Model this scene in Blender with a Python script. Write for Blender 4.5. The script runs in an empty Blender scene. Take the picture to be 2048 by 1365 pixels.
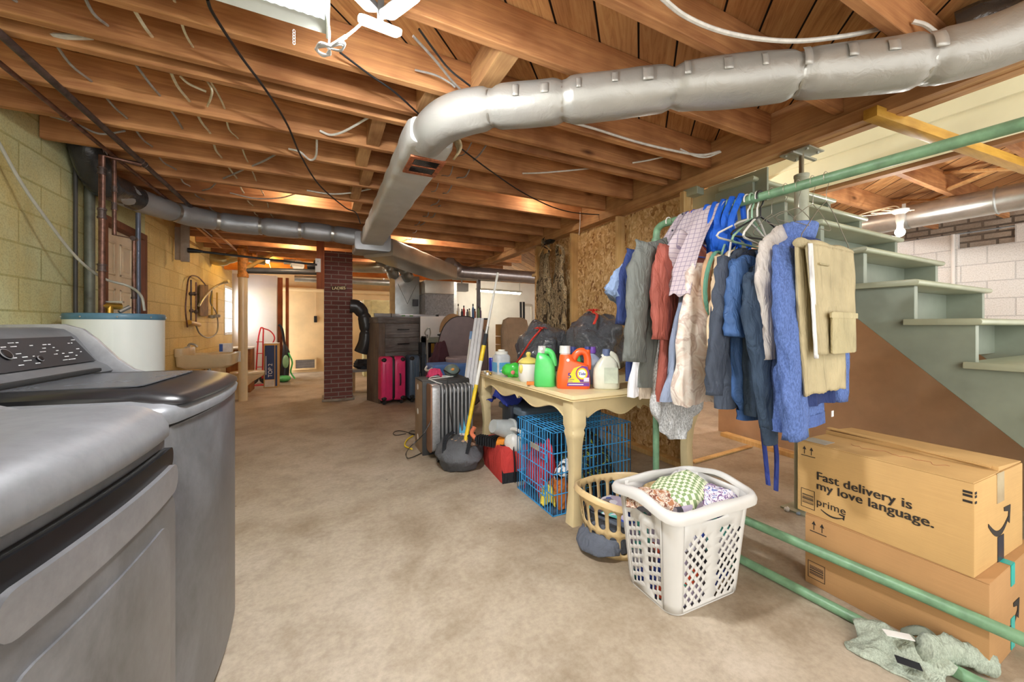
import bpy, bmesh, math, random
from mathutils import Vector, Matrix, Euler
from mathutils import noise as mnoise
from mathutils.geometry import delaunay_2d_cdt
R = math.radians
PI = math.pi
sc = bpy.context.scene
col = sc.collection
random.seed(7)

# ------------------------------------------------------------------ camera
H = 1.16                    # eye height above the concrete
F = 760.0                   # focal length in pixels of the 2048 wide frame
YAW = R(26.44)
CX, CY = 1024.0, 653.0      # image centre column, horizon row
cam_d = bpy.data.cameras.new('camera')
cam_d.sensor_width = 36.0
cam_d.lens = F / 2048 * 36.0
cam_d.shift_y = -(682.5 - CY) / 2048
cam_d.clip_start = 0.02
cam = bpy.data.objects.new('camera', cam_d)
col.objects.link(cam)
cam.location = (0, 0, H)
cam.rotation_euler = (R(90), 0, -YAW)
sc.camera = cam

# ------------------------------------------------------------------ exposure, world, main lights
sc.view_settings.view_transform = 'Standard'
sc.view_settings.look = 'None'
sc.view_settings.gamma = 1
sc.view_settings.exposure = .6
sc.view_settings.use_curve_mapping = False
sc.cycles.use_denoising = True
sc.cycles.max_bounces = 8
sc.cycles.diffuse_bounces = 5
sc.cycles.glossy_bounces = 4
sc.cycles.transmission_bounces = 6
sc.cycles.sample_clamp_indirect = 6.0
world = bpy.data.worlds.new('world')
sc.world = world
world.use_nodes = True
world.node_tree.nodes['Background'].inputs[0].default_value = (1.0, 0.97, 0.93, 1)
world.node_tree.nodes['Background'].inputs[1].default_value = 1.85


def lamp(name, kind, loc, energy, color=(1, 1, 1), size=.1, size_y=None, rot=(0, 0, 0), spot=None):
    d = bpy.data.lights.new(name, kind)
    d.energy = energy
    d.color = color
    if kind == 'AREA':
        d.size = size
        if size_y:
            d.shape = 'RECTANGLE'
            d.size_y = size_y
    elif kind in ('POINT', 'SPOT'):
        d.shadow_soft_size = size
        if kind == 'SPOT' and spot:
            d.spot_size = spot
    o = bpy.data.objects.new(name, d)
    col.objects.link(o)
    o.location = loc
    o.rotation_euler = rot
    return o


sun_d = bpy.data.lights.new('sun', 'SUN')
sun_d.energy = .7
sun_d.angle = R(35)
sun_d.color = (1, .95, .85)
sun = bpy.data.objects.new('sun', sun_d)
col.objects.link(sun)
sun.rotation_euler = Vector((.66, .68, -.33)).to_track_quat('-Z', 'Y').to_euler()

# added fill lights, hidden among the joists and behind the partition, brightening dark areas
for bx_, by_, be_, bc_ in ((1.25, 5.42, 13, (1, .95, .86)), (-.35, 6.66, 12, (1, .84, .58)), (1.2, 7.5, 20, (1, .93, .82)), (-.3, 9.3, 2.5, (1, .88, .66)), (2.0, 3.33, 3, (1, .92, .8)), (-.2, 4.18, 4, (1, .93, .82)), (5.2, 2.7, 36, (1, .97, .92)), (3.3, 3.2, 45, (1, .93, .82)), (1.9, 9.0, 16, (1, .97, .9))):
    lamp('added_fill_light', 'POINT', (bx_, by_, 2.3 if bx_ == 3.3 else 2.46), be_, bc_, .03)

# ------------------------------------------------------------------ helpers
CA, SA = math.cos(YAW), math.sin(YAW)


def W(u, v, x=None, y=None, z=None, t=None):
    """Point of the room seen at pixel (u, v) on the plane x=, y= or z= (or t metres along the view axis)."""
    r = (u - CX) / F
    e = (CY - v) / F
    dx, dy = r * CA + SA, -r * SA + CA
    if x is not None:
        t = x / dx
    elif y is not None:
        t = y / dy
    elif z is not None:
        t = (z - H) / e
    return Vector((dx * t, dy * t, H + e * t))


def lin(c):
    if isinstance(c, str):
        c = tuple(int(c[i:i + 2], 16) for i in (0, 2, 4))
    out = []
    for k in c[:3]:
        k = k / 255.0
        out.append(k / 12.92 if k <= .04045 else ((k + .055) / 1.055) ** 2.4)
    return (*out, 1.0)


def tagp(o, label=None, cat=None, group=None, kind=None):
    if label:
        o['label'] = label
    if cat:
        o['category'] = cat
    if group:
        o['group'] = group
    if kind:
        o['kind'] = kind
    return o


def thing(name, label, cat, loc=(0, 0, 0), rz=0.0, group=None, kind=None):
    o = bpy.data.objects.new(name, None)
    o.empty_display_size = .05
    col.objects.link(o)
    o.location = loc
    o.rotation_euler = (0, 0, rz)
    return tagp(o, label, cat, group, kind)


class MB:
    """Collects shapes in one bmesh; build() links them as ONE mesh object."""

    def __init__(self):
        self.bm = bmesh.new()
        self.mi = 0

    def face(self, vs):
        try:
            f = self.bm.faces.new(vs)
            f.material_index = self.mi
            return f
        except ValueError:
            return None

    def v(self, p):
        return self.bm.verts.new(p)

    def poly(self, pts):
        return self.face([self.v(p) for p in pts])

    def box(self, x0, x1, y0, y1, z0, z1, M=None):
        ps = [Vector((x, y, z)) for x in (x0, x1) for y in (y0, y1) for z in (z0, z1)]
        if M is not None:
            ps = [M @ p for p in ps]
        v = [self.v(p) for p in ps]
        for q in ((0, 1, 3, 2), (4, 6, 7, 5), (0, 4, 5, 1), (2, 3, 7, 6), (0, 2, 6, 4), (1, 5, 7, 3)):
            self.face([v[i] for i in q])
        return self

    def cbox(self, c, s, rz=0, M=None):
        m = Matrix.Translation(c) @ Matrix.Rotation(rz, 4, 'Z')
        if M is not None:
            m = M @ m
        return self.box(-s[0] / 2, s[0] / 2, -s[1] / 2, s[1] / 2, -s[2] / 2, s[2] / 2, m)

    def bar(self, a, b, w, h, roll=0):
        """rectangular bar from a to b"""
        a, b = Vector(a), Vector(b)
        d = b - a
        L = d.length
        q = d.to_track_quat('Y', 'Z')
        m = Matrix.Translation(a) @ q.to_matrix().to_4x4() @ Matrix.Rotation(roll, 4, 'Y')
        return self.box(-w / 2, w / 2, 0, L, -h / 2, h / 2, m)

    def rings(self, rings, cap=True, close=True):
        R_ = [[self.v(p) for p in r] for r in rings]
        n = len(R_[0])
        for a, b in zip(R_, R_[1:]):
            for i in range(n if close else n - 1):
                j = (i + 1) % n
                self.face([a[i], a[j], b[j], b[i]])
        if cap:
            self.face(list(reversed(R_[0])))
            self.face(R_[-1])
        return self

    def tube(self, pts, r, n=8, cap=True, flat=None):
        pts = [Vector(p) for p in pts]
        m = len(pts)
        rs = r if isinstance(r, (list, tuple)) else [r] * m
        tang = []
        for i in range(m):
            a = pts[max(i - 1, 0)]
            b = pts[min(i + 1, m - 1)]
            d = b - a
            tang.append(d.normalized() if d.length > 1e-9 else Vector((0, 0, 1)))
        up = Vector((0, 0, 1)) if abs(tang[0].z) < .95 else Vector((1, 0, 0))
        u = tang[0].cross(up).normalized()
        out = []
        for i in range(m):
            u = (u - tang[i] * u.dot(tang[i]))
            u = u.normalized() if u.length > 1e-6 else tang[i].orthogonal().normalized()
            w = tang[i].cross(u)
            fl = flat or 1.0
            out.append([pts[i] + (u * math.cos(2 * PI * k / n) + w * math.sin(2 * PI * k / n) * fl) * rs[i] for k in range(n)])
        return self.rings(out, cap)

    def cyl(self, a, b, r, n=16, r2=None):
        return self.tube([a, b], [r, r if r2 is None else r2], n)

    def lathe(self, prof, c=(0, 0, 0), n=24, M=None, sx=1, sy=1):
        c = Vector(c)
        rr = []
        for (r, z) in prof:
            r = max(r, 1e-4)
            ring = [Vector((r * math.cos(2 * PI * k / n) * sx, r * math.sin(2 * PI * k / n) * sy, z)) for k in range(n)]
            rr.append([(M @ p if M is not None else p) + c for p in ring])
        return self.rings(rr, True)

    def ell(self, c, r, n=16, m=10, M=None, amp=0, fr=3, seed=0):
        c = Vector(c)
        rr = []
        for i in range(m + 1):
            th = PI * i / m
            ring = []
            for k in range(n):
                ph = 2 * PI * k / n
                d = Vector((math.sin(th) * math.cos(ph), math.sin(th) * math.sin(ph), -math.cos(th)))
                s = 1.0
                if amp:
                    s += amp * mnoise.noise(d * fr + Vector((seed, seed * 1.7, 0)))
                p = Vector((d.x * r[0], d.y * r[1], d.z * r[2])) * s
                if i in (0, m):
                    p = Vector((p.x * .02, p.y * .02, p.z))
                ring.append((M @ p if M is not None else p) + c)
            rr.append(ring)
        return self.rings(rr, True)

    def sheet(self, nu, nv, fn, close=False):
        g = [[self.v(fn(i / nu, j / nv)) for i in range(nu + (0 if close else 1))] for j in range(nv + 1)]
        k = len(g[0])
        for j in range(nv):
            for i in range(k if close else k - 1):
                self.face([g[j][i], g[j][(i + 1) % k], g[j + 1][(i + 1) % k], g[j + 1][i]])
        return self

    def prism(self, pts, fn, d):
        """polygon pts (2d) mapped by fn(a,b,depth) and extruded from 0 to d"""
        a = [self.v(fn(p[0], p[1], 0)) for p in pts]
        b = [self.v(fn(p[0], p[1], d)) for p in pts]
        n = len(pts)
        self.face(a)
        self.face(list(reversed(b)))
        for i in range(n):
            j = (i + 1) % n
            self.face([a[j], a[i], b[i], b[j]])
        return self

    def build(self, name, m, parent=None, origin=None, smooth=40, bevel=0, seg=2, sub=0, solid=0, label=None, norm=True):
        bm = self.bm
        if norm:
            bmesh.ops.recalc_face_normals(bm, faces=bm.faces)
        if bevel:
            es = [e for e in bm.edges if len(e.link_faces) == 2 and e.calc_face_angle(0) > R(35)]
            bmesh.ops.bevel(bm, geom=es, offset=bevel, offset_type='OFFSET', segments=seg, affect='EDGES', profile=.6, clamp_overlap=True)
        if origin is not None:
            o_ = Vector(origin)
            for v in bm.verts:
                v.co -= o_
        me = bpy.data.meshes.new(name)
        bm.to_mesh(me)
        bm.free()
        for x in (m if isinstance(m, (list, tuple)) else [m]):
            me.materials.append(x)
        if smooth:
            me.polygons.foreach_set('use_smooth', [True] * len(me.polygons))
            me.set_sharp_from_angle(angle=R(smooth))
        ob = bpy.data.objects.new(name, me)
        col.objects.link(ob)
        if origin is not None:
            ob.location = origin
        if parent is not None:
            ob.parent = parent
        if solid:
            md = ob.modifiers.new('solid', 'SOLIDIFY')
            md.thickness = solid
            md.offset = 0
        if sub:
            md = ob.modifiers.new('sub', 'SUBSURF')
            md.levels = sub
            md.render_levels = sub
        if label:
            ob['label'] = label
        return ob

    def solo(self, name, m, label, cat, origin=(0, 0, 0), group=None, kind=None, **k):
        o = self.build(name, m, None, origin, **k)
        return tagp(o, label, cat, group, kind)


def struct(mb, name, m, origin=None, parent=None, label=None, **k):
    o = mb.build(name, m, parent, origin, **k)
    if parent is None:
        o['kind'] = 'structure'
    if label:
        o['label'] = label
    return o


def copy_tree(o, parent=None):
    c = o.copy()
    col.objects.link(c)
    if parent is not None:
        c.parent = parent
    for ch in o.children:
        copy_tree(ch, c)
    return c


def spline(pts, n=8):
    """Catmull-Rom through pts"""
    pts = [Vector(p) for p in pts]
    if len(pts) < 3:
        return pts
    P = [pts[0] * 2 - pts[1]] + pts + [pts[-1] * 2 - pts[-2]]
    out = []
    for i in range(1, len(P) - 2):
        a, b, c, d = P[i - 1], P[i], P[i + 1], P[i + 2]
        for k in range(n):
            s = k / n
            out.append(.5 * ((2 * b) + (c - a) * s + (2 * a - 5 * b + 4 * c - d) * s * s + (3 * b - a - 3 * c + d) * s ** 3))
    out.append(pts[-1])
    return out


def rrect(w, d, r, n=5, cx=0, cy=0):
    """rounded rectangle outline"""
    r = min(r, w / 2 - 1e-4, d / 2 - 1e-4)
    out = []
    for (sx, sy, a0) in ((1, 1, 0), (-1, 1, 90), (-1, -1, 180), (1, -1, 270)):
        for k in range(n + 1):
            a = R(a0 + 90 * k / n)
            out.append((cx + sx * (w / 2 - r) + r * math.cos(a), cy + sy * (d / 2 - r) + r * math.sin(a)))
    return out


def text_mesh(name, s, size, mtx, m, parent=None, extrude=.0008, align='LEFT', bold=0.0, space=1.0, shear=0.0):
    cu = bpy.data.curves.new(name, 'FONT')
    cu.body = s
    cu.size = size
    cu.extrude = extrude
    cu.align_x = align
    cu.space_character = space
    cu.shear = shear
    o = bpy.data.objects.new(name, cu)
    col.objects.link(o)
    dg = bpy.context.evaluated_depsgraph_get()
    me = bpy.data.meshes.new_from_object(o.evaluated_get(dg))
    bpy.data.objects.remove(o)
    me.name = name
    if bold:
        b = bmesh.new()
        for dx in (-bold, 0, bold):
            n0 = len(b.verts)
            b.from_mesh(me)
            b.verts.ensure_lookup_table()
            for v in b.verts[n0:]:
                v.co.x += dx
                v.co.z += dx * .05
        b.to_mesh(me)
        b.free()
    me.transform(mtx)
    me.materials.clear()
    me.materials.append(m)
    ob = bpy.data.objects.new(name, me)
    col.objects.link(ob)
    if parent is not None:
        ob.parent = parent
    return ob


def perf(outer, holes, fn, mb, step=None):
    """flat sheet with holes (2d polygons) triangulated, then mapped to 3d by fn(a,b)"""
    vs, es, fs = [], [], []

    def ring(poly, face=True):
        b = len(vs)
        vs.extend([Vector(p) for p in poly])
        n = len(poly)
        if face:
            fs.append([b + i for i in range(n)])
    ring(outer)
    for h in holes:
        ring(h)
    if step:
        x0 = min(p[0] for p in outer); x1 = max(p[0] for p in outer)
        y0 = min(p[1] for p in outer); y1 = max(p[1] for p in outer)
        nx, ny = max(2, int((x1 - x0) / step)), max(2, int((y1 - y0) / step))
        for i in range(1, nx):
            for j in range(1, ny):
                vs.append(Vector((x0 + (x1 - x0) * i / nx, y0 + (y1 - y0) * j / ny)))
    ov, oe, of, _, _, orig = delaunay_2d_cdt(vs, es, fs, 0, 1e-6)
    nv = [mb.v(fn(p[0], p[1])) for p in ov]
    for f, o in zip(of, orig):
        if 0 in o and not any(k > 0 for k in o):
            mb.face([nv[i] for i in f])
    for v in nv:
        if not v.link_faces:
            mb.bm.verts.remove(v)
    return mb


# ------------------------------------------------------------------ materials
MATS = {}


class NT:
    def __init__(self, name):
        self.m = bpy.data.materials.new(name)
        self.m.use_nodes = True
        self.t = self.m.node_tree
        self.b = self.t.nodes['Principled BSDF']
        self.n = self.t.nodes
        self._co = None

    def add(self, typ, **k):
        n = self.n.new(typ)
        for a, b in k.items():
            setattr(n, a, b)
        return n

    def link(self, a, b):
        self.t.links.new(a, b)

    def co(self, scale=(1, 1, 1), rot=(0, 0, 0), loc=(0, 0, 0), sw=None):
        tc = self.add('ShaderNodeTexCoord')
        src = tc.outputs['Object']
        if sw:
            s = self.add('ShaderNodeSeparateXYZ')
            c = self.add('ShaderNodeCombineXYZ')
            self.link(src, s.inputs[0])
            for i, ch in enumerate(sw):
                self.link(s.outputs['XYZ'.index(ch)], c.inputs[i])
            src = c.outputs[0]
        mp = self.add('ShaderNodeMapping')
        mp.inputs['Scale'].default_value = scale
        mp.inputs['Rotation'].default_value = rot
        mp.inputs['Location'].default_value = loc
        self.link(src, mp.inputs[0])
        return mp.outputs[0]

    def noise(self, co, scale=5, detail=4, rough=.6, dist=0):
        n = self.add('ShaderNodeTexNoise')
        n.inputs['Scale'].default_value = scale
        n.inputs['Detail'].default_value = detail
        n.inputs['Roughness'].default_value = rough
        n.inputs['Distortion'].default_value = dist
        self.link(co, n.inputs['Vector'])
        return n.outputs['Fac']

    def ramp(self, fac, stops):
        r = self.add('ShaderNodeValToRGB')
        e = r.color_ramp.elements
        e[0].position, e[0].color = stops[0][0], lin(stops[0][1])
        e[1].position, e[1].color = stops[-1][0], lin(stops[-1][1])
        for p, c in stops[1:-1]:
            x = e.new(p)
            x.color = lin(c)
        self.link(fac, r.inputs[0])
        return r.outputs[0]

    def mix(self, fac, a, b, mode='MIX'):
        n = self.add('ShaderNodeMix', data_type='RGBA', blend_type=mode)
        for sock, val in ((n.inputs[0], fac), (n.inputs[6], a), (n.inputs[7], b)):
            if hasattr(val, 'is_linked'):
                self.link(val, sock)
            elif isinstance(val, (int, float)):
                sock.default_value = val
            else:
                sock.default_value = lin(val)
        return n.outputs[2]

    def math(self, op, a, b=None):
        n = self.add('ShaderNodeMath', operation=op)
        for s, v in ((n.inputs[0], a), (n.inputs[1], b)):
            if v is None:
                continue
            if hasattr(v, 'is_linked'):
                self.link(v, s)
            else:
                s.default_value = v
        return n.outputs[0]

    def bump(self, h, strength=.3, dist=.01):
        n = self.add('ShaderNodeBump')
        n.inputs['Strength'].default_value = strength
        n.inputs['Distance'].default_value = dist
        self.link(h, n.inputs['Height'])
        self.link(n.outputs[0], self.b.inputs['Normal'])

    def out(self, c=None, rough=.6, metal=0, spec=.5):
        if c is not None:
            if hasattr(c, 'is_linked'):
                self.link(c, self.b.inputs['Base Color'])
            else:
                self.b.inputs['Base Color'].default_value = lin(c)
        if hasattr(rough, 'is_linked'):
            self.link(rough, self.b.inputs['Roughness'])
        else:
            self.b.inputs['Roughness'].default_value = rough
        self.b.inputs['Metallic'].default_value = metal
        self.b.inputs['Specular IOR Level'].default_value = spec
        return self.m


def dk(c, f):
    return tuple(max(0, min(255, k * f)) for k in c)


def flat(name, c, rough=.5, metal=0, var=.10, scale=9, bump=0, spec=.5, bscale=None, alpha=None, sheen=0):
    """plain material with a little procedural unevenness"""
    key = (name,)
    if key in MATS:
        return MATS[key]
    t = NT(name)
    co = t.co()
    n = t.noise(co, scale, 4)
    cc = t.ramp(n, [(.3, dk(c, 1 - var)), (.7, dk(c, 1 + var * .6))])
    if bump:
        t.bump(t.noise(co, bscale or scale * 6, 3), bump, .004)
    t.out(cc, rough, metal, spec)
    if sheen:
        t.b.inputs['Sheen Weight'].default_value = sheen
    if alpha is not None:
        t.b.inputs['Alpha'].default_value = alpha
    MATS[key] = t.m
    return t.m


def emit(name, c, s):
    t = NT(name)
    t.out(c, .4)
    t.b.inputs['Emission Color'].default_value = lin(c)
    t.b.inputs['Emission Strength'].default_value = s
    return t.m


def glassy(name, c=(235, 245, 245), rough=.08, tr=.9):
    t = NT(name)
    t.out(c, rough)
    t.b.inputs['Transmission Weight'].default_value = tr
    t.b.inputs['IOR'].default_value = 1.4
    return t.m


def wood(name, a, b, grain='X', scale=1.0, knots=True, rough=.65, seed=0, var=None):
    t = NT(name)
    st = {'X': (.35, 6, 6), 'Y': (6, .35, 6), 'Z': (6, 6, .35)}[grain]
    oi = t.add('ShaderNodeObjectInfo')
    co0 = t.co((1, 1, 1), loc=(seed, seed, 0))
    va = t.add('ShaderNodeVectorMath', operation='ADD')
    sc_ = t.add('ShaderNodeVectorMath', operation='SCALE')
    cmb = t.add('ShaderNodeCombineXYZ')
    for i in range(3):
        t.link(oi.outputs['Random'], cmb.inputs[i])
    t.link(cmb.outputs[0], sc_.inputs[0])
    sc_.inputs['Scale'].default_value = 37.0
    t.link(co0, va.inputs[0])
    t.link(sc_.outputs[0], va.inputs[1])
    mp = t.add('ShaderNodeMapping')
    mp.inputs['Scale'].default_value = tuple(k * scale for k in st)
    t.link(va.outputs[0], mp.inputs[0])
    n1 = t.noise(mp.outputs[0], 5, 6, .65, 1.2)
    n2 = t.noise(va.outputs[0], 2.3, 3, .6)
    c = t.ramp(n1, [(.28, b), (.5, tuple((x + y) / 2 for x, y in zip(a, b))), (.72, a)])
    c = t.mix(t.ramp(n2, [(.35, (255, 255, 255)), (.75, (0, 0, 0))]), c, dk(b, .8), 'MIX') if False else c
    dark = t.ramp(n2, [(.3, (170, 150, 140)), (.6, (255, 255, 255))])
    c = t.mix(.8, c, dark, 'MULTIPLY')
    if knots:
        vo = t.add('ShaderNodeTexVoronoi')
        vo.inputs['Scale'].default_value = 2.6
        mp2 = t.add('ShaderNodeMapping')
        mp2.inputs['Scale'].default_value = {'X': (.55, 1.6, 1.6), 'Y': (1.6, .55, 1.6), 'Z': (1.6, 1.6, .55)}[grain]
        t.link(va.outputs[0], mp2.inputs[0])
        t.link(mp2.outputs[0], vo.inputs['Vector'])
        k = t.ramp(vo.outputs['Distance'], [(.035, (90, 60, 45)), (.11, (255, 255, 255))])
        c = t.mix(.8, c, k, 'MULTIPLY')
    t.bump(n1, .15, .003)
    return t.out(c, rough, 0, .3)
# ------------------------------------------------------------------ setting materials
def concrete():
    t = NT('concrete')
    co = t.co()
    n1 = t.noise(co, .9, 7, .62, .4)
    n2 = t.noise(co, 3.5, 8, .7)
    n3 = t.noise(co, 42, 4, .7)
    c = t.ramp(n1, [(.30, (152, 136, 115)), (.48, (180, 168, 150)), (.68, (198, 188, 173))])
    c = t.mix(.55, c, t.ramp(n2, [(.32, (176, 160, 140)), (.55, (250, 247, 243))]), 'MULTIPLY')
    c = t.mix(.25, c, t.ramp(n3, [(.35, (170, 160, 150)), (.6, (255, 255, 255))]), 'MULTIPLY')
    vo = t.add('ShaderNodeTexVoronoi')
    vo.inputs['Scale'].default_value = 3.1
    t.link(co, vo.inputs['Vector'])
    c = t.mix(.7, c, t.ramp(vo.outputs['Distance'], [(.012, (70, 55, 45)), (.03, (255, 255, 255))]), 'MULTIPLY')
    t.bump(t.noise(co, 60, 4), .12, .004)
    rg = t.add('ShaderNodeMapRange')
    rg.inputs[3].default_value = .42
    rg.inputs[4].default_value = .75
    t.link(n2, rg.inputs[0])
    return t.out(c, rg.outputs[0], 0, .35)


def blocks(name, c, c2, stain=None, sw='YZX', bw=.406, rh=.2032, mortar=.007, mcol=None, bump=.5, loc=(0, 0, 0), rough=.55, stain_amt=.7):
    t = NT(name)
    co = t.co(sw=sw, loc=loc)
    br = t.add('ShaderNodeTexBrick')
    br.inputs['Scale'].default_value = 1
    br.inputs['Brick Width'].default_value = bw
    br.inputs['Row Height'].default_value = rh
    br.inputs['Mortar Size'].default_value = mortar
    br.inputs['Mortar Smooth'].default_value = .35
    br.inputs['Color1'].default_value = lin(c)
    br.inputs['Color2'].default_value = lin(c2)
    br.inputs['Mortar'].default_value = lin(mcol or dk(c, .78))
    br.inputs['Bias'].default_value = 0
    t.link(co, br.inputs['Vector'])
    cc = br.outputs['Color']
    n = t.noise(co, 1.3, 6, .65, .5)
    if stain:
        f = t.ramp(n, [(.42, (0, 0, 0)), (.66, (255, 255, 255))])
        f = t.math('MULTIPLY', f, stain_amt)
        cc = t.mix(f, cc, stain)
    n2 = t.noise(co, 90, 3, .7)
    cc = t.mix(.35, cc, t.ramp(n2, [(.35, (165, 165, 155)), (.55, (255, 255, 255))]), 'MULTIPLY')
    h = t.math('SUBTRACT', t.math('MULTIPLY', n2, .25), br.outputs['Fac'])
    t.bump(h, bump, .006)
    return t.out(cc, rough, 0, .3)


def osb():
    t = NT('oriented_strand_board')
    co = t.co((1, 1, 1))
    n = t.noise(co, 5, 2)
    nv = t.add('ShaderNodeTexNoise')
    nv.inputs['Scale'].default_value = 13
    t.link(co, nv.inputs['Vector'])
    ad = t.add('ShaderNodeVectorMath', operation='MULTIPLY_ADD')
    ad.inputs[1].default_value = (.16, .16, .16)
    t.link(nv.outputs['Color'], ad.inputs[0])
    t.link(co, ad.inputs[2])
    vo = t.add('ShaderNodeTexVoronoi')
    vo.inputs['Scale'].default_value = 40
    mp = t.add('ShaderNodeMapping')
    mp.inputs['Scale'].default_value = (1, 1.0, .42)
    mp.inputs['Rotation'].default_value = (.5, 0, 0)
    t.link(ad.outputs[0], mp.inputs[0])
    t.link(mp.outputs[0], vo.inputs['Vector'])
    sp = t.add('ShaderNodeSeparateColor')
    t.link(vo.outputs['Color'], sp.inputs[0])
    c = t.ramp(sp.outputs[0], [(.02, (160, 118, 76)), (.12, (206, 168, 112)), (.6, (226, 194, 140)), (.95, (240, 216, 168))])
    c = t.mix(.6, c, t.ramp(vo.outputs['Distance'], [(.35, (255, 255, 255)), (.9, (196, 164, 126))]), 'MULTIPLY')
    t.bump(sp.outputs[1], .3, .003)
    return t.out(c, .7, 0, .25)


def planks45():
    """subfloor boards laid at 45 degrees, dark open joints"""
    t = NT('subfloor_planks')
    co = t.co((1, 1, 1), rot=(0, 0, R(-45)))
    s = t.add('ShaderNodeSeparateXYZ')
    t.link(co, s.inputs[0])
    q = t.math('DIVIDE', s.outputs[1], .181)
    fr = t.math('FRACT', q)
    fl = t.math('FLOOR', q)
    cb = t.add('ShaderNodeCombineXYZ')
    t.link(t.math('MULTIPLY', s.outputs[0], .5), cb.inputs[0])
    t.link(t.math('MULTIPLY', s.outputs[1], 7), cb.inputs[1])
    t.link(t.math('MULTIPLY', fl, 3.71), cb.inputs[2])
    n = t.noise(cb.outputs[0], 4, 6, .65, 1.5)
    wn = t.add('ShaderNodeTexWhiteNoise', noise_dimensions='1D')
    t.link(fl, wn.inputs['W'])
    c = t.ramp(n, [(.28, (172, 122, 80)), (.5, (214, 164, 110)), (.72, (234, 192, 136))])
    c = t.mix(.6, c, t.ramp(wn.outputs['Value'], [(0, (175, 150, 135)), (1, (255, 250, 240))]), 'MULTIPLY')
    gap = t.ramp(fr, [(.0, (0, 0, 0)), (.045, (0, 0, 0)), (.06, (255, 255, 255)), (1, (255, 255, 255))])
    c = t.mix(1, c, t.mix(gap, (26, 18, 16), (255, 255, 255)), 'MULTIPLY')
    t.bump(gap, .6, .01)
    return t.out(c, .75, 0, .2)


M_conc = concrete()
M_block_green = blocks('green_painted_block', (214, 217, 172), (206, 210, 162), (206, 184, 116), loc=(.1, -.032, 0), mcol=(176, 178, 128), stain_amt=.75)
M_block_cream = blocks('cream_painted_block', (238, 212, 146), (232, 206, 140), (224, 190, 116), mcol=(206, 176, 112), mortar=.006, bw=.3)
M_block_white = blocks('white_painted_block', (236, 236, 234), (230, 231, 230), None, mcol=(205, 206, 206), loc=(.13, -.06, 0))
M_osb = osb()
M_planks = planks45()
M_joist = wood('joist_wood', (224, 170, 114), (174, 118, 78), 'X')
M_beam = wood('beam_wood', (224, 182, 128), (184, 136, 92), 'Y')
M_stud = wood('stud_wood', (236, 206, 150), (216, 176, 112), 'Z', knots=True)
M_lath = wood('lath_wood', (224, 178, 118), (190, 138, 86), 'X', knots=False)
M_redwood = wood('reddish_stud_wood', (182, 104, 62), (136, 74, 46), 'Z')
M_beige = flat('beige_painted_wall', (232, 202, 152), .6, var=.06, scale=2)
M_white_wall = flat('white_painted_wall', (238, 236, 232), .6, var=.04, scale=2)
M_siding = flat('cream_painted_siding', (246, 243, 220), .5, var=.04, scale=2)
M_grey_paint = flat('grey_green_stair_paint', (138, 148, 134), .35, var=.10, scale=3)
M_sage = flat('sage_stair_paint', (168, 174, 150), .35, var=.08, scale=4)
M_hardboard = flat('brown_hardboard', (180, 150, 122), .5, var=.06, scale=4)
M_mech = flat('galvanized_sheet', (176, 180, 178), .38, .75, var=.12, scale=5)

# ------------------------------------------------------------------ floor, ceiling, walls
LX, BX, SX0, SX1, RX = -1.63, 2.64, 2.78, 3.95, 6.9
FY = 10.9
JZ = 2.37
mb = MB()
mb.box(LX - .3, RX + .3, -2.6, FY + .3, -.1, 0)
floor = struct(mb, 'floor', M_conc)
mb = MB()
mb.box(LX, BX + .12, -1.2, FY, JZ + .19, JZ + .23)
mb.box(SX1, RX, -1.2, FY, JZ + .19, JZ + .23)
mb.box(BX + .12, SX1, 2.35, FY, JZ + .19, JZ + .23)
ceiling = struct(mb, 'ceiling', M_planks)

# left wall: green block with the white door beyond the heater, then cream painted block with the daylight window
DY0, DY1 = 4.30, 5.15
mb = MB()
mb.box(LX - .2, LX, -1.2, DY0, 0, JZ + .19)
mb.box(LX - .2, LX, DY0, DY1, 2.08, JZ + .19)
struct(mb, 'wall_left', M_block_green)
WY0, WY1, WZ0, WZ1 = 8.62, 9.28, 1.0, 1.92
mb = MB()
mb.box(LX - .2, LX, DY1, WY0, 0, JZ + .19)
mb.box(LX - .2, LX, WY1, 9.3, 0, JZ + .19)
mb.box(LX - .2, LX, WY0, WY1, 0, WZ0)
mb.box(LX - .2, LX, WY0, WY1, WZ1, JZ + .19)
struct(mb, 'wall_left', M_block_cream)
mb = MB()
mb.box(LX - .2, LX, 9.3, FY, 0, JZ + .19)
struct(mb, 'wall_left', M_white_wall)
mb = MB()
mb.box(LX - .2, BX + .3, FY, FY + .2, 0, JZ + .19)
struct(mb, 'wall_back', M_beige)
mb = MB()
mb.box(BX + .3, RX + .2, FY, FY + .2, 0, JZ + .19)
struct(mb, 'wall_back', M_white_wall)
mb = MB()
for q in ((-1.2, 1.295, 0, 2.30), (1.295, 1.72, 0, 2.10), (1.72, FY, 0, 2.28)):
    mb.box(RX, RX + .2, *q)
struct(mb, 'wall_right', M_block_white)
# brick seen in the gap over the white block wall
M_brickgap = blocks('rough_brick', (196, 184, 170), (168, 156, 142), (120, 108, 96), bw=.22, rh=.075, mortar=.012, mcol=(96, 88, 80), bump=.9)
mb = MB()
mb.box(RX + .06, RX + .2, 1.295, 1.72, 2.10, 2.28)
mb.box(RX + .06, RX + .2, -1.2, FY, 2.30, JZ + .19)
struct(mb, 'wall_right', M_brickgap)

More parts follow.
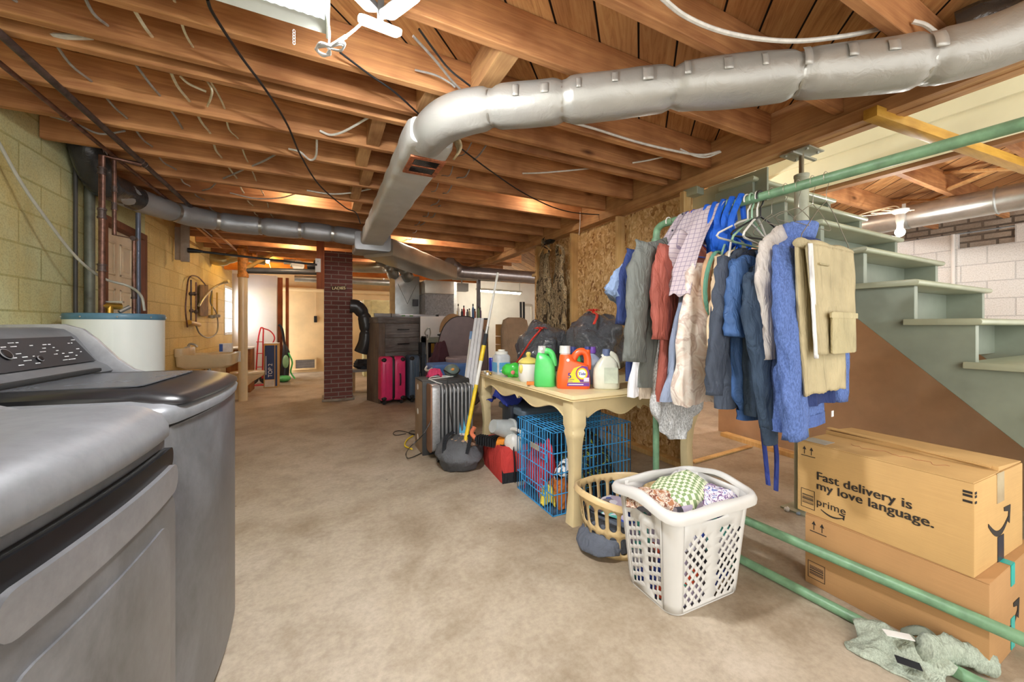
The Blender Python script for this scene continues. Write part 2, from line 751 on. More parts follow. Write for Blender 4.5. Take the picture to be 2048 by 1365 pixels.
# daylight window in the cream wall
M_day = emit('daylight_window_pane', (250, 252, 255), 5.0)
mb = MB()
for (a, b, c, d) in ((WY0, WY0 + .05, WZ0, WZ1), (WY1 - .05, WY1, WZ0, WZ1), (WY0 + .05, WY1 - .05, WZ0, WZ0 + .05), (WY0 + .05, WY1 - .05, WZ1 - .05, WZ1), (WY0 + .05, WY1 - .05, 1.30, 1.325), (WY0 + .05, WY1 - .05, 1.62, 1.645)):
    mb.box(LX - .05, LX + .01, a, b, c, d)
win = struct(mb, 'window_1', flat('window_frame_white', (235, 234, 228), .4))
mb = MB()
mb.box(LX - .03, LX - .02, WY0 + .05, WY1 - .05, WZ0 + .05, WZ1 - .05)
mb.build('pane', M_day, win)

# unseen glowing door added behind the pilaster to brighten the far end
mb = MB()
mb.box(LX + .004, LX + .03, 9.98, 10.04, 0, 2.05)
mb.box(LX + .004, LX + .03, 10.74, 10.8, 0, 2.05)
mb.box(LX + .004, LX + .03, 10.04, 10.74, 2.0, 2.05)
mb.box(LX + .004, LX + .03, 10.04, 10.74, 0, .12)
d2 = struct(mb, 'fill_door', flat('window_frame_white', (235, 234, 228), .4))
mb = MB()
mb.box(LX + .008, LX + .014, 10.04, 10.74, .12, 2.0)
mb.build('pane', emit('fill_door_pane', (250, 252, 255), 4.5), d2)
# white pilaster past the window, reddish studs beside it
mb = MB()
mb.box(LX, -.87, 9.32, 9.9, 0, 2.22)
struct(mb, 'pilaster_wall', M_white_wall, bevel=.004)
for x0, x1 in ((-.865, -.775), (-.72, -.66)):
    mb = MB()
    mb.box(x0, x1, 9.46, 9.50, 0, 2.2)
    mb.solo('wall_stud', M_redwood, 'wide reddish timber stud beside the white pilaster' if x0 < -.8 else 'narrow dark reddish stud at the edge of the beige wall', 'wood stud', (x0, 9.46, 0), bevel=.003)

# six panel white door in the left wall with brown frame
M_door = flat('door_white_paint', (238, 224, 196), .4, var=.04)
M_dframe = wood('brown_door_frame', (150, 98, 74), (118, 76, 58), 'Z', knots=False)
dr = thing('door_1', 'white six panel door in the green block wall beyond the water heater', 'door', (LX - .08, DY0, 0))
dr['kind'] = 'structure'
mb = MB()
w = DY1 - DY0
mb.box(-.02, .02, .06, w - .06, .02, 2.03)
mb.build('door_panel', M_door, dr)
mb = MB()
for (z0, z1) in ((.2, .78), (.92, 1.5), (1.62, 1.92)):
    for (a, b) in ((.14, w / 2 - .05), (w / 2 + .05, w - .14)):
        for (p, q, s, e) in ((a, b, z0, z0 + .02), (a, b, z1 - .02, z1), (a, a + .02, z0, z1), (b - .02, b, z0, z1)):
            mb.box(.02, .03, p, q, s, e)
        mb.box(.02, .027, a + .05, b - .05, z0 + .05, z1 - .05)
mb.build('raised_panel', M_door, dr, bevel=.003, seg=1)
mb = MB()
mb.box(-.02, .1, 0, .06, 0, 2.09)
mb.box(-.02, .1, w - .06, w, 0, 2.09)
mb.box(-.02, .1, .06, w - .06, 2.03, 2.09)
mb.build('door_frame', M_dframe, dr, bevel=.004)

# stairwell: lapped siding high above the treads, header on its far side
mb = MB()
for k in range(7):
    z0 = JZ + .0 + k * .26
    mb.poly([(SX1 - .045, -1.2, z0), (SX1 - .045, 2.34, z0), (SX1 - .015, 2.34, z0 + .26), (SX1 - .015, -1.2, z0 + .26)])
    mb.poly([(SX1 - .015, -1.2, z0 + .26), (SX1 - .015, 2.34, z0 + .26), (SX1 - .045, 2.34, z0 + .26), (SX1 - .045, -1.2, z0 + .26)])
mb.box(BX + .12, SX1, 2.35, 2.40, JZ + .23, 4.2)
mb.box(BX + .05, BX + .10, -1.2, 2.4, JZ + .24, 4.2)
struct(mb, 'stairwell_wall', M_siding)
mb = MB()
mb.box(BX, SX1 + .1, -1.2, 2.4, 4.2, 4.25)
struct(mb, 'stairwell_ceiling', M_white_wall)
M_header = wood('header_wood', (214, 170, 122), (172, 126, 88), 'Y')
mb = MB()
mb.box(SX1, SX1 + .08, -1.2, 4.4, JZ - .02, JZ + .19)
struct(mb, 'trim_1', M_header)

# main beam: three plies and a ledger strip the joists sit on
mb = MB()
mb.box(BX, BX + .04, -1.2, 6.2, JZ - .10, JZ + .19)
mb.box(BX + .042, BX + .08, -1.2, 6.2, JZ - .105, JZ + .19)
mb.box(BX + .082, BX + .12, -1.2, 6.2, JZ - .10, JZ + .19)
mb.box(BX - .035, BX - .001, -1.2, 6.2, JZ - .10, JZ - .03)
struct(mb, 'ceiling_beam', M_beam, bevel=.002, seg=1)

# joists
JY = [.70, 1.11, 1.50, 1.93, 2.20, 2.335, 2.74, 3.13, 3.54, 3.97, 4.38, 4.80]
JY_FAR = [5.22, 5.62, 6.04, 6.45, 6.87, 7.28, 7.7, 8.1]
ordn = ['first', 'second', 'third', 'fourth', 'fifth', 'sixth', 'seventh', 'eighth', 'ninth', 'tenth', 'eleventh', 'twelfth', 'thirteenth', 'fourteenth', 'fifteenth', 'sixteenth', 'seventeenth', 'eighteenth', 'nineteenth', 'twentieth']
for i, y in enumerate(JY + JY_FAR):
    mb = MB()
    x1 = BX - .002 if y < 6.2 else 3.4
    mb.box(LX + .005, x1, y - .021, y + .021, JZ - (.004 if i % 3 == 0 else 0), JZ + .188)
    o = mb.solo('ceiling_joist', M_joist, f'bare brown timber ceiling joist over the main room, {ordn[i]} from the camera', 'joist', (0, y, JZ), group='ceiling joists over the main room', bevel=.003, seg=1)
# solid blocking between joists, near the trunk duct
bl = [(.30, 2.356, 2.719), (.26, 2.761, 3.109), (.32, 3.151, 3.519), (.27, 3.561, 3.949), (.31, 3.991, 4.359), (.52, 1.951, 2.179), (.75, 1.521, 1.909), (.95, .721, 1.089)]
for i, ((x, a, b), nm) in enumerate(zip(bl, ('second', 'third', 'fourth', 'fifth', 'last'))):
    mb = MB()
    mb.box(x - .04, x + .04, a + .002, b - .002, JZ + .01, JZ + .186)
    mb.solo('joist_blocking', M_beam, f'short wooden block wedged between joists beside the silver trunk duct, {nm} along it', 'wood block', (x, a, JZ), group='blocking between the joists')
for (x, a, b), lb in zip(bl[5:], ('short wood block between joists above the duct elbow', 'flat wood block between joists by the bright panel lamp', 'wood board across the joists above the panel lamp')):
    mb = MB()
    mb.box(x - .045, x + .045, a + .002, b - .002, JZ + .01, JZ + .186)
    mb.solo('joist_blocking', M_beam, lb, 'wood block', (x, a, JZ))
# joists of the room beyond the stairs
for i, y in enumerate([-.3, .25, .8, 1.35, 1.9, 2.45, 3.0]):
    mb = MB()
    mb.box(SX1 + .085, RX - .01, y - .021, y + .021, JZ + .01, JZ + .188)
    mb.solo('ceiling_joist', M_joist, f'dusty ceiling joist behind the stairs, {ordn[i]} one counted from the camera side', 'joist', (SX1, y, JZ), group='ceiling joists behind the stairs')

# board wall with studs to the left of the stairs
OX = 2.70
OY0, OY1 = 2.13, 4.70
mb = MB()
mb.box(OX, OX + .012, OY0, OY1, 0, JZ - .11)
struct(mb, 'wall_partition', M_osb)
pl = thing('stud_frame', 'pale new timber studs nailed to the chipboard wall', 'wood framing', (OX, OY0, 0))
for (u0, u1, top) in ((1363, 1386, 372), (1231, 1251, 420), (1138, 1159, 458), (1072, 1087, 483)):
    a = W((u0 + u1) / 2, 700, x=OX - .04)
    zt = min(JZ - .115, W((u0 + u1) / 2, top, x=OX - .04).z)
    mb = MB()
    mb.box(-.09, -.001, max(a.y - OY0, .021) - .02, max(a.y - OY0, .021) + .02, .042, zt)
    mb.build('stud', M_stud, pl, bevel=.002, seg=1)
mb = MB()
mb.box(-.09, -.001, 0, OY1 - OY0, 0, .04)
mb.build('plate', M_stud, pl, bevel=.002, seg=1)
mb = MB()
mb.box(-.05, -.001, 2.35, OY1 - OY0, 1.86, 1.9)
mb.build('hanging_cleat', M_stud, pl, bevel=.002, seg=1)

# brick pillar
M_brick = blocks('dark_red_brick', (128, 80, 74), (112, 68, 64), (98, 62, 60), sw='XZY', bw=.2035, rh=.0677, mortar=.009, mcol=(150, 136, 128), bump=.8, rough=.8, stain_amt=.5)
M_brick_side = blocks('dark_red_brick_side', (128, 80, 74), (112, 68, 64), (98, 62, 60), sw='YZX', bw=.2035, rh=.0677, mortar=.009, mcol=(150, 136, 128), bump=.8, rough=.8, stain_amt=.5)
PA, PB = W(648, 804, z=0), W(705, 806, z=0)
px0, px1, py = PA.x, PA.x + .405, PA.y
pil = thing('brick_pillar', 'dark red brick pillar standing in the open floor', 'pillar', (px0, py, 0))
mb = MB()
for (a, b, s) in (((0, 0), (.405, 0), 0), ((.405, 0), (.405, .405), 1), ((.405, .405), (0, .405), 0), ((0, .405), (0, 0), 1)):
    mb.mi = s
    mb.poly([(a[0], a[1], .03), (b[0], b[1], .03), (b[0], b[1], 2.33), (a[0], a[1], 2.33)])
mb.build('brickwork', [M_brick, M_brick_side], pil, smooth=0)
mb = MB()
mb.box(-.03, .435, -.03, .435, 0, .035)
mb.build('footing', flat('footing_mortar', (150, 140, 126), .9, var=.2), pil, bevel=.012)
# carved LADIES sign on the pillar
sg = thing('ladies_sign', 'small dark wooden sign reading LADIES on the brick pillar', 'sign', (px0 + .1, py - .012, W(676, 578, y=py).z))
mb = MB()
mb.box(-.005, .215, -.004, .012, -.028, .036, Matrix.Rotation(R(-4), 4, 'Y'))
mb.build('board', wood('dark_sign_wood', (96, 78, 60), (60, 46, 36), 'X', knots=False), sg, bevel=.003)
text_mesh('lettering', 'LADIES', .062, Matrix.Translation((.012, -.0055, -.018)) @ Matrix.Rotation(R(-4), 4, 'Y') @ Matrix.Rotation(R(90), 4, 'X'), flat('cream_letters', (236, 222, 170), .6), sg, bold=.0012)
# ------------------------------------------------------------------ stairs
st = thing('staircase', 'grey green painted wooden staircase climbing away beside the chipboard wall', 'stairs', (SX0, .6154, 0))
RUN, RISE = .2121, .2108
Y0s, Z0s = 0.0, 1.198          # nosing of the tread at eye level, local y
ks = list(range(-5, 6))
TW = 1.16
for k in ks:
    y, z = k * RUN, Z0s + k * RISE
    mb = MB()
    prof = []
    for a in range(7):
        th = R(90 + 180 * a / 6)
        prof.append((y + .016 + .016 * math.cos(th), z - .016 + .016 * math.sin(th)))
    prof += [(y + .275, z - .032), (y + .275, z)]
    mb.prism(prof, lambda a, b, d: (d, a, b), TW)
    mb.build('tread', M_sage, st, smooth=50, bevel=.004, seg=2)
for k in ks[1:] + [6]:
    y, z = k * RUN, Z0s + k * RISE
    mb = MB()
    mb.box(.075, TW - .075, y + .19, y + .207, z - RISE + .001, z - .033)
    mb.build('riser', M_grey_paint, st)
for x0 in (.035, TW - .075):
    prof = []
    for k in ks:
        y, z = k * RUN, Z0s + k * RISE
        prof += [(y + .028, z - RISE), (y + .028, z - .033)]
    prof = [p for p in prof]
    yt, zt = prof[-1]
    prof.append((yt + .30, zt))
    low = lambda yy: 1.266 + (yy + .6154 - 1.16)
    prof.append((yt + .30, low(yt + .30)))
    yb = -1.266 - .6154 + 1.16
    prof.append((yb, .001))
    prof[0] = (prof[0][0], .001) if prof[0][1] < .02 else prof[0]
    mb = MB()
    mb.prism(prof, lambda a, b, d: (x0 + d, a, b), .04)
    mb.build('stringer', M_grey_paint, st, smooth=0, bevel=.002, seg=1)

# brown hardboard under the far side of the stairs and the grey board beside the top flight
mb = MB()
mb.poly([(SX1 - .01, -1.0, 0.001), (SX1 - .01, 2.75, .001), (SX1 - .01, 2.75, 2.3), (SX1 - .01, 2.25, 2.3), (SX1 - .01, -.10, .001)])
mb.bm.clear()
mb.prism([(-.6, .002), (2.75, .002), (2.75, 2.2), (1.9, 2.0), (.0, .10)], lambda a, b, d: (SX1 - .03 + d, a, b), .006)
mb.solo('hardboard_panel', M_hardboard, 'large plain brown hardboard sheet closing the far side under the stairs', 'panel', (SX1 - .03, 0, 0), smooth=0)
mb = MB()
mb.box(SX0 + .06, SX0 + .08, 1.62, 2.3, 1.75, 2.3)
mb.solo('stair_side_board', M_grey_paint, 'grey green board boxing in the top of the stairs under the beam', 'panel', (SX0 + .06, 1.62, 1.75), smooth=0)
mb = MB()
mb.box(-.04, .04, -.06, .06, -.06, .05)
o = thing('junction_box', 'sage painted metal junction box under the beam at the top of the stairs', 'electrical box', W(1388, 378, x=2.69))
mb.build('box_body', M_grey_paint, o, bevel=.004)
mb = MB()
mb.box(-.05, -.041, -.066, .066, -.062, .0)
mb.build('box_cover', M_sage, o, bevel=.003)
# loose timber plates lying on the floor under the stairs
mb = MB()
mb.bar(W(1447, 868, z=.02), W(1592, 912, z=.02), .09, .038)
mb.solo('floor_plate', M_stud, 'pale timber plate lying on the floor under the stairs', 'wood board', (3.5, 2, 0))
mb = MB()
mb.bar(W(1385, 925, z=.008), W(1500, 893, z=.008), .05, .012)
mb.solo('floor_plate', M_stud, 'thin pale strip of wood on the floor behind the curved table leg', 'wood board', (3, 2, 0))

# ------------------------------------------------------------------ steel post under the beam
cp = thing('steel_post', 'sage painted round steel post holding the beam beside the stairs', 'post', (2.70, 1.332, 0))
mb = MB()
mb.cyl((0, 0, .01), (0, 0, 2.10), .038, 24)
mb.lathe([(.0385, 2.095), (.041, 2.10), (.041, 2.115), (.02, 2.118)], n=24)
mb.build('tube', flat('post_sage', (166, 170, 150), .4, var=.08), cp)
mb = MB()
mb.tube([(0, 0, 2.1), (0, 0, 2.245)], .0135, 12)
mb.build('screw', flat('steel_screw', (150, 140, 118), .4, .8), cp)
mb = MB()
mb.box(-.085, .085, -.085, .085, 2.245, 2.254)
mb.box(-.11, .16, -.01, .01, 2.232, 2.245)
for a in (-.06, .06):
    for b in (-.06, .06):
        mb.cyl((a, b, 2.236), (a, b, 2.246), .009, 6)
mb.build('top_plate', flat('zinc_plate', (186, 188, 180), .4, .8), cp, bevel=.002)
mb = MB()
mb.box(-.08, .08, -.08, .08, 0, .01)
mb.build('base_plate', flat('post_sage', (166, 170, 150), .4), cp)

# yellow brace crossing the stair opening
a, b = W(1740, 226, z=2.262), W(2060, 338, x=4.25)
mb = MB()
mb.bar(a, b, .06, .055)
mb.solo('yellow_brace', wood('yellow_varnished_wood', (222, 178, 82), (196, 146, 56), 'X', knots=False, rough=.35), 'yellow varnished wooden brace crossing over the stair opening', 'wood brace', a, bevel=.004)

# ------------------------------------------------------------------ ducts
def foil(name, c=(208, 207, 200), rough=.45, metal=.28, w=16, strength=.6):
    t = NT(name)
    co = t.co()
    n = t.noise(co, w, 4, .6, .8)
    n2 = t.noise(co, 3, 3)
    cc = t.ramp(n2, [(.3, dk(c, .9)), (.7, c)])
    t.bump(n, strength, .006)
    return t.out(cc, rough, metal, .5)


M_foil = foil('silver_foil_wrap', (176, 175, 169), .42, .42)
M_foil_t = foil('pale_foil_padding', (212, 213, 210), .5, .15)
M_foil_grey = foil('dull_grey_foil_wrap', (170, 174, 178), .45, .5)
M_foil_dark = foil('dark_plastic_wrap', (60, 60, 62), .25, .2, 14, .7)
M_tape = flat('silver_tape', (176, 175, 168), .3, .8, var=.12, scale=20)


def flex_duct(pts, r, pinch=(), n=26, step=.02, wr=.05, seed=0):
    """soft wrapped duct along pts with tied-in pinches at fractions of its length"""
    sp = spline(pts, 24)
    L = [0]
    for a, b in zip(sp, sp[1:]):
        L.append(L[-1] + (b - a).length)
    T = L[-1]
    m = int(T / step)
    P, k = [], 0
    for i in range(m + 1):
        d = T * i / m
        while k < len(L) - 2 and L[k + 1] < d:
            k += 1
        f = (d - L[k]) / max(1e-9, L[k + 1] - L[k])
        P.append(sp[k].lerp(sp[k + 1], f))
    rr = []
    u = None
    for i, p in enumerate(P):
        tg = (P[min(i + 1, m)] - P[max(i - 1, 0)]).normalized()
        if u is None:
            u = tg.cross(Vector((0, 0, 1))).normalized()
        u = (u - tg * u.dot(tg)).normalized()
        w = tg.cross(u)
        d = T * i / m
        ring = []
        pn = min([abs(d - q * T) for q in pinch] + [9])
        base = .985 - .17 * math.exp(-(pn / .026) ** 2) + .05 * (1 - math.exp(-(pn / .12) ** 2)) + .015 * math.sin(d * 9 + seed)
        wrk = wr * math.exp(-pn / .09)
        for j in range(n):
            th = 2 * PI * j / n
            q = r * base * (1 + wrk * .6 * math.sin(th * 11 + seed + 2 * mnoise.noise(Vector((th, d * 3, seed)))) + .05 * mnoise.noise(Vector((math.cos(th) * 1.6, math.sin(th) * 1.6, d * 5 + seed))))
            ring.append(p + u * math.cos(th) * q + w * math.sin(th) * q)
        rr.append(ring)
    mb = MB()
    mb.rings(rr)
    return mb, P, T


def band(P, T, f, r, wdt=.03):
    i = int(f * (len(P) - 1))
    i = min(max(i, 1), len(P) - 2)
    d = (P[i + 1] - P[i - 1]).normalized()
    mb = MB()
    mb.cyl(P[i] - d * wdt / 2, P[i] + d * wdt / 2, r, 26)
    return mb


org = Vector((1.44, 1.23, 2.26))
du = thing('insulated_duct', 'fat silver foil wrapped duct sweeping under the joists to the top corner', 'duct', org)
pth = [(.53, 2.16, 2.23), (.545, 2.03, 2.236), (.60, 1.91, 2.246), (.72, 1.775, 2.25), (.995, 1.58, 2.25), (1.443, 1.226, 2.252), (1.934, .859, 2.25), (2.23, .63, 2.254), (2.42, .43, 2.30), (2.50, .27, 2.40)]
pth = [Vector(p) - org for p in pth]
pin = [.175, .30, .475, .655, .82]
mb, P, T = flex_duct(pth, .101, pin, wr=.10)
mb.build('foil_wrap', M_foil, du, smooth=60)
for f in pin:
    band(P, T, f, .086, .010).build('tie_band', M_tape, du)
rnd = random.Random(3)
for i in range(12):
    mb = MB()
    f = .22 + .6 * i / 11
    k = int(f * (len(P) - 1))
    d = (P[k + 1] - P[k - 1]).normalized()
    side = d.cross(Vector((0, 0, 1))).normalized()
    up = side.cross(d)
    hl_, t0, t1 = rnd.uniform(.010, .024), rnd.uniform(-12, 0), rnd.uniform(22, 36)

    def pfn(a, b):
        th = R(t0 + (t1 - t0) * b)
        return P[k] + d * (a * 2 - 1) * hl_ + (side * math.cos(th) + up * math.sin(th)) * .1085
    mb.sheet(2, 5, pfn)
    mb.build('tape_patch', flat('foil_patch', (184, 183, 177), .42, .45), du, solid=.001)

# rectangular trunk with grille
org = Vector((.54, 2.075, 2.23))
tr = thing('trunk_duct', 'padded silver rectangular trunk duct with a rusty grille running to the brick pillar', 'duct', org)
rr = []
NY = 70
Lt = 2.95
for i in range(NY + 1):
    y = Lt * i / NY
    puff = 1 + .035 * abs(math.sin(y * PI / .34)) - .02
    if i == 0:
        puff = .90
    ring = []
    for (px_, pz_) in rrect(.265 * puff, .15 * puff, .035, 4):
        n_ = .006 * mnoise.noise(Vector((px_ * 9, pz_ * 9, y * 6)))
        ring.append((px_ + n_, y, pz_ + n_))
    rr.append(ring)
mb = MB()
mb.rings(rr)
mb.build('duct_body', M_foil_t, tr, smooth=50)
gr = MB()
gz = -.084
for (a, b, c, d) in ((-.085, .125, .155, .185), (-.085, .125, .385, .415), (-.085, -.055, .185, .385), (.095, .125, .185, .385), (-.055, .095, .277, .291)):
    gr.box(a, b, c, d, gz, gz + .012)
g = gr.build('grille_frame', flat('rusty_grille', (176, 106, 72), .6, .3, var=.35, scale=40), tr, bevel=.002)
mb = MB()
mb.box(-.055, .095, .185, .385, gz + .009, gz + .011)
mb.build('grille_dark', flat('duct_inside_dark', (40, 38, 40), .9), tr)
mb = MB()
for i in range(24):
    x = -.052 + i * .0063
    mb.box(x, x + .002, .186, .384, gz + .003, gz + .009)
mb.build('grille_fins', flat('grille_fin', (70, 68, 70), .5, .5), tr)
mb = MB()
mb.sheet(6, 8, lambda a, b: Vector((.135 + .03 * math.sin(b * 3), -.01 + a * .07, .02 - .12 * b)) )
mb.build('insulation_flap', flat('yellow_insulation', (206, 188, 150), .9, var=.2, scale=30, bump=.5), tr, solid=.012)

# junction box and slanting trunk down to the furnace
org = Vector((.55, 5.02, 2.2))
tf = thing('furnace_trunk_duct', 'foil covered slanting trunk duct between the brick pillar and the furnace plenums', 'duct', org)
mb = MB()
mb.rings([[(x, y, z) for x, z in rrect(.42, .22, .03, 3)] for y in (-.1, .35)])
mb.build('elbow_box', M_foil_grey, tr if False else tf, bevel=.004)
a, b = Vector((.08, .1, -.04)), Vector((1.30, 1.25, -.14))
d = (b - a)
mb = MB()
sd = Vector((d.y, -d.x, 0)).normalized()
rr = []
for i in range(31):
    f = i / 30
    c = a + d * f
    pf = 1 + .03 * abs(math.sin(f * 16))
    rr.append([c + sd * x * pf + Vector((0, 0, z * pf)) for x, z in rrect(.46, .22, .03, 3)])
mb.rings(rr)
mb.build('duct_body', foil('tan_lit_foil', (200, 190, 172), .4, .6), tf, smooth=50)  # tan of the light falling on this foil is put into its colour

org = Vector((-.6, 5.0, 2.27))
dl = thing('insulated_duct', 'long dark grey wrapped duct crossing from the block wall to the trunk duct', 'duct', org)
pth = [Vector(p) - org for p in [(-1.50, 3.77, 2.54), (-1.50, 3.80, 2.40), (-1.49, 3.93, 2.25), (-1.47, 4.15, 2.25), (-1.40, 4.48, 2.256), (-1.22, 4.82, 2.268), (-.9, 4.99, 2.268), (-.4, 5.02, 2.27), (.05, 5.03, 2.27), (.40, 5.04, 2.25)]]
pin = [.40, .53, .66, .79, .9]
mb, P, T = flex_duct(pth, .098, pin, wr=.04, seed=2)
mb.build('foil_wrap', M_foil_grey, dl, smooth=60)
for f in pin:
    band(P, T, f, .092, .03).build('tape_band', M_tape, dl)
mb, P, T = flex_duct([Vector(p) - org for p in [(-1.50, 3.775, 2.50), (-1.50, 3.81, 2.39), (-1.49, 3.93, 2.25), (-1.47, 4.15, 2.25), (-1.44, 4.32, 2.252)]], .101, (), wr=.05)
mb.build('black_sleeve', M_foil_dark, dl, smooth=60)

# dark flex in the top corner
org = W(1980, 30, z=2.47)
mb, P, T = flex_duct([W(1915, 62, z=2.46), W(1975, 35, z=2.47), W(2040, 22, z=2.48), W(2110, 18, z=2.48)], .075, (.3, .6), wr=.15)
mb.solo('flexible_duct', foil('black_shiny_wrap', (92, 90, 88), .2, .55, 18, .9), 'wrinkled dark shiny flexible duct squeezed between joists in the top corner', 'duct', org, smooth=60)

# round metal duct of the room behind the stairs
a, b = W(1745, 448, x=5.3), W(2060, 402, x=5.3)
dd = (b - a)
org = a.copy()
rd = thing('round_metal_duct', 'shiny round sheet metal duct hanging behind the stairs', 'duct', org)
r0 = .115
a2 = Vector((0, 1.2, 0)); b2 = Vector((0, -3.2, -.0))
mb = MB()
mb.cyl(a2, b2, r0, 32)
mb.build('pipe_body', flat('bright_duct_metal', (198, 198, 194), .3, .85, var=.08), rd)
for q in (-.85, -1.08, .2):
    mb = MB()
    mb.lathe([(r0 + .001, -.008), (r0 + .008, 0), (r0 + .001, .008)], n=32, M=Matrix.Rotation(R(90), 4, 'X'), c=(0, q, 0))
    mb.build('crimp_ring', M_mech, rd)
for q in (-.3, -1.5):
    mb = MB()
    zt = JZ - org.z + .012
    mb.rings([[(-r0 - .004, q, zt), (-r0 - .004, q + .03, zt)]] + [[((r0 + .004) * math.cos(R(180 + 180 * k / 12)), q + e, (r0 + .004) * math.sin(R(180 + 180 * k / 12))) for e in (0, .03)] for k in range(13)] + [[(r0 + .004, q, zt), (r0 + .004, q + .03, zt)]], cap=False, close=False)
    mb.build('hanger_strap', M_mech, rd)

# ------------------------------------------------------------------ lamps
org = Vector((-.6, 1.53, 2.30))
fl = thing('shop_light', 'white fluorescent shop light with ribbed clear lens hanging under the joists', 'light fixture', org)
M_fix = flat('fixture_white_enamel', (196, 200, 192), .35, var=.03)
mb = MB()
prof = [(-.10, .015), (-.10, .035), (-.05, .06), (.05, .06), (.10, .02), (.10, .0), (.092, -.02), (.02, .0), (-.06, .0), (-.092, -.012)]
mb.prism(prof, lambda a, b, d: (d - .61, a, b), 1.22)
mb.build('housing', M_fix, fl, smooth=0, bevel=.002)
for x in (.61, -.622):
    mb = MB()
    mb.box(x, x + .012, -.105, .105, -.028, .065)
    mb.build('end_cap', flat('fixture_end_cap', (206, 210, 196), .4), fl, bevel=.003)
t = NT('ribbed_lit_lens')
co = t.co()
s = t.add('ShaderNodeTexWave')
s.inputs['Scale'].default_value = 30
t.link(co, s.inputs['Vector'])
c = t.ramp(s.outputs['Fac'], [(.2, (205, 212, 220)), (.7, (255, 255, 255))])
t.link(c, t.b.inputs['Emission Color'])
t.b.inputs['Emission Strength'].default_value = 1.6
t.out((240, 242, 240), .2)
mb = MB()
rr = []
for i in range(90):
    x = -.605 + 1.21 * i / 89
    q = .003 if i % 2 else 0
    rr.append([(x, -.088, -.012), (x, -.085, -.032 - q), (x, -.045, -.040 - q), (x, -.005, -.034 - q), (x, .015, -.005)])
mb.rings(rr, cap=False, close=False)
mb.build('lens', t.m, fl, smooth=0)
for x in (-.45, .42):
    mb = MB()
    for k in range(3):
        mb.tube([Vector((x, 0, .06 + k * .022)) + Vector((.006 * math.cos(q), .0 if k % 2 else .006 * math.cos(q), .013 * math.sin(q) + .008)) for q in [2 * PI * j / 10 for j in range(11)]], .0014, 5)
    mb.build('hanging_chain', M_mech, fl)
# pull chain with rings, hanging below
c = W(588, 62, z=2.26)
mb = MB()
for k in range(5):
    mb.tube([c + Vector((.004 * math.cos(q), .001, .006 * math.sin(q) - k * .011)) for q in [2 * PI * j / 10 for j in range(11)]], .0011, 5)
mb.solo('pull_chain', flat('chain_metal', (220, 220, 214), .3, .7), 'tiny metal pull chain hanging below the shop light', 'chain', c)

# three panel screw-in lamp
org = Vector((.165, 1.245, 2.27))
pl3 = thing('panel_lamp', 'blazing three panel LED lamp screwed into the ceiling beside the shop light', 'lamp', org)
M_led = emit('led_panel_glow', (255, 255, 255), 600.0)
M_lamp_body = flat('lamp_white_plastic', (130, 130, 132), .4)
mb = MB()
mb.lathe([(.001, .29), (.05, .288), (.052, .26), (.03, .24), (.022, .15), (.034, .13), (.04, .06), (.05, .03), (.05, -.0), (.03, -.02), (.001, -.022)], n=20)
mb.build('socket_body', M_lamp_body, pl3)
for (u, v, z, ln, ang, tilt) in ((760, 57, 2.205, .125, 4, 24), (801, 16, 2.225, .14, -62, 24), (716, -8, 2.235, .125, 40, 20)):
    c = W(u, v, z=z) - org
    M = Matrix.Translation(c) @ Matrix.Rotation(R(ang), 4, 'Z') @ Matrix.Rotation(R(tilt), 4, 'X')
    mb = MB()
    mb.prism(rrect(ln + .02, .068, .02, 4), lambda a, b, d: M @ Vector((a, b, d)), .016)
    p_ = mb.build('lamp_panel', M_lamp_body, pl3, bevel=.003)
    mb = MB()
    mb.prism(rrect(ln, .05, .012, 4), lambda a, b, d: M @ Vector((a, b, -.004 + d)), .004)
    mb.build('glowing_lens', M_led, p_)
    mb = MB()
    mb.bar(c * .97, c * .25 + Vector((0, 0, .005)), .02, .012)
    mb.build('hinge_arm', M_lamp_body, pl3)
# loop and ring
c = W(764, 30, z=2.22)
mb = MB()
mb.tube([c + Vector((.013 * math.cos(q), 0, .013 * math.sin(q))) for q in [2 * PI * j / 16 for j in range(17)]], .0012, 5)
mb.solo('pull_ring', flat('chain_metal', (220, 220, 214), .3, .7), 'thin wire pull ring hanging by the panel lamp', 'pull ring', c)

# white cord: fixture to knot to lamp
M_cord_w = flat('white_cord', (190, 190, 188), .45, var=.03)
org = W(662, 95, z=2.16)
mb = MB()
a = [W(651, 24, z=2.29), W(657, 45, z=2.26), W(659, 70, z=2.2), W(657, 92, z=2.17)]
mb.tube([p for p in spline(a, 6)], .0035, 6)
rnd = random.Random(5)
for k in range(4):
    lo = [W(662 - 2 * k, 92, z=2.165), W(640 - 3 * k, 85 + 4 * k, z=2.165), W(633 + 3 * k, 100 + 2 * k, z=2.16), W(648 + 4 * k, 113 - k, z=2.155), W(660, 98, z=2.165)]
    mb.tube([p for p in spline(lo, 6)], .0033, 6)
for k in range(3):
    lo = [W(660, 94, z=2.165), W(678 + k, 82 + 4 * k, z=2.168), W(690 - 2 * k, 88 + 3 * k, z=2.165), W(682, 100 + k, z=2.16), W(662, 98, z=2.165)]
    mb.tube([p for p in spline(lo, 6)], .0033, 6)
mb.tube([p for p in (W(655, 96, z=2.17), W(675, 84, z=2.18), W(692, 73, z=2.19))], .0065, 8)
mb.tube([p for p in spline([W(692, 73, z=2.19), W(706, 62, z=2.21), W(722, 48, z=2.23)], 6)], .0045, 6)
mb.solo('power_cord', M_cord_w, 'white flat power cord knotted in loops between the shop light and panel lamp', 'cord', org)

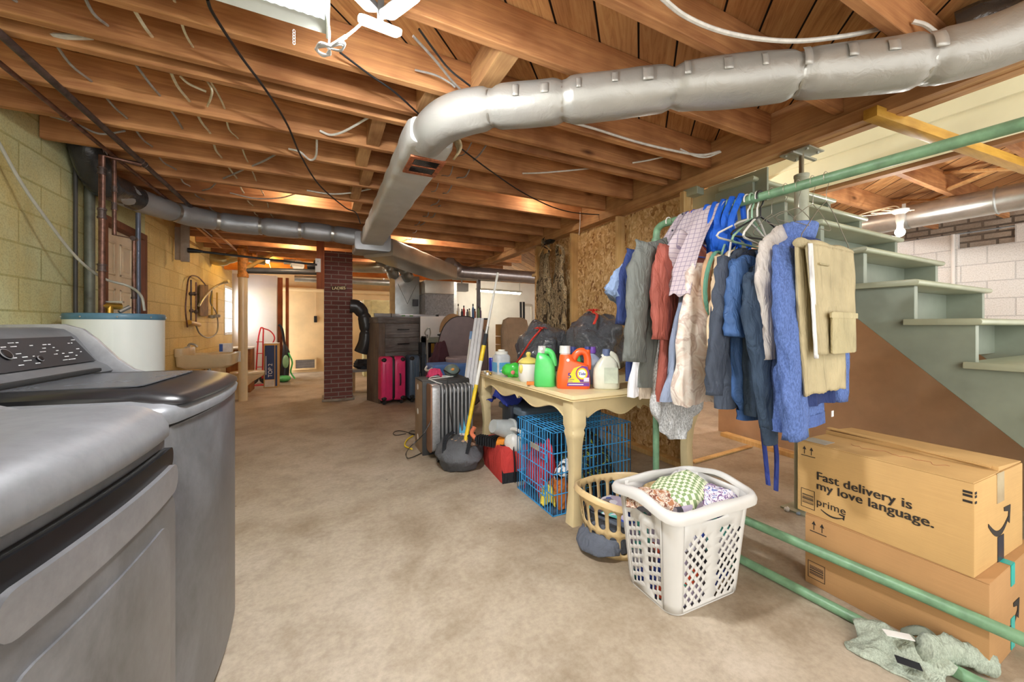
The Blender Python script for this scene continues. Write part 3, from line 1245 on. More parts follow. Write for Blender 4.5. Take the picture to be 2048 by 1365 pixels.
# cross bridging between the joists of that room and a white conduit on its wall
for k, (y0, y1, x) in enumerate(((.82, 1.33, 5.0), (1.37, 1.88, 5.6), (.27, .78, 5.4))):
    mb = MB()
    mb.bar((x, y0, JZ + .03), (x, y1, JZ + .17), .06, .018)
    mb.bar((x + .07, y0, JZ + .17), (x + .07, y1, JZ + .03), .06, .018)
    mb.solo('cross_bridging', M_lath, ('pair of pale diagonal bridging boards between joists behind the bare bulb', 'pair of pale diagonal bridging boards between joists past the bare bulb', 'pair of pale diagonal bridging boards between joists above the round duct behind the stairs')[k], 'wood brace', (x, y0, JZ))
c = W(1906, 560, x=RX - .02)
mb = MB()
mb.cyl((c.x, c.y, 0), (c.x, c.y, 2.28), .018, 10)
mb.solo('wall_conduit', M_white_wall, 'white painted conduit running up the white block wall behind the stairs', 'conduit', (c.x, c.y, 0))

# bulb in the room behind the stairs
org = W(1800, 465, x=4.6)
bl2 = thing('ceiling_bulb', 'bare white glowing bulb in a porcelain socket behind the stairs', 'bulb', org)
M_glow = emit('bulb_glow_white', (255, 255, 252), 300.0)
mb = MB()
mb.ell((0, 0, 0), (.034, .034, .038), 16, 10)
mb.build('bulb_globe', M_glow, bl2)
mb = MB()
mb.lathe([(.022, .03), (.022, .07), (.028, .10), (.03, .16), (.055, .18), (.062, .20), (.02, .205)], n=20)
mb.build('bulb_socket', flat('porcelain', (220, 212, 200), .3), bl2)
mb = MB()
for s in (0, 1, 2):
    mb.tube(spline([(.05 + .02 * s, .02, .2), (-.02, .1 - .03 * s, .22 + .01 * s), (.12, .14 + .1 * s, .25), (.3, .02 * s, .24)], 6), .005, 6)
mb.build('wire_tangle', flat('pale_wire', (226, 210, 180), .5), bl2)

# warm bulb near the toilet
org = W(535, 522, y=8.0)
bl3 = thing('ceiling_bulb', 'bare yellow glowing bulb with a pull string over the toilet corner', 'bulb', org)
mb = MB()
mb.ell((0, 0, 0), (.034, .034, .042), 16, 10)
mb.build('bulb_globe', emit('bulb_glow_warm', (255, 214, 120), 220.0), bl3)
mb = MB()
mb.lathe([(.02, .035), (.022, .08), (.05, .1), (.05, .12)], n=16)
mb.build('bulb_socket', flat('porcelain', (220, 212, 200), .3), bl3)
mb = MB()
mb.tube(spline([(0, .03, .06), (.04, .03, -.1), (.1, .02, -.2)], 6), .004, 5)
mb.build('pull_string', flat('pale_wire', (226, 210, 180), .5), bl3)

# fluorescent tube far back
a, b = W(957, 582, y=9.6), W(1040, 588, y=9.6)
org = (a + b) / 2
ft = thing('tube_light', 'long thin fluorescent tube glowing on the far ceiling', 'light fixture', org)
mb = MB()
mb.cyl(a - org, b - org, .022, 10)
mb.build('tube', emit('tube_glow', (255, 250, 226), 60.0), ft)
mb = MB()
mb.bar(a - org + Vector((-.05, .02, .05)), b - org + Vector((.05, .02, .05)), .12, .05)
mb.build('housing', M_fix, ft)
for q in (a, b):
    part_ = MB()
    part_.cyl(q - org + Vector((0, .02, .06)), Vector((q.x - org.x, q.y - org.y + .02, JZ + .19 - org.z)), .006, 6)
    part_.build('hanger_rod', M_mech, ft)
# ------------------------------------------------------------------ laundry machines (front faces +x)
def graphite(name, c=(140, 140, 140), rough=.26, metal=.55, smudge=.25):
    t = NT(name)
    co = t.co()
    n = t.noise(co, 3.2, 6, .65, .6)
    n2 = t.noise(co, 26, 4, .7)
    cc = t.ramp(n, [(.3, dk(c, 1 - smudge)), (.7, dk(c, 1 + smudge * .5))])
    cc = t.mix(.3, cc, t.ramp(n2, [(.35, (190, 190, 190)), (.6, (255, 255, 255))]), 'MULTIPLY')
    rg = t.add('ShaderNodeMapRange')
    rg.inputs[3].default_value = rough
    rg.inputs[4].default_value = rough + .22
    t.link(n, rg.inputs[0])
    return t.out(cc, rg.outputs[0], metal, .5)


M_grph = graphite('graphite_steel', (112, 114, 118), .22, .3)
M_grph_l = graphite('light_graphite_enamel', (132, 135, 140), .28, .35, .08)
M_chrome = graphite('brushed_silver_trim', (152, 154, 158), .22, .5, .06)
M_blackgloss = flat('black_glossy_plastic', (20, 20, 22), .3, 0, var=.2, scale=30, spec=.25)
M_blackglass = graphite('smudged_black_glass', (30, 31, 34), .22, .0, .5)
M_display = graphite('dark_control_panel', (34, 34, 37), .4, 0, .2)
M_groove = flat('dark_groove', (18, 18, 18), .8)
M_mark = flat('pale_panel_marks', (196, 198, 200), .5)


def front_x(y, w, bulge):
    """outward bulge of a bowed front at y across width w"""
    q = 2 * y / w - 1
    return bulge * (1 - q * q)


def bowed_slab(mb, w, x0, x1, z0, z1, bulge, rad=.02, ny=18, top_fn=None):
    """solid between x0 (back) and bowed front x1, from z0 to z1, rounded front top edge"""
    rr = []
    for i in range(ny + 1):
        y = w * i / ny
        e = min(y, w - y)
        cor = 0
        if e < .035:
            cor = .035 - math.sqrt(max(0, .035 ** 2 - (.035 - e) ** 2))
        xf = x1 + front_x(y, w, bulge) - cor
        ring = [(x0, y, z0), (xf, y, z0)]
        for k in range(7):
            a = R(90 * k / 6)
            ring.append((xf - rad + rad * math.cos(a), y, z1 - rad + rad * math.sin(a)))
        ring.append((x0, y, z1))
        rr.append(ring)
    mb.rings(rr)
    return mb


# --- washer
wa = thing('washing_machine', 'graphite grey top loading washer with black glass lid beside the dryer', 'washing machine', (-1.055, 1.243, 0), R(-3))
WW = .69
mb = MB()
bowed_slab(mb, WW, 0, .70, .03, .905, .03, .004)
mb.build('cabinet', M_grph, wa)
mb = MB()
mb.box(.02, .68, .03, WW - .03, .0, .032)
mb.build('plinth', M_groove, wa)
# silver top collar around the lid
mb = MB()
rr = []
for i in range(25):
    y = WW * i / 24
    e = min(y, WW - y)
    sh = min(1, e / .05)
    xf = .705 + front_x(y, WW, .035) - .03 * (1 - sh) ** 2
    zt = .955 + .018 * math.sqrt(max(0, 1 - (1 - sh) ** 2))
    ring = [(0, y, .912), (xf, y, .912), (xf + .004, y, .935), (xf - .008, y, .952), (xf - .03, y, zt - .012), (xf - .09, y, zt), (.3, y, zt + .008), (0, y, zt + .008)]
    rr.append(ring)
mb.rings(rr)
mb.build('top_collar', M_grph_l, wa, smooth=60)
mb = MB()
bowed_slab(mb, WW - .004, .01, .698, .903, .914, .03, .002)
mb.build('seam_groove', M_groove, wa)
# lid: black glass, drooping front
mb = MB()
LW = WW - .11
rr = []
for i in range(27):
    y = .055 + LW * i / 26
    e = min(y - .055, .055 + LW - y)
    sh = math.sqrt(max(0, 1 - (1 - min(1, e / .05)) ** 2))
    xf = .712 + front_x(y, WW, .035) - .05 * (1 - sh)
    ring = [(.30, y, .965), (xf - .02, y, .948), (xf, y, .955), (xf - .004, y, .966), (xf - .03, y, .976 + .004 * sh), (xf - .09, y, .985 + .008 * sh), (xf - .2, y, .988 + .010 * sh), (.31, y, .988 + .010 * sh), (.30, y, .985)]
    rr.append(ring)
mb.rings(rr)
lid = mb.build('lid', M_blackglass, wa, smooth=60)
mb = MB()
mb.prism(rrect(.30, .40, .03, 5, .46, WW / 2), lambda a, b, d: (a, b, .9975 + d), .003)
mb.build('lid_window', graphite('lid_window_glass', (84, 87, 92), .16, .1, .12), lid)
# control panel
prof = [(.0, .96), (.30, .965), (.335, 1.0), (.318, 1.02), (.292, 1.035), (.235, 1.125), (.205, 1.15), (.17, 1.156), (.0, 1.15)]
mb = MB()
mb.prism(prof, lambda a, b, d: (a, .012 + d, b), WW - .03)
cp_ = mb.build('control_console', graphite('dark_console_shell', (88, 90, 93), .3, .2, .1), wa, bevel=.006)
mb = MB()
n_ = Vector((.09, 0, .057)).normalized()
mb.prism([(.03, .0), (WW - .045, 0), (WW - .06, .103), (.03, .103)], lambda a, b, d: Vector((.2935 - .057 / .1066 * b, a, 1.036 + .09 / .1066 * b)) + n_ * d, .004)
dsp = mb.build('display', M_display, cp_)
pan = lambda a, b, d=.0055: Vector((.2935 - .057 / .1066 * b, a, 1.036 + .09 / .1066 * b)) + n_ * d
rnd = random.Random(11)
for i in range(46):
    mb = MB()
    a = .28 + .33 * rnd.random()
    b = .015 + .012 * int(rnd.random() * 7)
    ww = rnd.uniform(.006, .022)
    mb.prism([(a, b), (a + ww, b), (a + ww, b + .0022), (a, b + .0022)], lambda x, y, d: pan(x, y, .0045 + d), .0006)
    mb.build('printed_mark', M_mark, dsp)
for (a, b, r_) in ((.30, .052, .016), (.40, .028, .0085), (.245, .03, .008)):
    mb = MB()
    mb.rings([[pan(a + rr_ * math.cos(2 * PI * k / 20), b + rr_ * math.sin(2 * PI * k / 20), d) for k in range(20)] for rr_, d in ((r_, .004), (r_, .009), (r_ * .8, .012))])
    kb = mb.build('button', M_blackgloss, cp_)
    mb = MB()
    mb.tube([pan(a + r_ * math.cos(2 * PI * k / 20), b + r_ * math.sin(2 * PI * k / 20), .0095) for k in range(21)], .0012, 5)
    mb.build('button_ring', M_chrome, kb)
# curved chrome end cheek of the console, both ends
for y0 in (0, WW - .02):
    mb = MB()
    pr = [(.0, .955), (.46, .975), (.44, .982), (.39, 1.0), (.345, 1.04), (.285, 1.115), (.25, 1.15), (.20, 1.168), (.0, 1.165)]
    mb.prism(pr, lambda a, b, d: (a, y0 + d, b), .02)
    mb.build('console_cheek', M_chrome, cp_, bevel=.006)
mb = MB()
mb.prism([(.30, .05), (.33, .05), (.33, WW - .1), (.30, WW - .1)], lambda a, b, d: (a + .008, b, 1.004 + d), .012)
mb.build('console_slot', M_groove, cp_, bevel=.004)

# --- dryer
dy = thing('clothes_dryer', 'graphite grey dryer with black door handle slot nearest the camera', 'clothes dryer', (-1.0829, .5493, 0), R(-5.5))
mb = MB()
bowed_slab(mb, WW, 0, .695, .03, .902, .02, .004)
mb.build('cabinet', M_grph, dy)
mb = MB()
mb.box(.02, .68, .03, WW - .03, 0, .032)
mb.build('plinth', M_groove, dy)
mb = MB()
rr = []
for i in range(27):
    y = WW * i / 26
    e = min(y, WW - y)
    sh = math.sqrt(max(0, 1 - (1 - min(1, e / .06)) ** 2))
    xf = .705 + front_x(y, WW, .03) - .035 * (1 - sh)
    zt = .958 + .034 * sh
    ring = [(0, y, .907), (xf - .006, y, .907), (xf, y, .913), (xf - .001, y, .935), (xf - .014, y, .945 + .017 * sh), (xf - .045, y, zt - .010), (xf - .10, y, zt - .001), (.4, y, zt), (0, y, zt)]
    rr.append(ring)
mb.rings(rr)
mb.build('top_cover', M_grph_l, dy, smooth=70)
mb = MB()
bowed_slab(mb, WW - .004, .01, .693, .899, .909, .02, .002)
mb.build('seam_groove', M_groove, dy)
# bowed door parts: all follow the same front curve
DB = .028


def door_piece(mb, y0, y1, z0, z1, x0, x1, r0=.02, n=14, zcurve=0):
    """slab hugging the bowed front, rounded outline"""
    ol = rrect(y1 - y0, z1 - z0, r0, 5, (y0 + y1) / 2, (z0 + z1) / 2)
    pts = []
    for i, p in enumerate(ol):
        q = ol[(i + 1) % len(ol)]
        k = max(1, int(math.hypot(q[0] - p[0], q[1] - p[1]) / .03))
        for j in range(k):
            pts.append((p[0] + (q[0] - p[0]) * j / k, p[1] + (q[1] - p[1]) * j / k))
    f = lambda x: (lambda a, b: (x + front_x(a, WW, DB), a, b + zcurve * (2 * a / WW - 1) ** 2))
    perf(pts, [], f(x1), mb, .03)
    rr = [[f(x)(a, b) for a, b in pts] for x in (x0, x1)]
    mb.rings(rr, cap=False)
    return mb


mb = MB()
door_piece(mb, .045, WW - .02, .20, .885, .69, .700, .05)
mb.build('door_gasket', M_groove, dy)
mb = MB()
door_piece(mb, .055, WW - .032, .21, .79, .70, .712, .06)
dd_ = mb.build('door', M_grph, dy)
mb = MB()
door_piece(mb, .17, WW - .085, .26, .735, .712, .716, .05)
mb.build('door_inset', graphite('smudged_door_steel', (122, 124, 128), .2, .3, .3), dd_)
mb = MB()
door_piece(mb, .168, WW - .028, .784, .846, .70, .716, .03)
mb.build('door_silver_strip', M_chrome, dd_)
mb = MB()
door_piece(mb, .155, WW - .022, .838, .882, .69, .706, .018)
hs = mb.build('handle_slot', M_blackgloss, dd_)
# ------------------------------------------------------------------ water heater
HX, HY = -1.295, 3.62
wh = thing('water_heater', 'white cylindrical electric water heater with blue lid against the green block wall', 'water heater', (HX, HY, 0))
M_heater = flat('heater_white_enamel', (226, 234, 232), .28, var=.03, scale=2)
M_blue_lid = flat('heater_blue_lid', (86, 128, 152), .4, var=.1)
M_copper = flat('aged_copper', (116, 84, 72), .42, .6, var=.3, scale=25)
M_dcopper = flat('dark_iron_pipe', (92, 78, 74), .5, .5, var=.3, scale=20)
M_brass = flat('brass', (200, 160, 70), .3, .8, var=.1)
M_tin = flat('solder_grey', (176, 176, 170), .4, .7)
mb = MB()
mb.lathe([(.24, .0), (.25, .03), (.25, 1.21)], n=48)
mb.build('tank_jacket', M_heater, wh, smooth=60)
mb = MB()
mb.lathe([(.252, 1.205), (.254, 1.208), (.254, 1.238), (.248, 1.246), (.02, 1.252)], n=48)
lidh = mb.build('lid', M_blue_lid, wh, smooth=40)
for k in range(9):
    a = R(-150 + 40 * k)
    mb = MB()
    mb.ell((.255 * math.cos(a), .255 * math.sin(a), 1.222), (.006, .006, .006), 8, 6)
    mb.build('screw', M_tin, lidh)
mb = MB()
mb.lathe([(.0255, 0), (.0255, 1.2)], n=4)
mb.bm.clear()
mb.box(.2475, .2525, -.0035, .0035, .01, 1.2)
mb.build('jacket_seam', M_heater, wh).rotation_euler = (0, 0, R(-75))
rv = MB()
rv.cyl((-.03, -.02, 1.245), (-.03, -.02, 1.30), .02, 10)
rv.cyl((-.06, -.05, 1.30), (.01, .03, 1.30), .022, 12)
rl = rv.build('relief_valve', M_brass, wh)
mb = MB()
mb.box(-.05, .04, -.03, .0, 1.325, 1.335)
mb.cyl((.01, .01, 1.26), (.05, .05, 1.30), .014, 8)
mb.build('valve_lever', M_tin, rl)


def pipe(name, pts, r, m, label, fittings=(), cat='pipe', fm=None, fr=1.35, n=10):
    o = thing(name, label, cat, pts[0])
    o0 = Vector(pts[0])
    mb = MB()
    mb.tube([Vector(p) - o0 for p in pts], r, n)
    mb.build('run', m, o)
    for p, d, l in fittings:
        mb = MB()
        p = Vector(p) - o0
        d = Vector(d).normalized()
        mb.tube([p - d * l / 2, p - d * l * .32, p - d * l * .3, p + d * l * .3, p + d * l * .32, p + d * l / 2], [r * fr, r * fr, r * 1.15, r * 1.15, r * fr, r * fr], 10)
        mb.build('fitting', fm or m, o)
    return o


ZP = 2.345
pipe('water_pipe', [(-1.171, -.8, ZP), (-1.171, 3.66, ZP), (-1.171, 5.6, ZP)], .017, M_dcopper, 'dark water pipe hung under the joists, right of the two side by side', [((-1.171, 3.66, ZP), (0, 1, 0), .07), ((-1.171, 2.2, ZP), (0, 1, 0), .05)])
pipe('water_pipe', [(-1.303, -.8, ZP), (-1.303, 6.2, ZP)], .0125, M_copper, 'thin brown copper pipe hung under the joists, left of the two', [((-1.303, 3.05, ZP), (0, 1, 0), .05)])
x1 = -1.352
pipe('water_pipe', [(-1.171, 3.64, ZP - .02), (x1, 3.57, ZP - .02), (x1, 3.57, 1.246)], .0185, M_copper, 'copper riser pipe into the water heater lid, first one from the camera', [((x1, 3.57, 1.93), (0, 0, 1), .07), ((x1, 3.57, 2.22), (0, 0, 1), .05), ((x1, 3.57, 1.56), (0, 0, 1), .05)], fm=M_dcopper)
x2, x3 = -1.308, -1.238
pipe('water_pipe', [(-1.303, 3.62, ZP - .01), (x2, 3.62, ZP - .03), (x2, 3.62, 1.80), (x3, 3.72, 1.80), (x3, 3.72, 1.246)], .0125, M_copper, 'thinner copper pipe with a sideways jog rising from the water heater', [((x2, 3.62, 2.0), (0, 0, 1), .05), ((x2, 3.62, 2.12), (0, 0, 1), .04), ((x3, 3.72, 1.80), (0, 1, 0), .05), ((x3, 3.72, 1.40), (0, 0, 1), .08)], fm=M_dcopper)
pipe('wall_conduit', [(LX + .04, 4.02, 1.246), (LX + .04, 4.02, 2.36)], .03, flat('grey_green_conduit', (112, 116, 104), .5, .2, var=.2), 'fat grey green conduit standing on the block wall behind the water heater')
pipe('wall_conduit', [(LX + .03, 3.86, .9), (LX + .03, 3.86, 2.36)], .012, flat('dark_conduit', (64, 62, 58), .5), 'thin black conduit running up the block wall behind the water heater')
pipe('wall_conduit', [(-1.30, 3.98, 1.25), (-1.30, 3.98, 2.05)], .016, flat('slate_conduit', (86, 92, 108), .4, .4), 'slate grey pipe rising behind the copper pipes of the water heater')
hp = [W(-30, 235, x=-1.56), W(0, 290, x=-1.56), W(40, 362, x=-1.54), W(85, 428, x=-1.50), W(150, 512, x=-1.44), W(205, 556, x=-1.37), W(258, 573, x=-1.26), W(282, 592, x=-1.18), W(289, 622, x=-1.16)]
mb = MB()
mb.tube(spline(hp, 6), .0085, 8)
mb.solo('grey_hose', flat('grey_tube', (176, 176, 164), .4, .2), 'thin grey flexible conduit sagging along the green wall down to the water heater', 'conduit', hp[1])

# ------------------------------------------------------------------ cables between the joists
M_romex = flat('cream_cable', (216, 206, 178), .5, var=.12, scale=30)
M_romex_g = flat('grey_cable', (160, 156, 150), .5, var=.15, scale=30)
M_romex_w = flat('white_cable', (222, 220, 212), .45, var=.08, scale=30)
M_blackc = flat('black_cable', (30, 30, 32), .4)
rnd = random.Random(21)


def run(x, y0, y1, m, r, label, flatc=None, sag=.03, wob=.012, pair=0):
    pts = []
    js = [y for y in JY + JY_FAR if y0 <= y <= y1]
    ys = [y0] + js + [y1]
    for a, b in zip(ys, ys[1:]):
        zz = 2.425
        pts.append((x + rnd.uniform(-wob, wob), a, zz))
        if b - a > .2:
            pts.append((x + rnd.uniform(-wob, wob) * 1.5, (a + b) / 2, zz - sag * rnd.uniform(.5, 1.2)))
    pts.append((x, y1, 2.425))
    mb = MB()
    sp = spline(pts, 5)
    mb.tube(sp, r, 7, flat=flatc)
    if pair:
        mb.tube([p + Vector((pair, 0, .003)) for p in sp], r, 7, flat=flatc)
    mb.solo('electrical_cable', m, label, 'cable', pts[0])


run(-.668, 1.5, 5.2, M_romex, .007, 'cream flat cable threaded through the joists, second from the block wall pipes', .6, pair=.0)
run(-.52, 1.5, 5.2, M_romex, .006, 'cream cable threaded through the joists under the shop light end', .6, sag=.02)
run(-1.07, 1.93, 5.2, M_romex_g, .006, 'grey cable threaded through the joists beside the dark water pipe')
run(-.80, .7, 3.2, M_romex_g, .006, 'dark grey cable threaded through the nearest joists above the washer')
run(1.02, 2.2, 4.8, M_romex_g, .006, 'grey cable threaded through the joists right of the trunk duct', sag=.045)
run(.90, 2.2, 3.6, M_romex_g, .004, 'thin grey wire hanging through the joists just right of the trunk duct', sag=.05)
run(1.10, 3.9, 5.7, M_romex_g, .006, 'grey cable threaded through the far joists right of the trunk duct', sag=.04)


def piece(pts, r, m, label, name='electrical_cable', flatc=None):
    mb = MB()
    mb.tube(spline(pts, 7), r, 7, flat=flatc)
    mb.solo(name, m, label, 'cable', pts[0])


zj = 2.40
piece([W(640, 262, z=zj), W(662, 270, z=zj - .02), W(690, 262, z=zj - .02), W(732, 238, z=zj), W(745, 230, z=zj + .02)], .007, M_romex_w, 'white cable dipping out of a joist left of the duct elbow')
piece([W(578, 298, z=zj), W(600, 304, z=zj - .03), W(620, 320, z=zj - .045), W(632, 312, z=zj - .04), W(634, 276, z=zj - .01)], .007, M_romex_w, 'white cable hooked under a joist in a J bend')
piece([W(614, 381, z=zj), W(660, 388, z=zj - .015), W(700, 386, z=zj - .015), W(742, 378, z=zj)], .007, M_romex_w, 'white cable sagging below a far joist left of the trunk duct')
piece([W(75, 70, z=2.41), W(110, 72, z=2.40), W(150, 74, z=2.41), W(185, 74, z=2.43)], .012, M_romex_w, 'fat white conduit poking out of a hole near the block wall')
piece([W(505, 332, z=zj), W(528, 322, z=zj), W(553, 308, z=zj + .02)], .007, M_romex_g, 'grey cable slanting from a hole, middle of the joist bays')
piece([W(447, 357, z=zj), W(468, 348, z=zj - .01), W(490, 338, z=zj)], .007, M_romex_g, 'grey cable slanting from a hole toward the block wall, farther bay')
piece([W(405, 381, z=zj), W(420, 377, z=zj - .01), W(432, 366, z=zj)], .006, M_romex_g, 'short grey cable hooking from a hole in a far joist')
piece([W(460, 386, z=zj), W(510, 397, z=zj - .02), W(560, 396, z=zj - .02), W(590, 388, z=zj)], .006, M_romex_g, 'grey cable sagging below the joist before the dark round duct')
piece([W(360, 152, z=zj + .02), W(375, 166, z=zj), W(395, 176, z=zj), W(412, 183, z=zj)], .006, M_romex, 'cream cable loop twisting out of a joist hole')
piece([W(414, 162, z=zj + .02), W(424, 180, z=zj - .02), W(421, 198, z=zj - .02), W(415, 212, z=zj)], .009, M_romex, 'thick cream cable curling down beside the twisted loop', flatc=.6)
piece([W(100, 232, z=zj), W(150, 247, z=zj - .02), W(200, 268, z=zj - .03), W(250, 262, z=zj)], .006, M_romex_g, 'grey cable swagged near the block wall top')
piece([W(1045, 347, z=zj), W(1080, 346, z=zj - .01), W(1130, 342, z=zj), W(1180, 337, z=zj + .02)], .006, M_romex_w, 'white cable poking from a joist at the middle right bays')
piece([W(1265, 326, z=zj), W(1295, 321, z=zj), W(1335, 312, z=zj + .02)], .006, M_romex_w, 'white cable poking from a joist hole close to the beam')
piece([W(1125, 240, z=2.385), W(1190, 258, z=2.38), W(1270, 283, z=2.375), W(1340, 300, z=2.37), W(1400, 310, z=2.38), W(1440, 303, z=2.40)], .008, M_romex_w, 'long white cable under the duct running to the beam')
piece([W(1360, 298, z=2.41), W(1390, 312, z=2.37), W(1415, 314, z=2.37), W(1442, 304, z=2.40)], .006, M_romex_w, 'short white cable looped beside the long one at the beam')
piece([W(1315, -12, z=2.34), W(1370, 32, z=2.33), W(1440, 62, z=2.33), W(1520, 78, z=2.34), W(1600, 82, z=2.35), W(1690, 72, z=2.37), W(1768, 56, z=2.41)], .009, M_romex_w, 'thick white cable swooping in a wide arc above the silver duct')
piece([W(1825, 43, z=2.42), W(1850, 50, z=2.40), W(1872, 66, z=2.37)], .009, M_romex_w, 'white cable stub bending from a joist near the dark flexible duct')
piece([W(415, 0, z=2.37), W(428, 30, z=2.355), W(480, 110, z=2.35), W(535, 185, z=2.35), W(575, 250, z=2.345), W(602, 312, z=2.34), W(640, 372, z=2.33), W(690, 415, z=2.33), W(712, 426, z=2.34), W(721, 448, z=2.36)], .006, M_blackc, 'long black cable stapled diagonally under the joists from the shop light', name='black_cable')
piece([W(680, 105, z=2.36), W(740, 150, z=2.355), W(790, 185, z=2.355), W(850, 240, z=2.36)], .005, M_blackc, 'black cable running from the panel lamp behind the duct elbow', name='black_cable')
piece([W(920, 296, z=2.355), W(985, 345, z=2.35), W(1050, 388, z=2.335), W(1110, 416, z=2.33), W(1160, 427, z=2.335), W(1232, 431, z=2.34)], .0055, M_blackc, 'black cable drooping from the trunk duct toward the chipboard wall', name='black_cable')
piece([W(838, 58, z=2.40), W(868, 100, z=2.39), W(900, 140, z=2.38), W(940, 172, z=2.37)], .005, M_blackc, 'black cable hanging right of the panel lamp', name='black_cable')
piece([W(826, 72, z=2.42), W(870, 120, z=2.41), W(905, 163, z=2.39), W(920, 178, z=2.38)], .006, M_romex_g, 'grey cable slanting down to the duct elbow beside the black one')
piece([W(830, 140, z=2.42), W(870, 150, z=2.40), W(900, 166, z=2.385), W(910, 175, z=2.37)], .005, M_romex_g, 'grey cable curving over the duct elbow')
piece([W(1160, 424, x=2.6), W(1160, 445, x=2.595), W(1158, 470, x=2.59)], .004, M_romex_w, 'short white cord end dangling at the chipboard wall top', name='hanging_string')
# ------------------------------------------------------------------ garment rack
M_green = flat('chipped_green_paint', (118, 158, 124), .4, var=.14, scale=18)
RODZ = 1.789
RF, RN = Vector((1.867, 1.729, RODZ)), Vector((1.965, .02, RODZ))
RYAW = math.atan2(RN.x - RF.x, RF.y - RN.y)
rk = thing('garment_rack', 'green painted pipe clothes rack with hanging clothes in front of the stairs', 'clothes rack', (RF.x, RF.y, 0), RYAW)
LR = (RN - RF).length
mb = MB()
mb.tube(spline([(0, -.0, RODZ - .09), (0, -.008, RODZ - .03), (0, -.035, RODZ - .006)], 5) + [(0, -.06, RODZ), (0, -LR, RODZ)], .021, 16)
mb.build('top_rod', M_green, rk)
for y in (0, -LR + .03):
    mb = MB()
    mb.cyl((0, y, .02), (0, y, RODZ - .09), .019, 16)
    mb.build('upright', M_green, rk)
mb = MB()
mb.lathe([(.026, -.02), (.03, 0), (.026, .02)], (0, 0, RODZ - .10), 14)
mb.build('elbow_fitting', M_green, rk)
mb = MB()
mb.cyl((0, .02, .187), (0, -LR, .187), .021, 14)
mb.build('lower_rail', M_green, rk)
mb = MB()
mb.cyl((-.07, .02, .021), (-.07, -LR, .021), .02, 14)
mb.build('floor_rail', M_green, rk)
for y in (0, -LR + .03):
    mb = MB()
    mb.cyl((-.25, y, .021), (.25, y, .021), .019, 12)
    mb.build('foot', M_green, rk)


def rodp(y):
    f = (RF.y - y) / (RF.y - RN.y)
    return RF.lerp(RN, f)


def fabric(name, c, weave=140, var=.08, rough=.85, bump=.25, heather=0, sheen=.0):
    t = NT(name)
    co = t.co()
    n = t.noise(co, 6, 4)
    cc = t.ramp(n, [(.3, dk(c, 1 - var)), (.7, dk(c, 1 + var * .6))])
    if heather:
        h = t.noise(t.co((1, 1, .35)), 190, 3, .8)
        cc = t.mix(heather, cc, t.ramp(h, [(.38, dk(c, .62)), (.62, tuple(min(255, k * 1.25 + 18) for k in c))]))
    w = t.noise(co, weave * 2, 2)
    fo = t.noise(t.co((1, 1, .32)), 17, 3, .55, 1.1)
    b2 = t.add('ShaderNodeBump')
    b2.inputs['Strength'].default_value = .75
    b2.inputs['Distance'].default_value = .03
    t.link(fo, b2.inputs['Height'])
    b1 = t.add('ShaderNodeBump')
    b1.inputs['Strength'].default_value = bump
    b1.inputs['Distance'].default_value = .002
    t.link(w, b1.inputs['Height'])
    t.link(b2.outputs[0], b1.inputs['Normal'])
    t.link(b1.outputs[0], t.b.inputs['Normal'])
    t.b.inputs['Sheen Weight'].default_value = sheen
    return t.out(cc, rough, 0, .25)


def checks(name, base, line, period, lw=.12, both=True, rot=0, sw=None):
    t = NT(name)
    co = t.co(rot=(0, rot, 0), sw=sw)
    s = t.add('ShaderNodeSeparateXYZ')
    t.link(co, s.inputs[0])
    m = None
    for i in (1, 2):
        f = t.math('FRACT', t.math('DIVIDE', s.outputs[i], period))
        q = t.math('LESS_THAN', f, lw)
        m = q if m is None else t.math('MAXIMUM', m, q)
    cc = t.mix(t.math('MULTIPLY', m, .8), base, line)
    t.bump(t.noise(co, 200, 2), .2, .002)
    return t.out(cc, .85, 0, .2)


def lerp_prof(prof, z):
    if z >= prof[0][0]:
        return prof[0][1:]
    for a, b in zip(prof, prof[1:]):
        if a[0] >= z >= b[0]:
            f = (a[0] - z) / max(1e-9, a[0] - b[0])
            f2 = f * f * (3 - 2 * f)
            return [p + (q - p) * f2 for p, q in zip(a[1:], b[1:])]
    return prof[-1][1:]


def body(mb, prof, seed=0, fold=.012, kf=22, nz=46, n=44, hem=0, lean=0, hole=True):
    """hanging cloth tube: prof rows are (z, x left, x right, half thickness), z measured from the rod"""
    z0, z1 = prof[0][0], prof[-1][0]
    rr = []
    for i in range(nz + 1):
        z = z0 + (z1 - z0) * i / nz
        xl, xr, th = lerp_prof(prof, z)
        th *= .68
        dn = min(1, (z0 - z) / .35)
        ring = []
        for k in range(n):
            a = 2 * PI * k / n
            ca, sa = math.cos(a), math.sin(a)
            ex = abs(ca) ** .8 * (1 if ca > 0 else -1)
            x = (xl + xr) / 2 + (xr - xl) / 2 * ex
            side = 1 if sa >= 0 else -1
            y = th * abs(sa) ** .7 * side
            f = mnoise.noise(Vector((x * kf * .45 + seed, side * 1.3 + seed, z * 1.6))) + .5 * mnoise.noise(Vector((x * kf + seed * 2, side * 2.2, z * 2.8)))
            y += fold * (.25 + dn) * f * abs(sa) ** .4
            x += fold * .5 * mnoise.noise(Vector((z * 9, a, seed)))
            zz = z + (hem * mnoise.noise(Vector((x * 14, side, seed))) if i > nz - 2 else 0)
            ring.append((x, y + lean * (z0 - z), zz))
        rr.append(ring)
    mb.rings(rr, cap=False)
    # close the top
    return mb


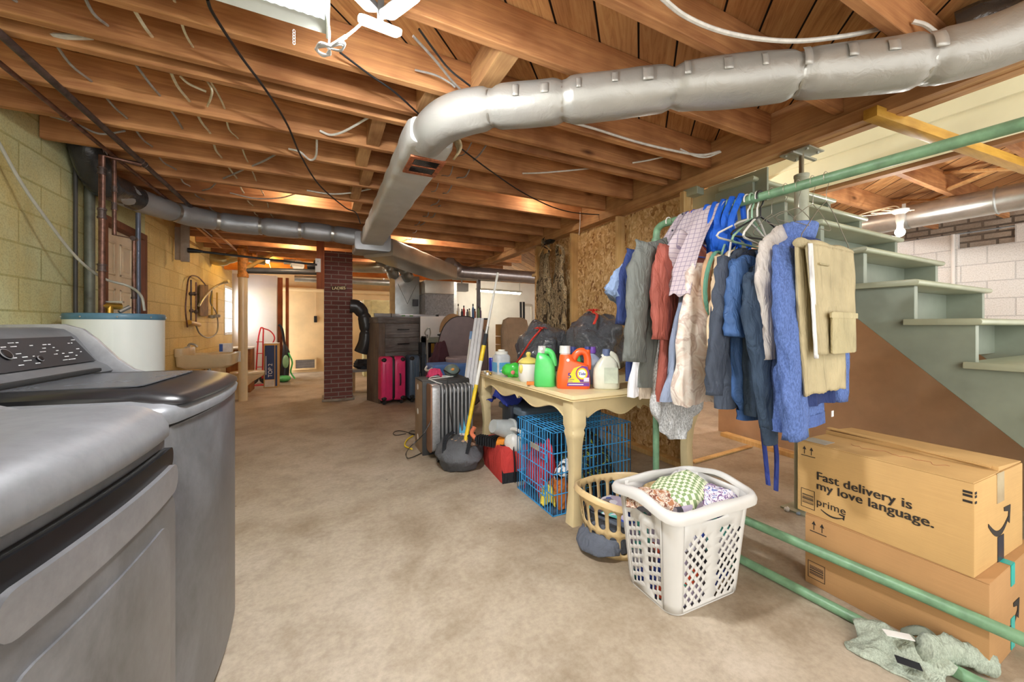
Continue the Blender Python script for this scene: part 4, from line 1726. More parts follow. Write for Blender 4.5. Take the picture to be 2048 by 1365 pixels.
def sleeve(mb, pts, rad, seed=0, fold=.16, n=22, flat_=.5):
    sp = spline(pts, 10)
    m = len(sp)
    rr = []
    for i, p in enumerate(sp):
        f = i / (m - 1)
        k = f * (len(rad) - 1)
        j = min(int(k), len(rad) - 2)
        r = rad[j] + (rad[j + 1] - rad[j]) * (k - j)
        r *= 1 + fold * .10 * mnoise.noise(Vector((f * 14, seed * 3, 1)))
        tg = (sp[min(i + 1, m - 1)] - sp[max(i - 1, 0)]).normalized()
        u = Vector((0, 1, 0))
        u = (u - tg * u.dot(tg)).normalized()
        w = tg.cross(u)
        ring = []
        for q in range(n):
            a = 2 * PI * q / n
            d = 1 + fold * mnoise.noise(Vector((math.cos(a) * 1.3 + seed, math.sin(a) * 1.3, f * 7 + seed))) + fold * .9 * mnoise.noise(Vector((math.cos(a) * 3.5 + f * 6, seed + math.sin(a) * 3.5, f * 11)))
            ring.append(p + w * math.cos(a) * r * d + u * math.sin(a) * r * flat_ * d)
        rr.append(ring)
    mb.rings(rr, cap=True)
    return mb


def garment(name, label, cat, y, mat, prof, sleeves=(), seed=0, fold=.02, kf=26, hem=0, turn=0, dx=0, lean=0, group=None, sfold=.26, zs=(0, 1)):
    p = rodp(y)
    o = thing(name, label, cat, (p.x + dx, p.y, RODZ + zs[0]), RYAW + R(turn), group)
    o.scale.z = zs[1]
    mb = MB()
    body(mb, prof, seed, fold * 1.3, kf, hem=hem, lean=lean)
    mb.build('torso', mat, o, smooth=180)
    for i, (pts, rad) in enumerate(sleeves):
        mb = MB()
        sleeve(mb, pts, rad, seed + i * 3.1, sfold)
        mb.build('sleeve', mat, o, smooth=180)
    return o


def part(o, name, mat, fn, **k):
    mb = MB()
    fn(mb)
    return mb.build(name, mat, o, **k)


def hanger(name, label, y, m, w=.20, drop=.11, r=.0042, turn=0, hook=.022, zoff=0, bar=True, tilt=0, group=None):
    p = rodp(y)
    o = thing(name, label, 'clothes hanger', (p.x, p.y, RODZ), RYAW + R(turn), group)
    zb = -.021 - .075 + zoff
    hk = [(.0 + .027 * math.cos(R(a)), 0, .002 + .027 * math.sin(R(a))) for a in range(-30, 200, 20)]
    hk = [(-x_, y_, z_) for x_, y_, z_ in hk] + [(.012, 0, -.035), (0, 0, -.05), (0, 0, zb)]
    mb = MB()
    mb.tube(hk, r * .8, 6)
    mb.build('hook', m, o)
    T = Matrix.Rotation(R(tilt), 4, 'Y')
    a = [T @ Vector(q) + Vector((0, 0, zb)) for q in ((0, 0, 0), (-w * .3, 0, -drop * .22), (-w * .94, 0, -drop * .86), (-w, 0, -drop), (-w * .93, 0, -drop - .008))]
    b = [T @ Vector(q) + Vector((0, 0, zb)) for q in ((w * .93, 0, -drop - .008), (w, 0, -drop), (w * .94, 0, -drop * .86), (w * .3, 0, -drop * .22), (0, 0, 0))]
    mb = MB()
    if bar:
        mb.tube(a + b, r, 7)
    else:
        mb.tube(a[:-1], r, 7)
        mb.tube(b[1:], r, 7)
    mb.build('frame', m, o)
    return o


M_wire = flat('steel_wire', (168, 164, 150), .3, .8)
M_hwhite = flat('white_plastic_hanger', (226, 226, 220), .4, var=.03)
M_hgreen = flat('mint_plastic_hanger', (146, 186, 158), .4, var=.04)
M_hblack = flat('black_plastic_hanger', (28, 28, 30), .35)
M_hblue = flat('royal_blue_plastic_hanger', (40, 70, 190), .35)
M_hred = flat('orange_red_hanger', (200, 84, 56), .4)

# -- far end to near end
sh = lambda L, zt=-.14, top=.10, w=.23, hem=.25, th=.06: [(zt + .03, -top * .5, top * .5, .03), (zt, -top, top, .04), (zt - .05, -w * .8, w * .8, .05), (zt - .10, -w, w, .055), (zt - .35, -w * .95, w * .95, th), (L, -hem, hem, th)]
t_ = fabric('pale_blue_cotton', (136, 158, 192))
garment('tee_shirt', 'pale blue short sleeved tee at the far end of the rack', 'shirt', 1.70, t_, sh(-.62, w=.27, hem=.25), [([(-.24, 0, -.22), (-.33, -.01, -.30), (-.40, -.02, -.40)], [.07, .08, .085])], 1, zs=(-0.09, 0.95))
t_ = fabric('navy_cotton', (50, 64, 112))
garment('shirt', 'navy blue shirt hanging next to the pale blue tee', 'shirt', 1.66, t_, sh(-.94, w=.29, hem=.34, th=.035), [([(-.26, 0, -.21), (-.345, -.01, -.40), (-.375, -.02, -.62)], [.06, .06, .055])], 2)
t_ = fabric('white_cotton', (232, 232, 236))
garment('tee_shirt', 'white tee whose hem hangs down to the table by the suit jacket', 'shirt', 1.63, t_, sh(-1.02, w=.24, hem=.34, th=.045), (), 3, hem=.02)
M_knit = fabric('oatmeal_rib_knit', (178, 164, 146), 60, .12, bump=.5)
garment('sweater', 'oatmeal brown rib knit sweater hem below the grey suit jacket', 'sweater', 1.585, M_knit, sh(-1.03, w=.22, hem=.30, th=.05), (), 4, fold=.022, hem=.02)
M_heather = fabric('grey_heather_jersey', (184, 186, 188), 90, .1, heather=.6)
garment('draped_top', 'long light grey heather top with a pointed hem hanging lowest', 'top', 1.54, M_heather, [(-.11, -.05, .05, .03), (-.14, -.10, .10, .04), (-.24, -.2, .2, .05), (-.6, -.2, .2, .05), (-.95, -.24, .24, .055), (-1.10, -.25, .16, .05), (-1.2, -.20, .06, .035), (-1.27, -.12, .0, .02)], (), 5, fold=.03, kf=26)
M_suit = fabric('grey_suit_wool', (112, 116, 112), 160, .07)
su = garment('suit_jacket', 'dark grey wool suit jacket with squared shoulders near the rack end', 'jacket', 1.59, M_suit, [(-.10, -.06, .06, .03), (-.125, -.12, .12, .05), (-.16, -.25, .25, .07), (-.22, -.285, .285, .08), (-.4, -.26, .26, .085), (-.62, -.25, .25, .085), (-.97, -.30, .30, .085)], [([(-.25, -.02, -.19), (-.325, -.045, -.34), (-.365, -.055, -.58), (-.385, -.06, -.82)], [.075, .085, .075, .066]), ([(.25, -.02, -.19), (.31, -.045, -.34), (.33, -.055, -.58), (.34, -.06, -.82)], [.075, .085, .075, .066])], 6, fold=.01, turn=-3)
part(su, 'lapel', fabric('grey_suit_lapel', (100, 104, 100)), lambda m: m.prism([(.02, -.125), (.13, -.17), (.10, -.36), (.06, -.48), (.01, -.4)], lambda a, b, d: (a, -.075 - d - .02 * (-.12 - b), b), .006), smooth=0)
M_rust = fabric('rust_red_nylon', (158, 86, 74), 160, .1, .6)
garment('jacket', 'rust red jacket between the suit jacket and the plaid shirt', 'jacket', 1.515, M_rust, sh(-1.04, w=.20, hem=.25, th=.05), [([(-.19, -.01, -.20), (-.255, -.03, -.40), (-.275, -.04, -.70)], [.06, .066, .056])], 7, fold=.016)
M_dark = fabric('charcoal_cloth', (62, 66, 72), 150, .1)
# plaid shirt thrown over the rod
M_plaid = checks('lilac_grey_plaid', (196, 184, 190), (122, 112, 138), .026, .11)
pp = rodp(1.40)
ps = thing('plaid_shirt', 'lilac grey checked shirt folded over the rod', 'shirt', (pp.x, pp.y, RODZ), RYAW)


def plaid_fn(a, b):
    # a: along the rod, b: from behind over the rod and down the camera side
    y = -.13 + .27 * a
    s = -.16 + .80 * b
    if s < 0:
        p = Vector((.032, 0, s * 1.0 - .01))
    elif s < .09:
        th = s / .09 * PI
        p = Vector((.032 * math.cos(th), 0, .032 * math.sin(th) - .005))
    else:
        d = s - .09
        p = Vector((-.036 - .42 * d * (1 - .25 * d) , 0, -d * .86))
    f = mnoise.noise(Vector((y * 12, s * 2, 1))) * .022 * min(1, abs(s) * 5)
    yy = y * (1 + .25 * max(0, s)) + .04 * math.sin(s * 5)
    return Vector((p.x - f, yy + .15 * max(0, s - .1), p.z + .3 * f + .03 * a * max(0, s) + (.022 * mnoise.noise(Vector((y * 30, 3, 0))) if b > .98 else 0)))


part(ps, 'body_panel', M_plaid, lambda m: m.sheet(30, 50, plaid_fn), smooth=180, solid=.004)
part(ps, 'button_placket', checks('lilac_grey_plaid_dark', (176, 164, 172), (112, 102, 128), .026, .11), lambda m: m.sheet(3, 40, lambda a, b: plaid_fn(.80 + .10 * a, .02 + .93 * b) + Vector((-.006, -.002, .004))), smooth=180)
part(ps, 'plaid_sleeve', M_plaid, lambda m: sleeve(m, [(-.10, .06, -.12), (-.20, .10, -.30), (-.25, .12, -.48)], [.05, .058, .05], 3), smooth=180)
mb = MB()
for k in range(5):
    q = plaid_fn(.85, .30 + .14 * k) + Vector((-.010, -.003, .006))
    mb = MB()
    mb.ell(q, (.004, .006, .006), 8, 5)
    mb.build('button', M_dark, ps)
# satin print robe
t = NT('cream_satin_print')
co = t.co()
n = t.noise(co, 9, 3, .5, 1.5)
cc = t.ramp(n, [(.38, (222, 204, 190)), (.5, (236, 228, 218)), (.58, (196, 176, 164)), (.66, (232, 220, 210))])
M_satin = t.out(cc, .35, 0, .5)
garment('satin_robe', 'cream satin robe with a pale floral print below the plaid shirt', 'robe', 1.36, M_satin, [(-.30, -.10, .06, .05), (-.36, -.16, .10, .06), (-.7, -.20, .12, .07), (-.98, -.23, .13, .07), (-1.03, -.22, .12, .06)], (), 8, fold=.028, kf=24, dx=-.06, hem=.03)
garment('blue_grey_skirt', 'thin blue grey cloth hanging between the rust jacket and the satin robe', 'skirt', 1.43, fabric('blue_grey_thin_cloth', (140, 152, 176)), [(-.45, -.12, .02, .03), (-.8, -.20, .02, .04), (-1.02, -.27, .0, .03)], (), 9, fold=.02, dx=-.05)
# bright blue straps and teal garment
M_bluebright = fabric('bright_blue_mesh', (36, 96, 204), 120, .1, .6)
pp = rodp(1.30)
bs = thing('blue_strap_top', 'bright blue strappy top bundled over the rod by the plaid shirt', 'top', (pp.x, pp.y, RODZ), RYAW)
for k in range(5):
    yk = .09 - .045 * k
    part(bs, 'strap', M_bluebright, lambda m, yk=yk, k=k: m.tube(spline([(.03, yk, -.08), (.012, yk, .024), (-.018, yk - .01, .024), (-.05 - .015 * k, yk - .015, -.06 - .02 * k), (-.03 + .012 * k, yk - .03, -.17 - .01 * k), (-.06, yk - .05, -.30)], 6), .014, 8, flat=.35), smooth=60)
part(bs, 'cloth_bunch', M_bluebright, lambda m: m.ell((-.03, .0, -.16), (.05, .08, .10), 20, 12, amp=.5, fr=3, seed=4), smooth=180)
M_teal = fabric('teal_strap_cloth', (98, 150, 130))
pp = rodp(1.26)
tt = thing('teal_bag', 'teal edged cloth bag hanging open by white hangers', 'bag', (pp.x - .13, pp.y - .02, RODZ - .27), RYAW)
part(tt, 'teal_rim', M_teal, lambda m: m.tube([( .10 * math.cos(2 * PI * k / 24), .0 + .01 * math.sin(4 * PI * k / 24), -.14 + .17 * math.sin(2 * PI * k / 24) * (.9 if k < 12 else 1.1)) for k in range(25)], .011, 8, flat=.6), smooth=60)
part(tt, 'lining', fabric('tan_lining', (196, 158, 124)), lambda m: m.ell((0, .02, -.15), (.095, .03, .165), 18, 10, amp=.2), smooth=180)
part(tt, 'paper_tag', flat('paper_tag', (226, 220, 208), .7), lambda m: m.box(-.03, .03, -.018, -.016, -.10, -.05))
M_beigecl = fabric('beige_shirt_cloth', (214, 190, 158))
garment('shirt', 'beige long shirt with buttons behind the dark jackets', 'shirt', 1.235, M_beigecl, sh(-.92, w=.2, hem=.22, th=.045), [([(-.17, -.02, -.18), (-.26, -.05, -.40), (-.33, -.06, -.68)], [.05, .055, .045])], 10, turn=4, zs=(-0.15, 0.85))
M_char = fabric('charcoal_fleece', (70, 78, 92), 120, .08)
garment('jacket', 'charcoal zip jacket hanging left of the steel blue windbreaker', 'jacket', 1.19, M_char, sh(-1.02, w=.21, hem=.23, th=.06), [([(-.18, -.02, -.20), (-.26, -.05, -.42), (-.33, -.06, -.72), (-.35, -.06, -.92)], [.062, .068, .06, .05])], 11, fold=.014, zs=(-0.146, 0.857))
M_steel = fabric('steel_blue_nylon', (66, 98, 148), 150, .1, .55)
wb = garment('windbreaker', 'steel blue and black windbreaker with elastic hem in the middle of the rack', 'jacket', 1.13, M_steel, [(-.13, -.06, .06, .03), (-.16, -.12, .12, .05), (-.22, -.2, .2, .06), (-.6, -.19, .19, .075), (-.95, -.18, .18, .085), (-1.03, -.15, .15, .06), (-1.05, -.14, .14, .055)], [([(-.18, -.02, -.22), (-.25, -.04, -.42), (-.275, -.05, -.62)], [.065, .07, .06])], 12, fold=.024, kf=26, zs=(-0.15, 0.848))
part(wb, 'black_yoke', fabric('black_nylon', (36, 42, 54), 150, .1, .55), lambda m: body(m, [(-.128, -.062, .062, .034), (-.16, -.124, .124, .054), (-.22, -.145, .204, .064), (-.40, -.12, .20, .076), (-.62, -.06, .19, .082), (-.66, -.02, .16, .08)], 12, .024, 26, nz=26), smooth=180)
part(wb, 'elastic_hem', fabric('steel_blue_hem', (54, 84, 132), 60, .1, bump=.6), lambda m: body(m, [(-1.03, -.152, .152, .063), (-1.06, -.146, .146, .06), (-1.085, -.15, .15, .062)], 3, .012, 90, nz=6), smooth=180)
for k, xx in enumerate((-.035, .055)):
    part(wb, 'drawstring', fabric('dark_blue_strap', (50, 64, 132)), lambda m, xx=xx, k=k: m.tube(spline([(xx, -.03, -1.0), (xx + .004, -.04, -1.15), (xx + .02 + .01 * k, -.045, -1.30), (xx + .035 - .02 * k, -.05, -1.46 - .05 * k)], 6), .011, 6, flat=.35), smooth=60)
M_orangetag = flat('orange_teal_tag', (226, 120, 60), .5)
M_navyfl = fabric('dark_slate_fleece', (58, 74, 94), 120, .08)
fz = garment('fleece_jacket', 'dark slate blue stand collar fleece jacket with knit cuff, beside the waffle shirt', 'jacket', 1.07, M_navyfl, [(-.11, -.05, .06, .035), (-.17, -.07, .075, .05), (-.22, -.17, .17, .06), (-.30, -.2, .2, .07), (-.7, -.19, .19, .075), (-1.06, -.18, .18, .075)], [([(-.17, -.02, -.27), (-.235, -.05, -.46), (-.215, -.07, -.78), (-.175, -.08, -1.10)], [.066, .07, .06, .052]), ([(.17, -.02, -.27), (.22, -.05, -.46), (.24, -.06, -.78), (.24, -.06, -.98)], [.066, .07, .06, .052])], 13, fold=.016, zs=(-0.192, 0.796))
part(fz, 'knit_cuff', fabric('slate_rib_cuff', (52, 66, 84), 60, bump=.6), lambda m: sleeve(m, [(-.176, -.08, -1.09), (-.172, -.081, -1.14), (-.168, -.082, -1.19)], [.052, .048, .044], 1, .05), smooth=180)
part(fz, 'collar', fabric('slate_collar', (50, 62, 80)), lambda m: m.sheet(20, 5, lambda a, b: Vector(((.075 + .008 * b) * math.cos(a * 5.2 + 2.2), (.048 + .01 * b) * math.sin(a * 5.2 + 2.2), -.175 + .075 * b))), smooth=180, solid=.006)
M_waffle = fabric('pale_grey_waffle', (200, 194, 188), 55, .06, bump=.6)
garment('waffle_shirt', 'pale grey waffle knit shirt squeezed beside the heather blue sweater', 'shirt', 1.005, M_waffle, [(-.11, -.06, .06, .03), (-.14, -.1, .1, .04), (-.2, -.19, .19, .05), (-.6, -.19, .19, .05), (-1.05, -.2, .2, .05)], [([(-.17, -.01, -.22), (-.215, -.02, -.4), (-.2, -.03, -.75)], [.055, .058, .045])], 14, zs=(-0.067, 0.936))
M_hblueknit = fabric('heather_blue_knit', (84, 108, 166), 110, .06, heather=.35)
sw_ = garment('sweater', 'heather blue quarter zip sweater with folded collar', 'sweater', .955, M_hblueknit, [(-.10, -.055, .07, .035), (-.15, -.06, .075, .05), (-.19, -.13, .14, .06), (-.28, -.20, .21, .07), (-.7, -.20, .2, .07), (-1.09, -.2, .19, .07)], [([(-.16, -.02, -.24), (-.225, -.05, -.46), (-.215, -.07, -.80), (-.20, -.075, -1.12)], [.07, .075, .072, .075]), ([(.17, -.02, -.24), (.235, -.05, -.46), (.24, -.06, -.74), (.23, -.06, -1.0)], [.07, .072, .064, .058])], 15, fold=.012, zs=(-0.102, 0.876))
part(sw_, 'folded_collar', fabric('heather_blue_collar', (92, 116, 176), 110, heather=.35), lambda m: m.sheet(24, 6, lambda a, b: Vector((.008 + (.062 + .018 * math.sin(b * PI * .8)) * math.cos(a * 5.4 + 2.0), (.050 + .014 * math.sin(b * PI * .8)) * math.sin(a * 5.4 + 2.0), -.165 + .085 * math.sin(b * 1.9)))), smooth=180, solid=.006)
part(sw_, 'hem_band', fabric('heather_blue_hem', (78, 101, 160), 60, heather=.3), lambda m: body(m, [(-1.05, -.203, .193, .074), (-1.11, -.203, .193, .074)], 15, .02, 22, nz=4), smooth=180)
part(sw_, 'side_tag', flat('white_tag', (230, 230, 230), .6), lambda m: m.box(.10, .12, -.085, -.083, -1.06, -1.03))
garment('shirt', 'dark navy shirt half hidden behind the khaki trousers', 'shirt', .915, fabric('ink_navy_cotton', (44, 58, 104)), [(-.14, -.09, .09, .04), (-.20, -.16, .16, .03), (-.6, -.14, .19, .03), (-.93, -.08, .21, .03)], [([(.17, -.01, -.22), (.23, -.02, -.4), (.25, -.03, -.6)], [.055, .06, .055])], 16, zs=(-0.12, 0.92))
# khaki trousers folded over a wire hanger
M_khaki = fabric('khaki_twill', (182, 170, 136), 150, .08)
pp = rodp(.852)
kt = thing('khaki_trousers', 'khaki cargo trousers folded over a wire hanger at the near end of the clothes', 'trousers', (pp.x - .035, pp.y, RODZ - .04), RYAW)


def leg_sheet(x0, x1, z0, z1, y0, fl, seed, ragged=0, taper=0):
    def fn(a, b):
        z = z0 + (z1 - z0) * b
        xa, xb = x0 + taper * b, x1 - taper * .4 * b
        x = xa + (xb - xa) * a
        y = y0 + fl * b + .012 * mnoise.noise(Vector((x * 14 + seed, z * 2.5, seed))) * (.3 + b) + .004 * mnoise.noise(Vector((x * 50, z * 9, seed)))
        if ragged and b > .97:
            z += ragged * mnoise.noise(Vector((x * 90, seed, 0)))
        return Vector((x, y, z))
    return fn


part(kt, 'front_leg', M_khaki, lambda m: m.sheet(24, 34, leg_sheet(-.20, .225, -.262, -.70, -.026, -.02, 1, 0, .055)), smooth=180, solid=.012)
part(kt, 'back_leg', M_khaki, lambda m: m.sheet(24, 40, leg_sheet(-.21, .20, -.262, -.865, .006, -.012, 2, .012, .03)), smooth=180, solid=.012)
part(kt, 'fold_roll', M_khaki, lambda m: m.tube([(-.21 + .44 * k / 14, -.006, -.258 - .004 * math.sin(k)) for k in range(15)], .024, 10, flat=.8), smooth=180)
part(kt, 'waist_flare', M_khaki, lambda m: m.sheet(10, 16, lambda a, b: Vector((.20 + .075 * a * math.sin(b * 2.0) * (1 if b < .8 else 1 - (b - .8) * 3.5), -.02 + .02 * a, -.27 - .30 * b))), smooth=180, solid=.01)
part(kt, 'pocket', fabric('khaki_pocket', (180, 170, 134)), lambda m: m.prism(rrect(.22, .17, .01, 3, .03, -.615), lambda a, b, d: (a, -.058 - d, b), .008), smooth=30, bevel=.003)
part(kt, 'pocket_flap', fabric('khaki_flap', (184, 174, 138)), lambda m: m.prism(rrect(.25, .022, .004, 2, .03, -.545), lambda a, b, d: (a, -.062 - d, b), .006), smooth=30)
part(kt, 'white_lining', t_ if False else fabric('white_lining_cloth', (226, 226, 226)), lambda m: m.sheet(3, 30, lambda a, b: Vector((-.205 + .022 * a + .05 * b, -.034 - .008 * math.sin(a * 3), -.268 - .44 * b + .008 * math.sin(b * 30)))), smooth=180, solid=.005)
part(kt, 'back_pocket_welt', fabric('khaki_welt', (168, 158, 124)), lambda m: m.box(-.13, -.045, -.043, -.036, -.345, -.338))

# hangers
hanger('wire_hanger', 'thin steel wire hanger carrying the khaki trousers', .852, M_wire, .225, .19, .0017, hook=.02)
hanger('wire_hanger', 'steel wire hanger inside the blue quarter zip sweater', .955, M_wire, .19, .07, .0016)
hanger('wire_hanger', 'steel wire hanger between the sweater and the waffle shirt', 1.005, M_wire, .17, .07, .0016)
hanger('wire_hanger', 'steel wire hanger for the navy shirt behind the trousers', .90, M_wire, .17, .09, .0016)
hanger('wire_hanger', 'steel wire hanger in the slate fleece collar', 1.065, M_wire, .16, .11, .0016)
hanger('plastic_hanger', 'white plastic hanger above the windbreaker', 1.13, M_hwhite, .2, .12, .005, turn=12)
hanger('plastic_hanger', 'white plastic hanger tilted beside the black one', 1.175, M_hwhite, .2, .12, .005, turn=-8, tilt=6)
hanger('plastic_hanger', 'mint green plastic hanger in the middle of the rack', 1.155, M_hgreen, .2, .13, .0055, turn=5)
hanger('plastic_hanger', 'black plastic hanger in the middle of the rack', 1.115, M_hblack, .19, .10, .005, turn=-10)
hanger('plastic_hanger', 'empty white plastic hanger sagging under the blue straps', 1.25, M_hwhite, .2, .13, .005, turn=24, tilt=-14, zoff=-.05)
hanger('plastic_hanger', 'empty mint green hanger sagging under the blue straps', 1.275, M_hgreen, .19, .13, .0055, turn=18, tilt=-8, zoff=-.07)
hanger('plastic_hanger', 'royal blue plastic hanger by the rust jacket', 1.505, M_hblue, .18, .09, .006, turn=10)
hanger('plastic_hanger', 'orange red plastic hanger by the rust jacket', 1.48, M_hred, .17, .10, .005, turn=5)
hanger('plastic_hanger', 'second royal blue plastic hanger, lower beside the orange one', 1.465, M_hblue, .16, .10, .005, turn=-6, zoff=-.03)
hanger('plastic_hanger', 'white plastic hanger with the suit jacket at the rack end', 1.635, M_hwhite, .2, .08, .005)
hanger('wire_hanger', 'steel wire hanger hook beside the rack elbow', 1.60, M_wire, .2, .08, .0018)
# ------------------------------------------------------------------ cardboard boxes
def cardboard(name, c):
    t = NT(name)
    co = t.co()
    n = t.noise(co, 4, 5, .6)
    w = t.noise(t.co((1, 1, 60)), 6, 2)
    cc = t.ramp(n, [(.3, dk(c, .93)), (.7, c)])
    cc = t.mix(.12, cc, t.ramp(w, [(.3, (150, 130, 110)), (.7, (255, 255, 255))]), 'MULTIPLY')
    t.bump(w, .08, .002)
    return t.out(cc, .75, 0, .2)


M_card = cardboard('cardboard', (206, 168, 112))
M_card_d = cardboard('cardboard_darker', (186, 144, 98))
M_ink = flat('black_print', (42, 36, 32), .7, var=.15)
M_inkblue = flat('navy_print_tape', (40, 44, 58), .4)
M_clear = flat('clear_packing_tape', (196, 178, 146), .12, spec=.8)
M_paper = flat('white_label_paper', (228, 228, 226), .6, var=.04)
M_tealtape = flat('teal_packing_tape', (40, 176, 168), .35)
FX = Matrix(((0, 0, -1, 0), (-1, 0, 0, 0), (0, 1, 0, 0), (0, 0, 0, 1)))   # text x -> -y, y -> z, faces -x


def smile(mb, w, h, th, fn, n=16):
    """curved arrow under the lettering"""
    top, bot = [], []
    for i in range(n + 1):
        f = i / n
        x = w * f
        y = -h * math.sin(PI * (f * .86 + .05)) + h * .2
        k = th * (math.sin(PI * min(1, f * .9 + .08)) ** .6) * .5 + th * .12
        top.append((x, y + k)); bot.append((x, y - k))
    mb.prism(top + bot[::-1], fn, .0012)
    e = Vector((w, -h * math.sin(PI * .91) + h * .2))
    s = th * 1.9
    mb.prism([(e.x - s * 1.5, e.y + s * 1.25), (e.x + s * .55, e.y + s * 1.2), (e.x + s * .25, e.y - s * .9), (e.x - s * .25, e.y - s * .55), (e.x - s * .05, e.y + s * .55), (e.x - s * 1.4, e.y + s * .8)], fn, .0012)
    return mb


def barcode(mb, w, h, fn, seed):
    r_ = random.Random(seed)
    for (a, b, c, d) in ((0, w, 0, .002), (0, w, h - .002, h), (0, .002, 0, h), (w - .002, w, 0, h)):
        mb.prism([(a, c), (b, c), (b, d), (a, d)], fn, .0008)
    y = h * .25
    while y < h * .75:
        k = r_.uniform(.0012, .005)
        mb.prism([(w * .1, y), (w * .9, y), (w * .9, y + k), (w * .1, y + k)], fn, .0008)
        y += k + r_.uniform(.002, .005)


def arrows(mb, s, fn):
    for x in (0, s * .62):
        mb.prism([(x - s * .03, 0), (x + s * .03, 0), (x + s * .03, s * .5), (x - s * .03, s * .5)], fn, .0008)
        mb.prism([(x - s * .16, s * .45), (x + s * .16, s * .45), (x, s * .78)], fn, .0008)
    mb.prism([(-s * .3, -s * .2), (s * .95, -s * .2), (s * .95, -s * .13), (-s * .3, -s * .13)], fn, .0008)


def carton(name, label, x0, x1, y0, y1, z0, z1, m, rz=0):
    o = thing(name, label, 'box', (x0, y0, z0), rz)
    w, d, h = x1 - x0, y1 - y0, z1 - z0
    mb = MB()
    mb.box(0, w, 0, d, 0, h - .004)
    mb.build('carton_body', m, o, bevel=.004)
    return o, w, d, h


# lower box
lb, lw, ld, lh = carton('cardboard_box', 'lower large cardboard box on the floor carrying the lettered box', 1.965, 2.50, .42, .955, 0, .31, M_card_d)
mb = MB()
mb.box(.002, lw - .002, .0, ld, lh - .004, lh)
mb.build('flap', M_card_d, lb, bevel=.002)
lfn = lambda a, b, d: Vector((-.0006 - d, ld - a, b))
part(lb, 'barcode_print', M_ink, lambda m: barcode(m, .065, .075, lambda a, b, d: lfn(a + .012, b + .03, d), 4), smooth=0)
part(lb, 'arrow_print', M_ink, lambda m: arrows(m, .05, lambda a, b, d: lfn(a + .035, b + lh - .06, d)), smooth=0)
rfn = lambda a, b, d: Vector((a, -.0006 - d, b))
part(lb, 'smile_print', M_ink, lambda m: smile(m, .20, .055, .018, lambda a, b, d: rfn(a + .10, b + .13, d)), smooth=0)
for (a, b, z0_, z1_) in ((.22, .262, .01, .12), (.22, .262, .235, .3095)):
    part(lb, 'teal_tape', M_tealtape, lambda m, a=a, b=b, z0_=z0_, z1_=z1_: m.box(a, b, -.0022, -.0004, z0_, z1_), smooth=0)
part(lb, 'teal_tape', M_tealtape, lambda m: m.box(.22, .262, -.001, .12, lh + .0003, lh + .0015), smooth=0)
part(lb, 'teal_tape', M_tealtape, lambda m: m.box(.10, .222, .04, .075, lh + .0003, lh + .0012), smooth=0)

# upper box
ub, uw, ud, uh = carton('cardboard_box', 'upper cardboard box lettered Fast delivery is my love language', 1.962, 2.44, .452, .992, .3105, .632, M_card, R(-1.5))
mb = MB()
mb.box(.0, uw / 2 - .002, .002, ud - .002, uh - .004, uh)
mb.build('flap', M_card, ub, bevel=.0015)
mb = MB()
mb.prism([(uw / 2 + .001, uh - .002), (uw, uh - .002), (uw, uh + .002), (uw / 2 + .001, uh + .016)], lambda a, b, d: (a, d + .004, b), ud - .002)
mb.build('raised_flap', M_card, ub, bevel=.0015)
mb = MB()
mb.bar((uw / 2 + .002, .02, uh + .011), (uw / 2 + .03, ud + .004, uh + .024), .03, .005)
mb.build('torn_edge', M_card, ub)
ufn = lambda a, b, d: Vector((-.0006 - d, ud - a, b))
wl = ub.location


def upx(u, v):
    """face coordinates (from the far edge, up) of a pixel on the lettered face"""
    p = W(u, v, x=1.958)
    return ud - (p.y - .452), p.z - .3105


for s, u, v, size in (('Fast delivery is', 1629, 960, .0505), ('my love language.', 1629, 979, .0505), ('prime', 1629, 1011, .045)):
    a, b = upx(u, v)
    M = Matrix.Translation(ufn(a, b, .0016)) @ FX
    text_mesh('lettering' if s != 'prime' else 'prime_lettering', s, size, M, M_ink, ub, extrude=.0006, bold=.0011 if s != 'prime' else 0, space=1.03)
a, b = upx(1638, 1024)
part(ub, 'smile_print', M_ink, lambda m: smile(m, .082, .018, .0055, lambda x, y, d: ufn(a + x, b + y + .006, d)), smooth=0)
part(ub, 'arrow_print', M_ink, lambda m: arrows(m, .045, lambda x, y, d: ufn(x + .03, y + uh - .055, d)), smooth=0)
part(ub, 'barcode_print', M_ink, lambda m: barcode(m, .055, .085, lambda x, y, d: ufn(x + .016, y + .022, d), 9), smooth=0)
for (z0_, z1_) in ((.27, .278), (.282, .29), (.25, .258)):
    part(ub, 'edge_print', M_ink, lambda m, z0_=z0_, z1_=z1_: m.box(-.0014, -.0004, .004, .026, z0_, z1_), smooth=0)
    part(ub, 'edge_print', M_ink, lambda m, z0_=z0_, z1_=z1_: m.box(.003, .018, -.0014, -.0004, z0_, z1_), smooth=0)
part(ub, 'smile_print', M_ink, lambda m: smile(m, .20, .06, .017, lambda a, b, d: rfn(a + .12, b + .15, d)), smooth=0)
part(ub, 'clear_tape', M_clear, lambda m: m.box(uw / 2 - .035, uw / 2 + .035, -.0014, -.0004, uh - .11, uh - .002), smooth=0)
part(ub, 'printed_tape', M_inkblue, lambda m: m.box(uw / 2 - .03, uw / 2 + .03, -.0018, -.0004, .0, .09), smooth=0)
part(ub, 'shipping_label', M_paper, lambda m: m.box(uw * .56, uw * .86, .02, .25, uh + .0145, uh + .0155, Matrix.Translation((0, 0, 0)) @ Matrix.Translation((uw * .7, 0, uh)) @ Matrix.Rotation(R(4), 4, 'Y') @ Matrix.Translation((-uw * .7, 0, -uh - .009))), smooth=0)
part(ub, 'grey_label', flat('grey_label', (170, 168, 158), .5), lambda m: m.box(.02, .10, ud - .10, ud - .012, uh + .0002, uh + .0012), smooth=0)
rnd = random.Random(2)
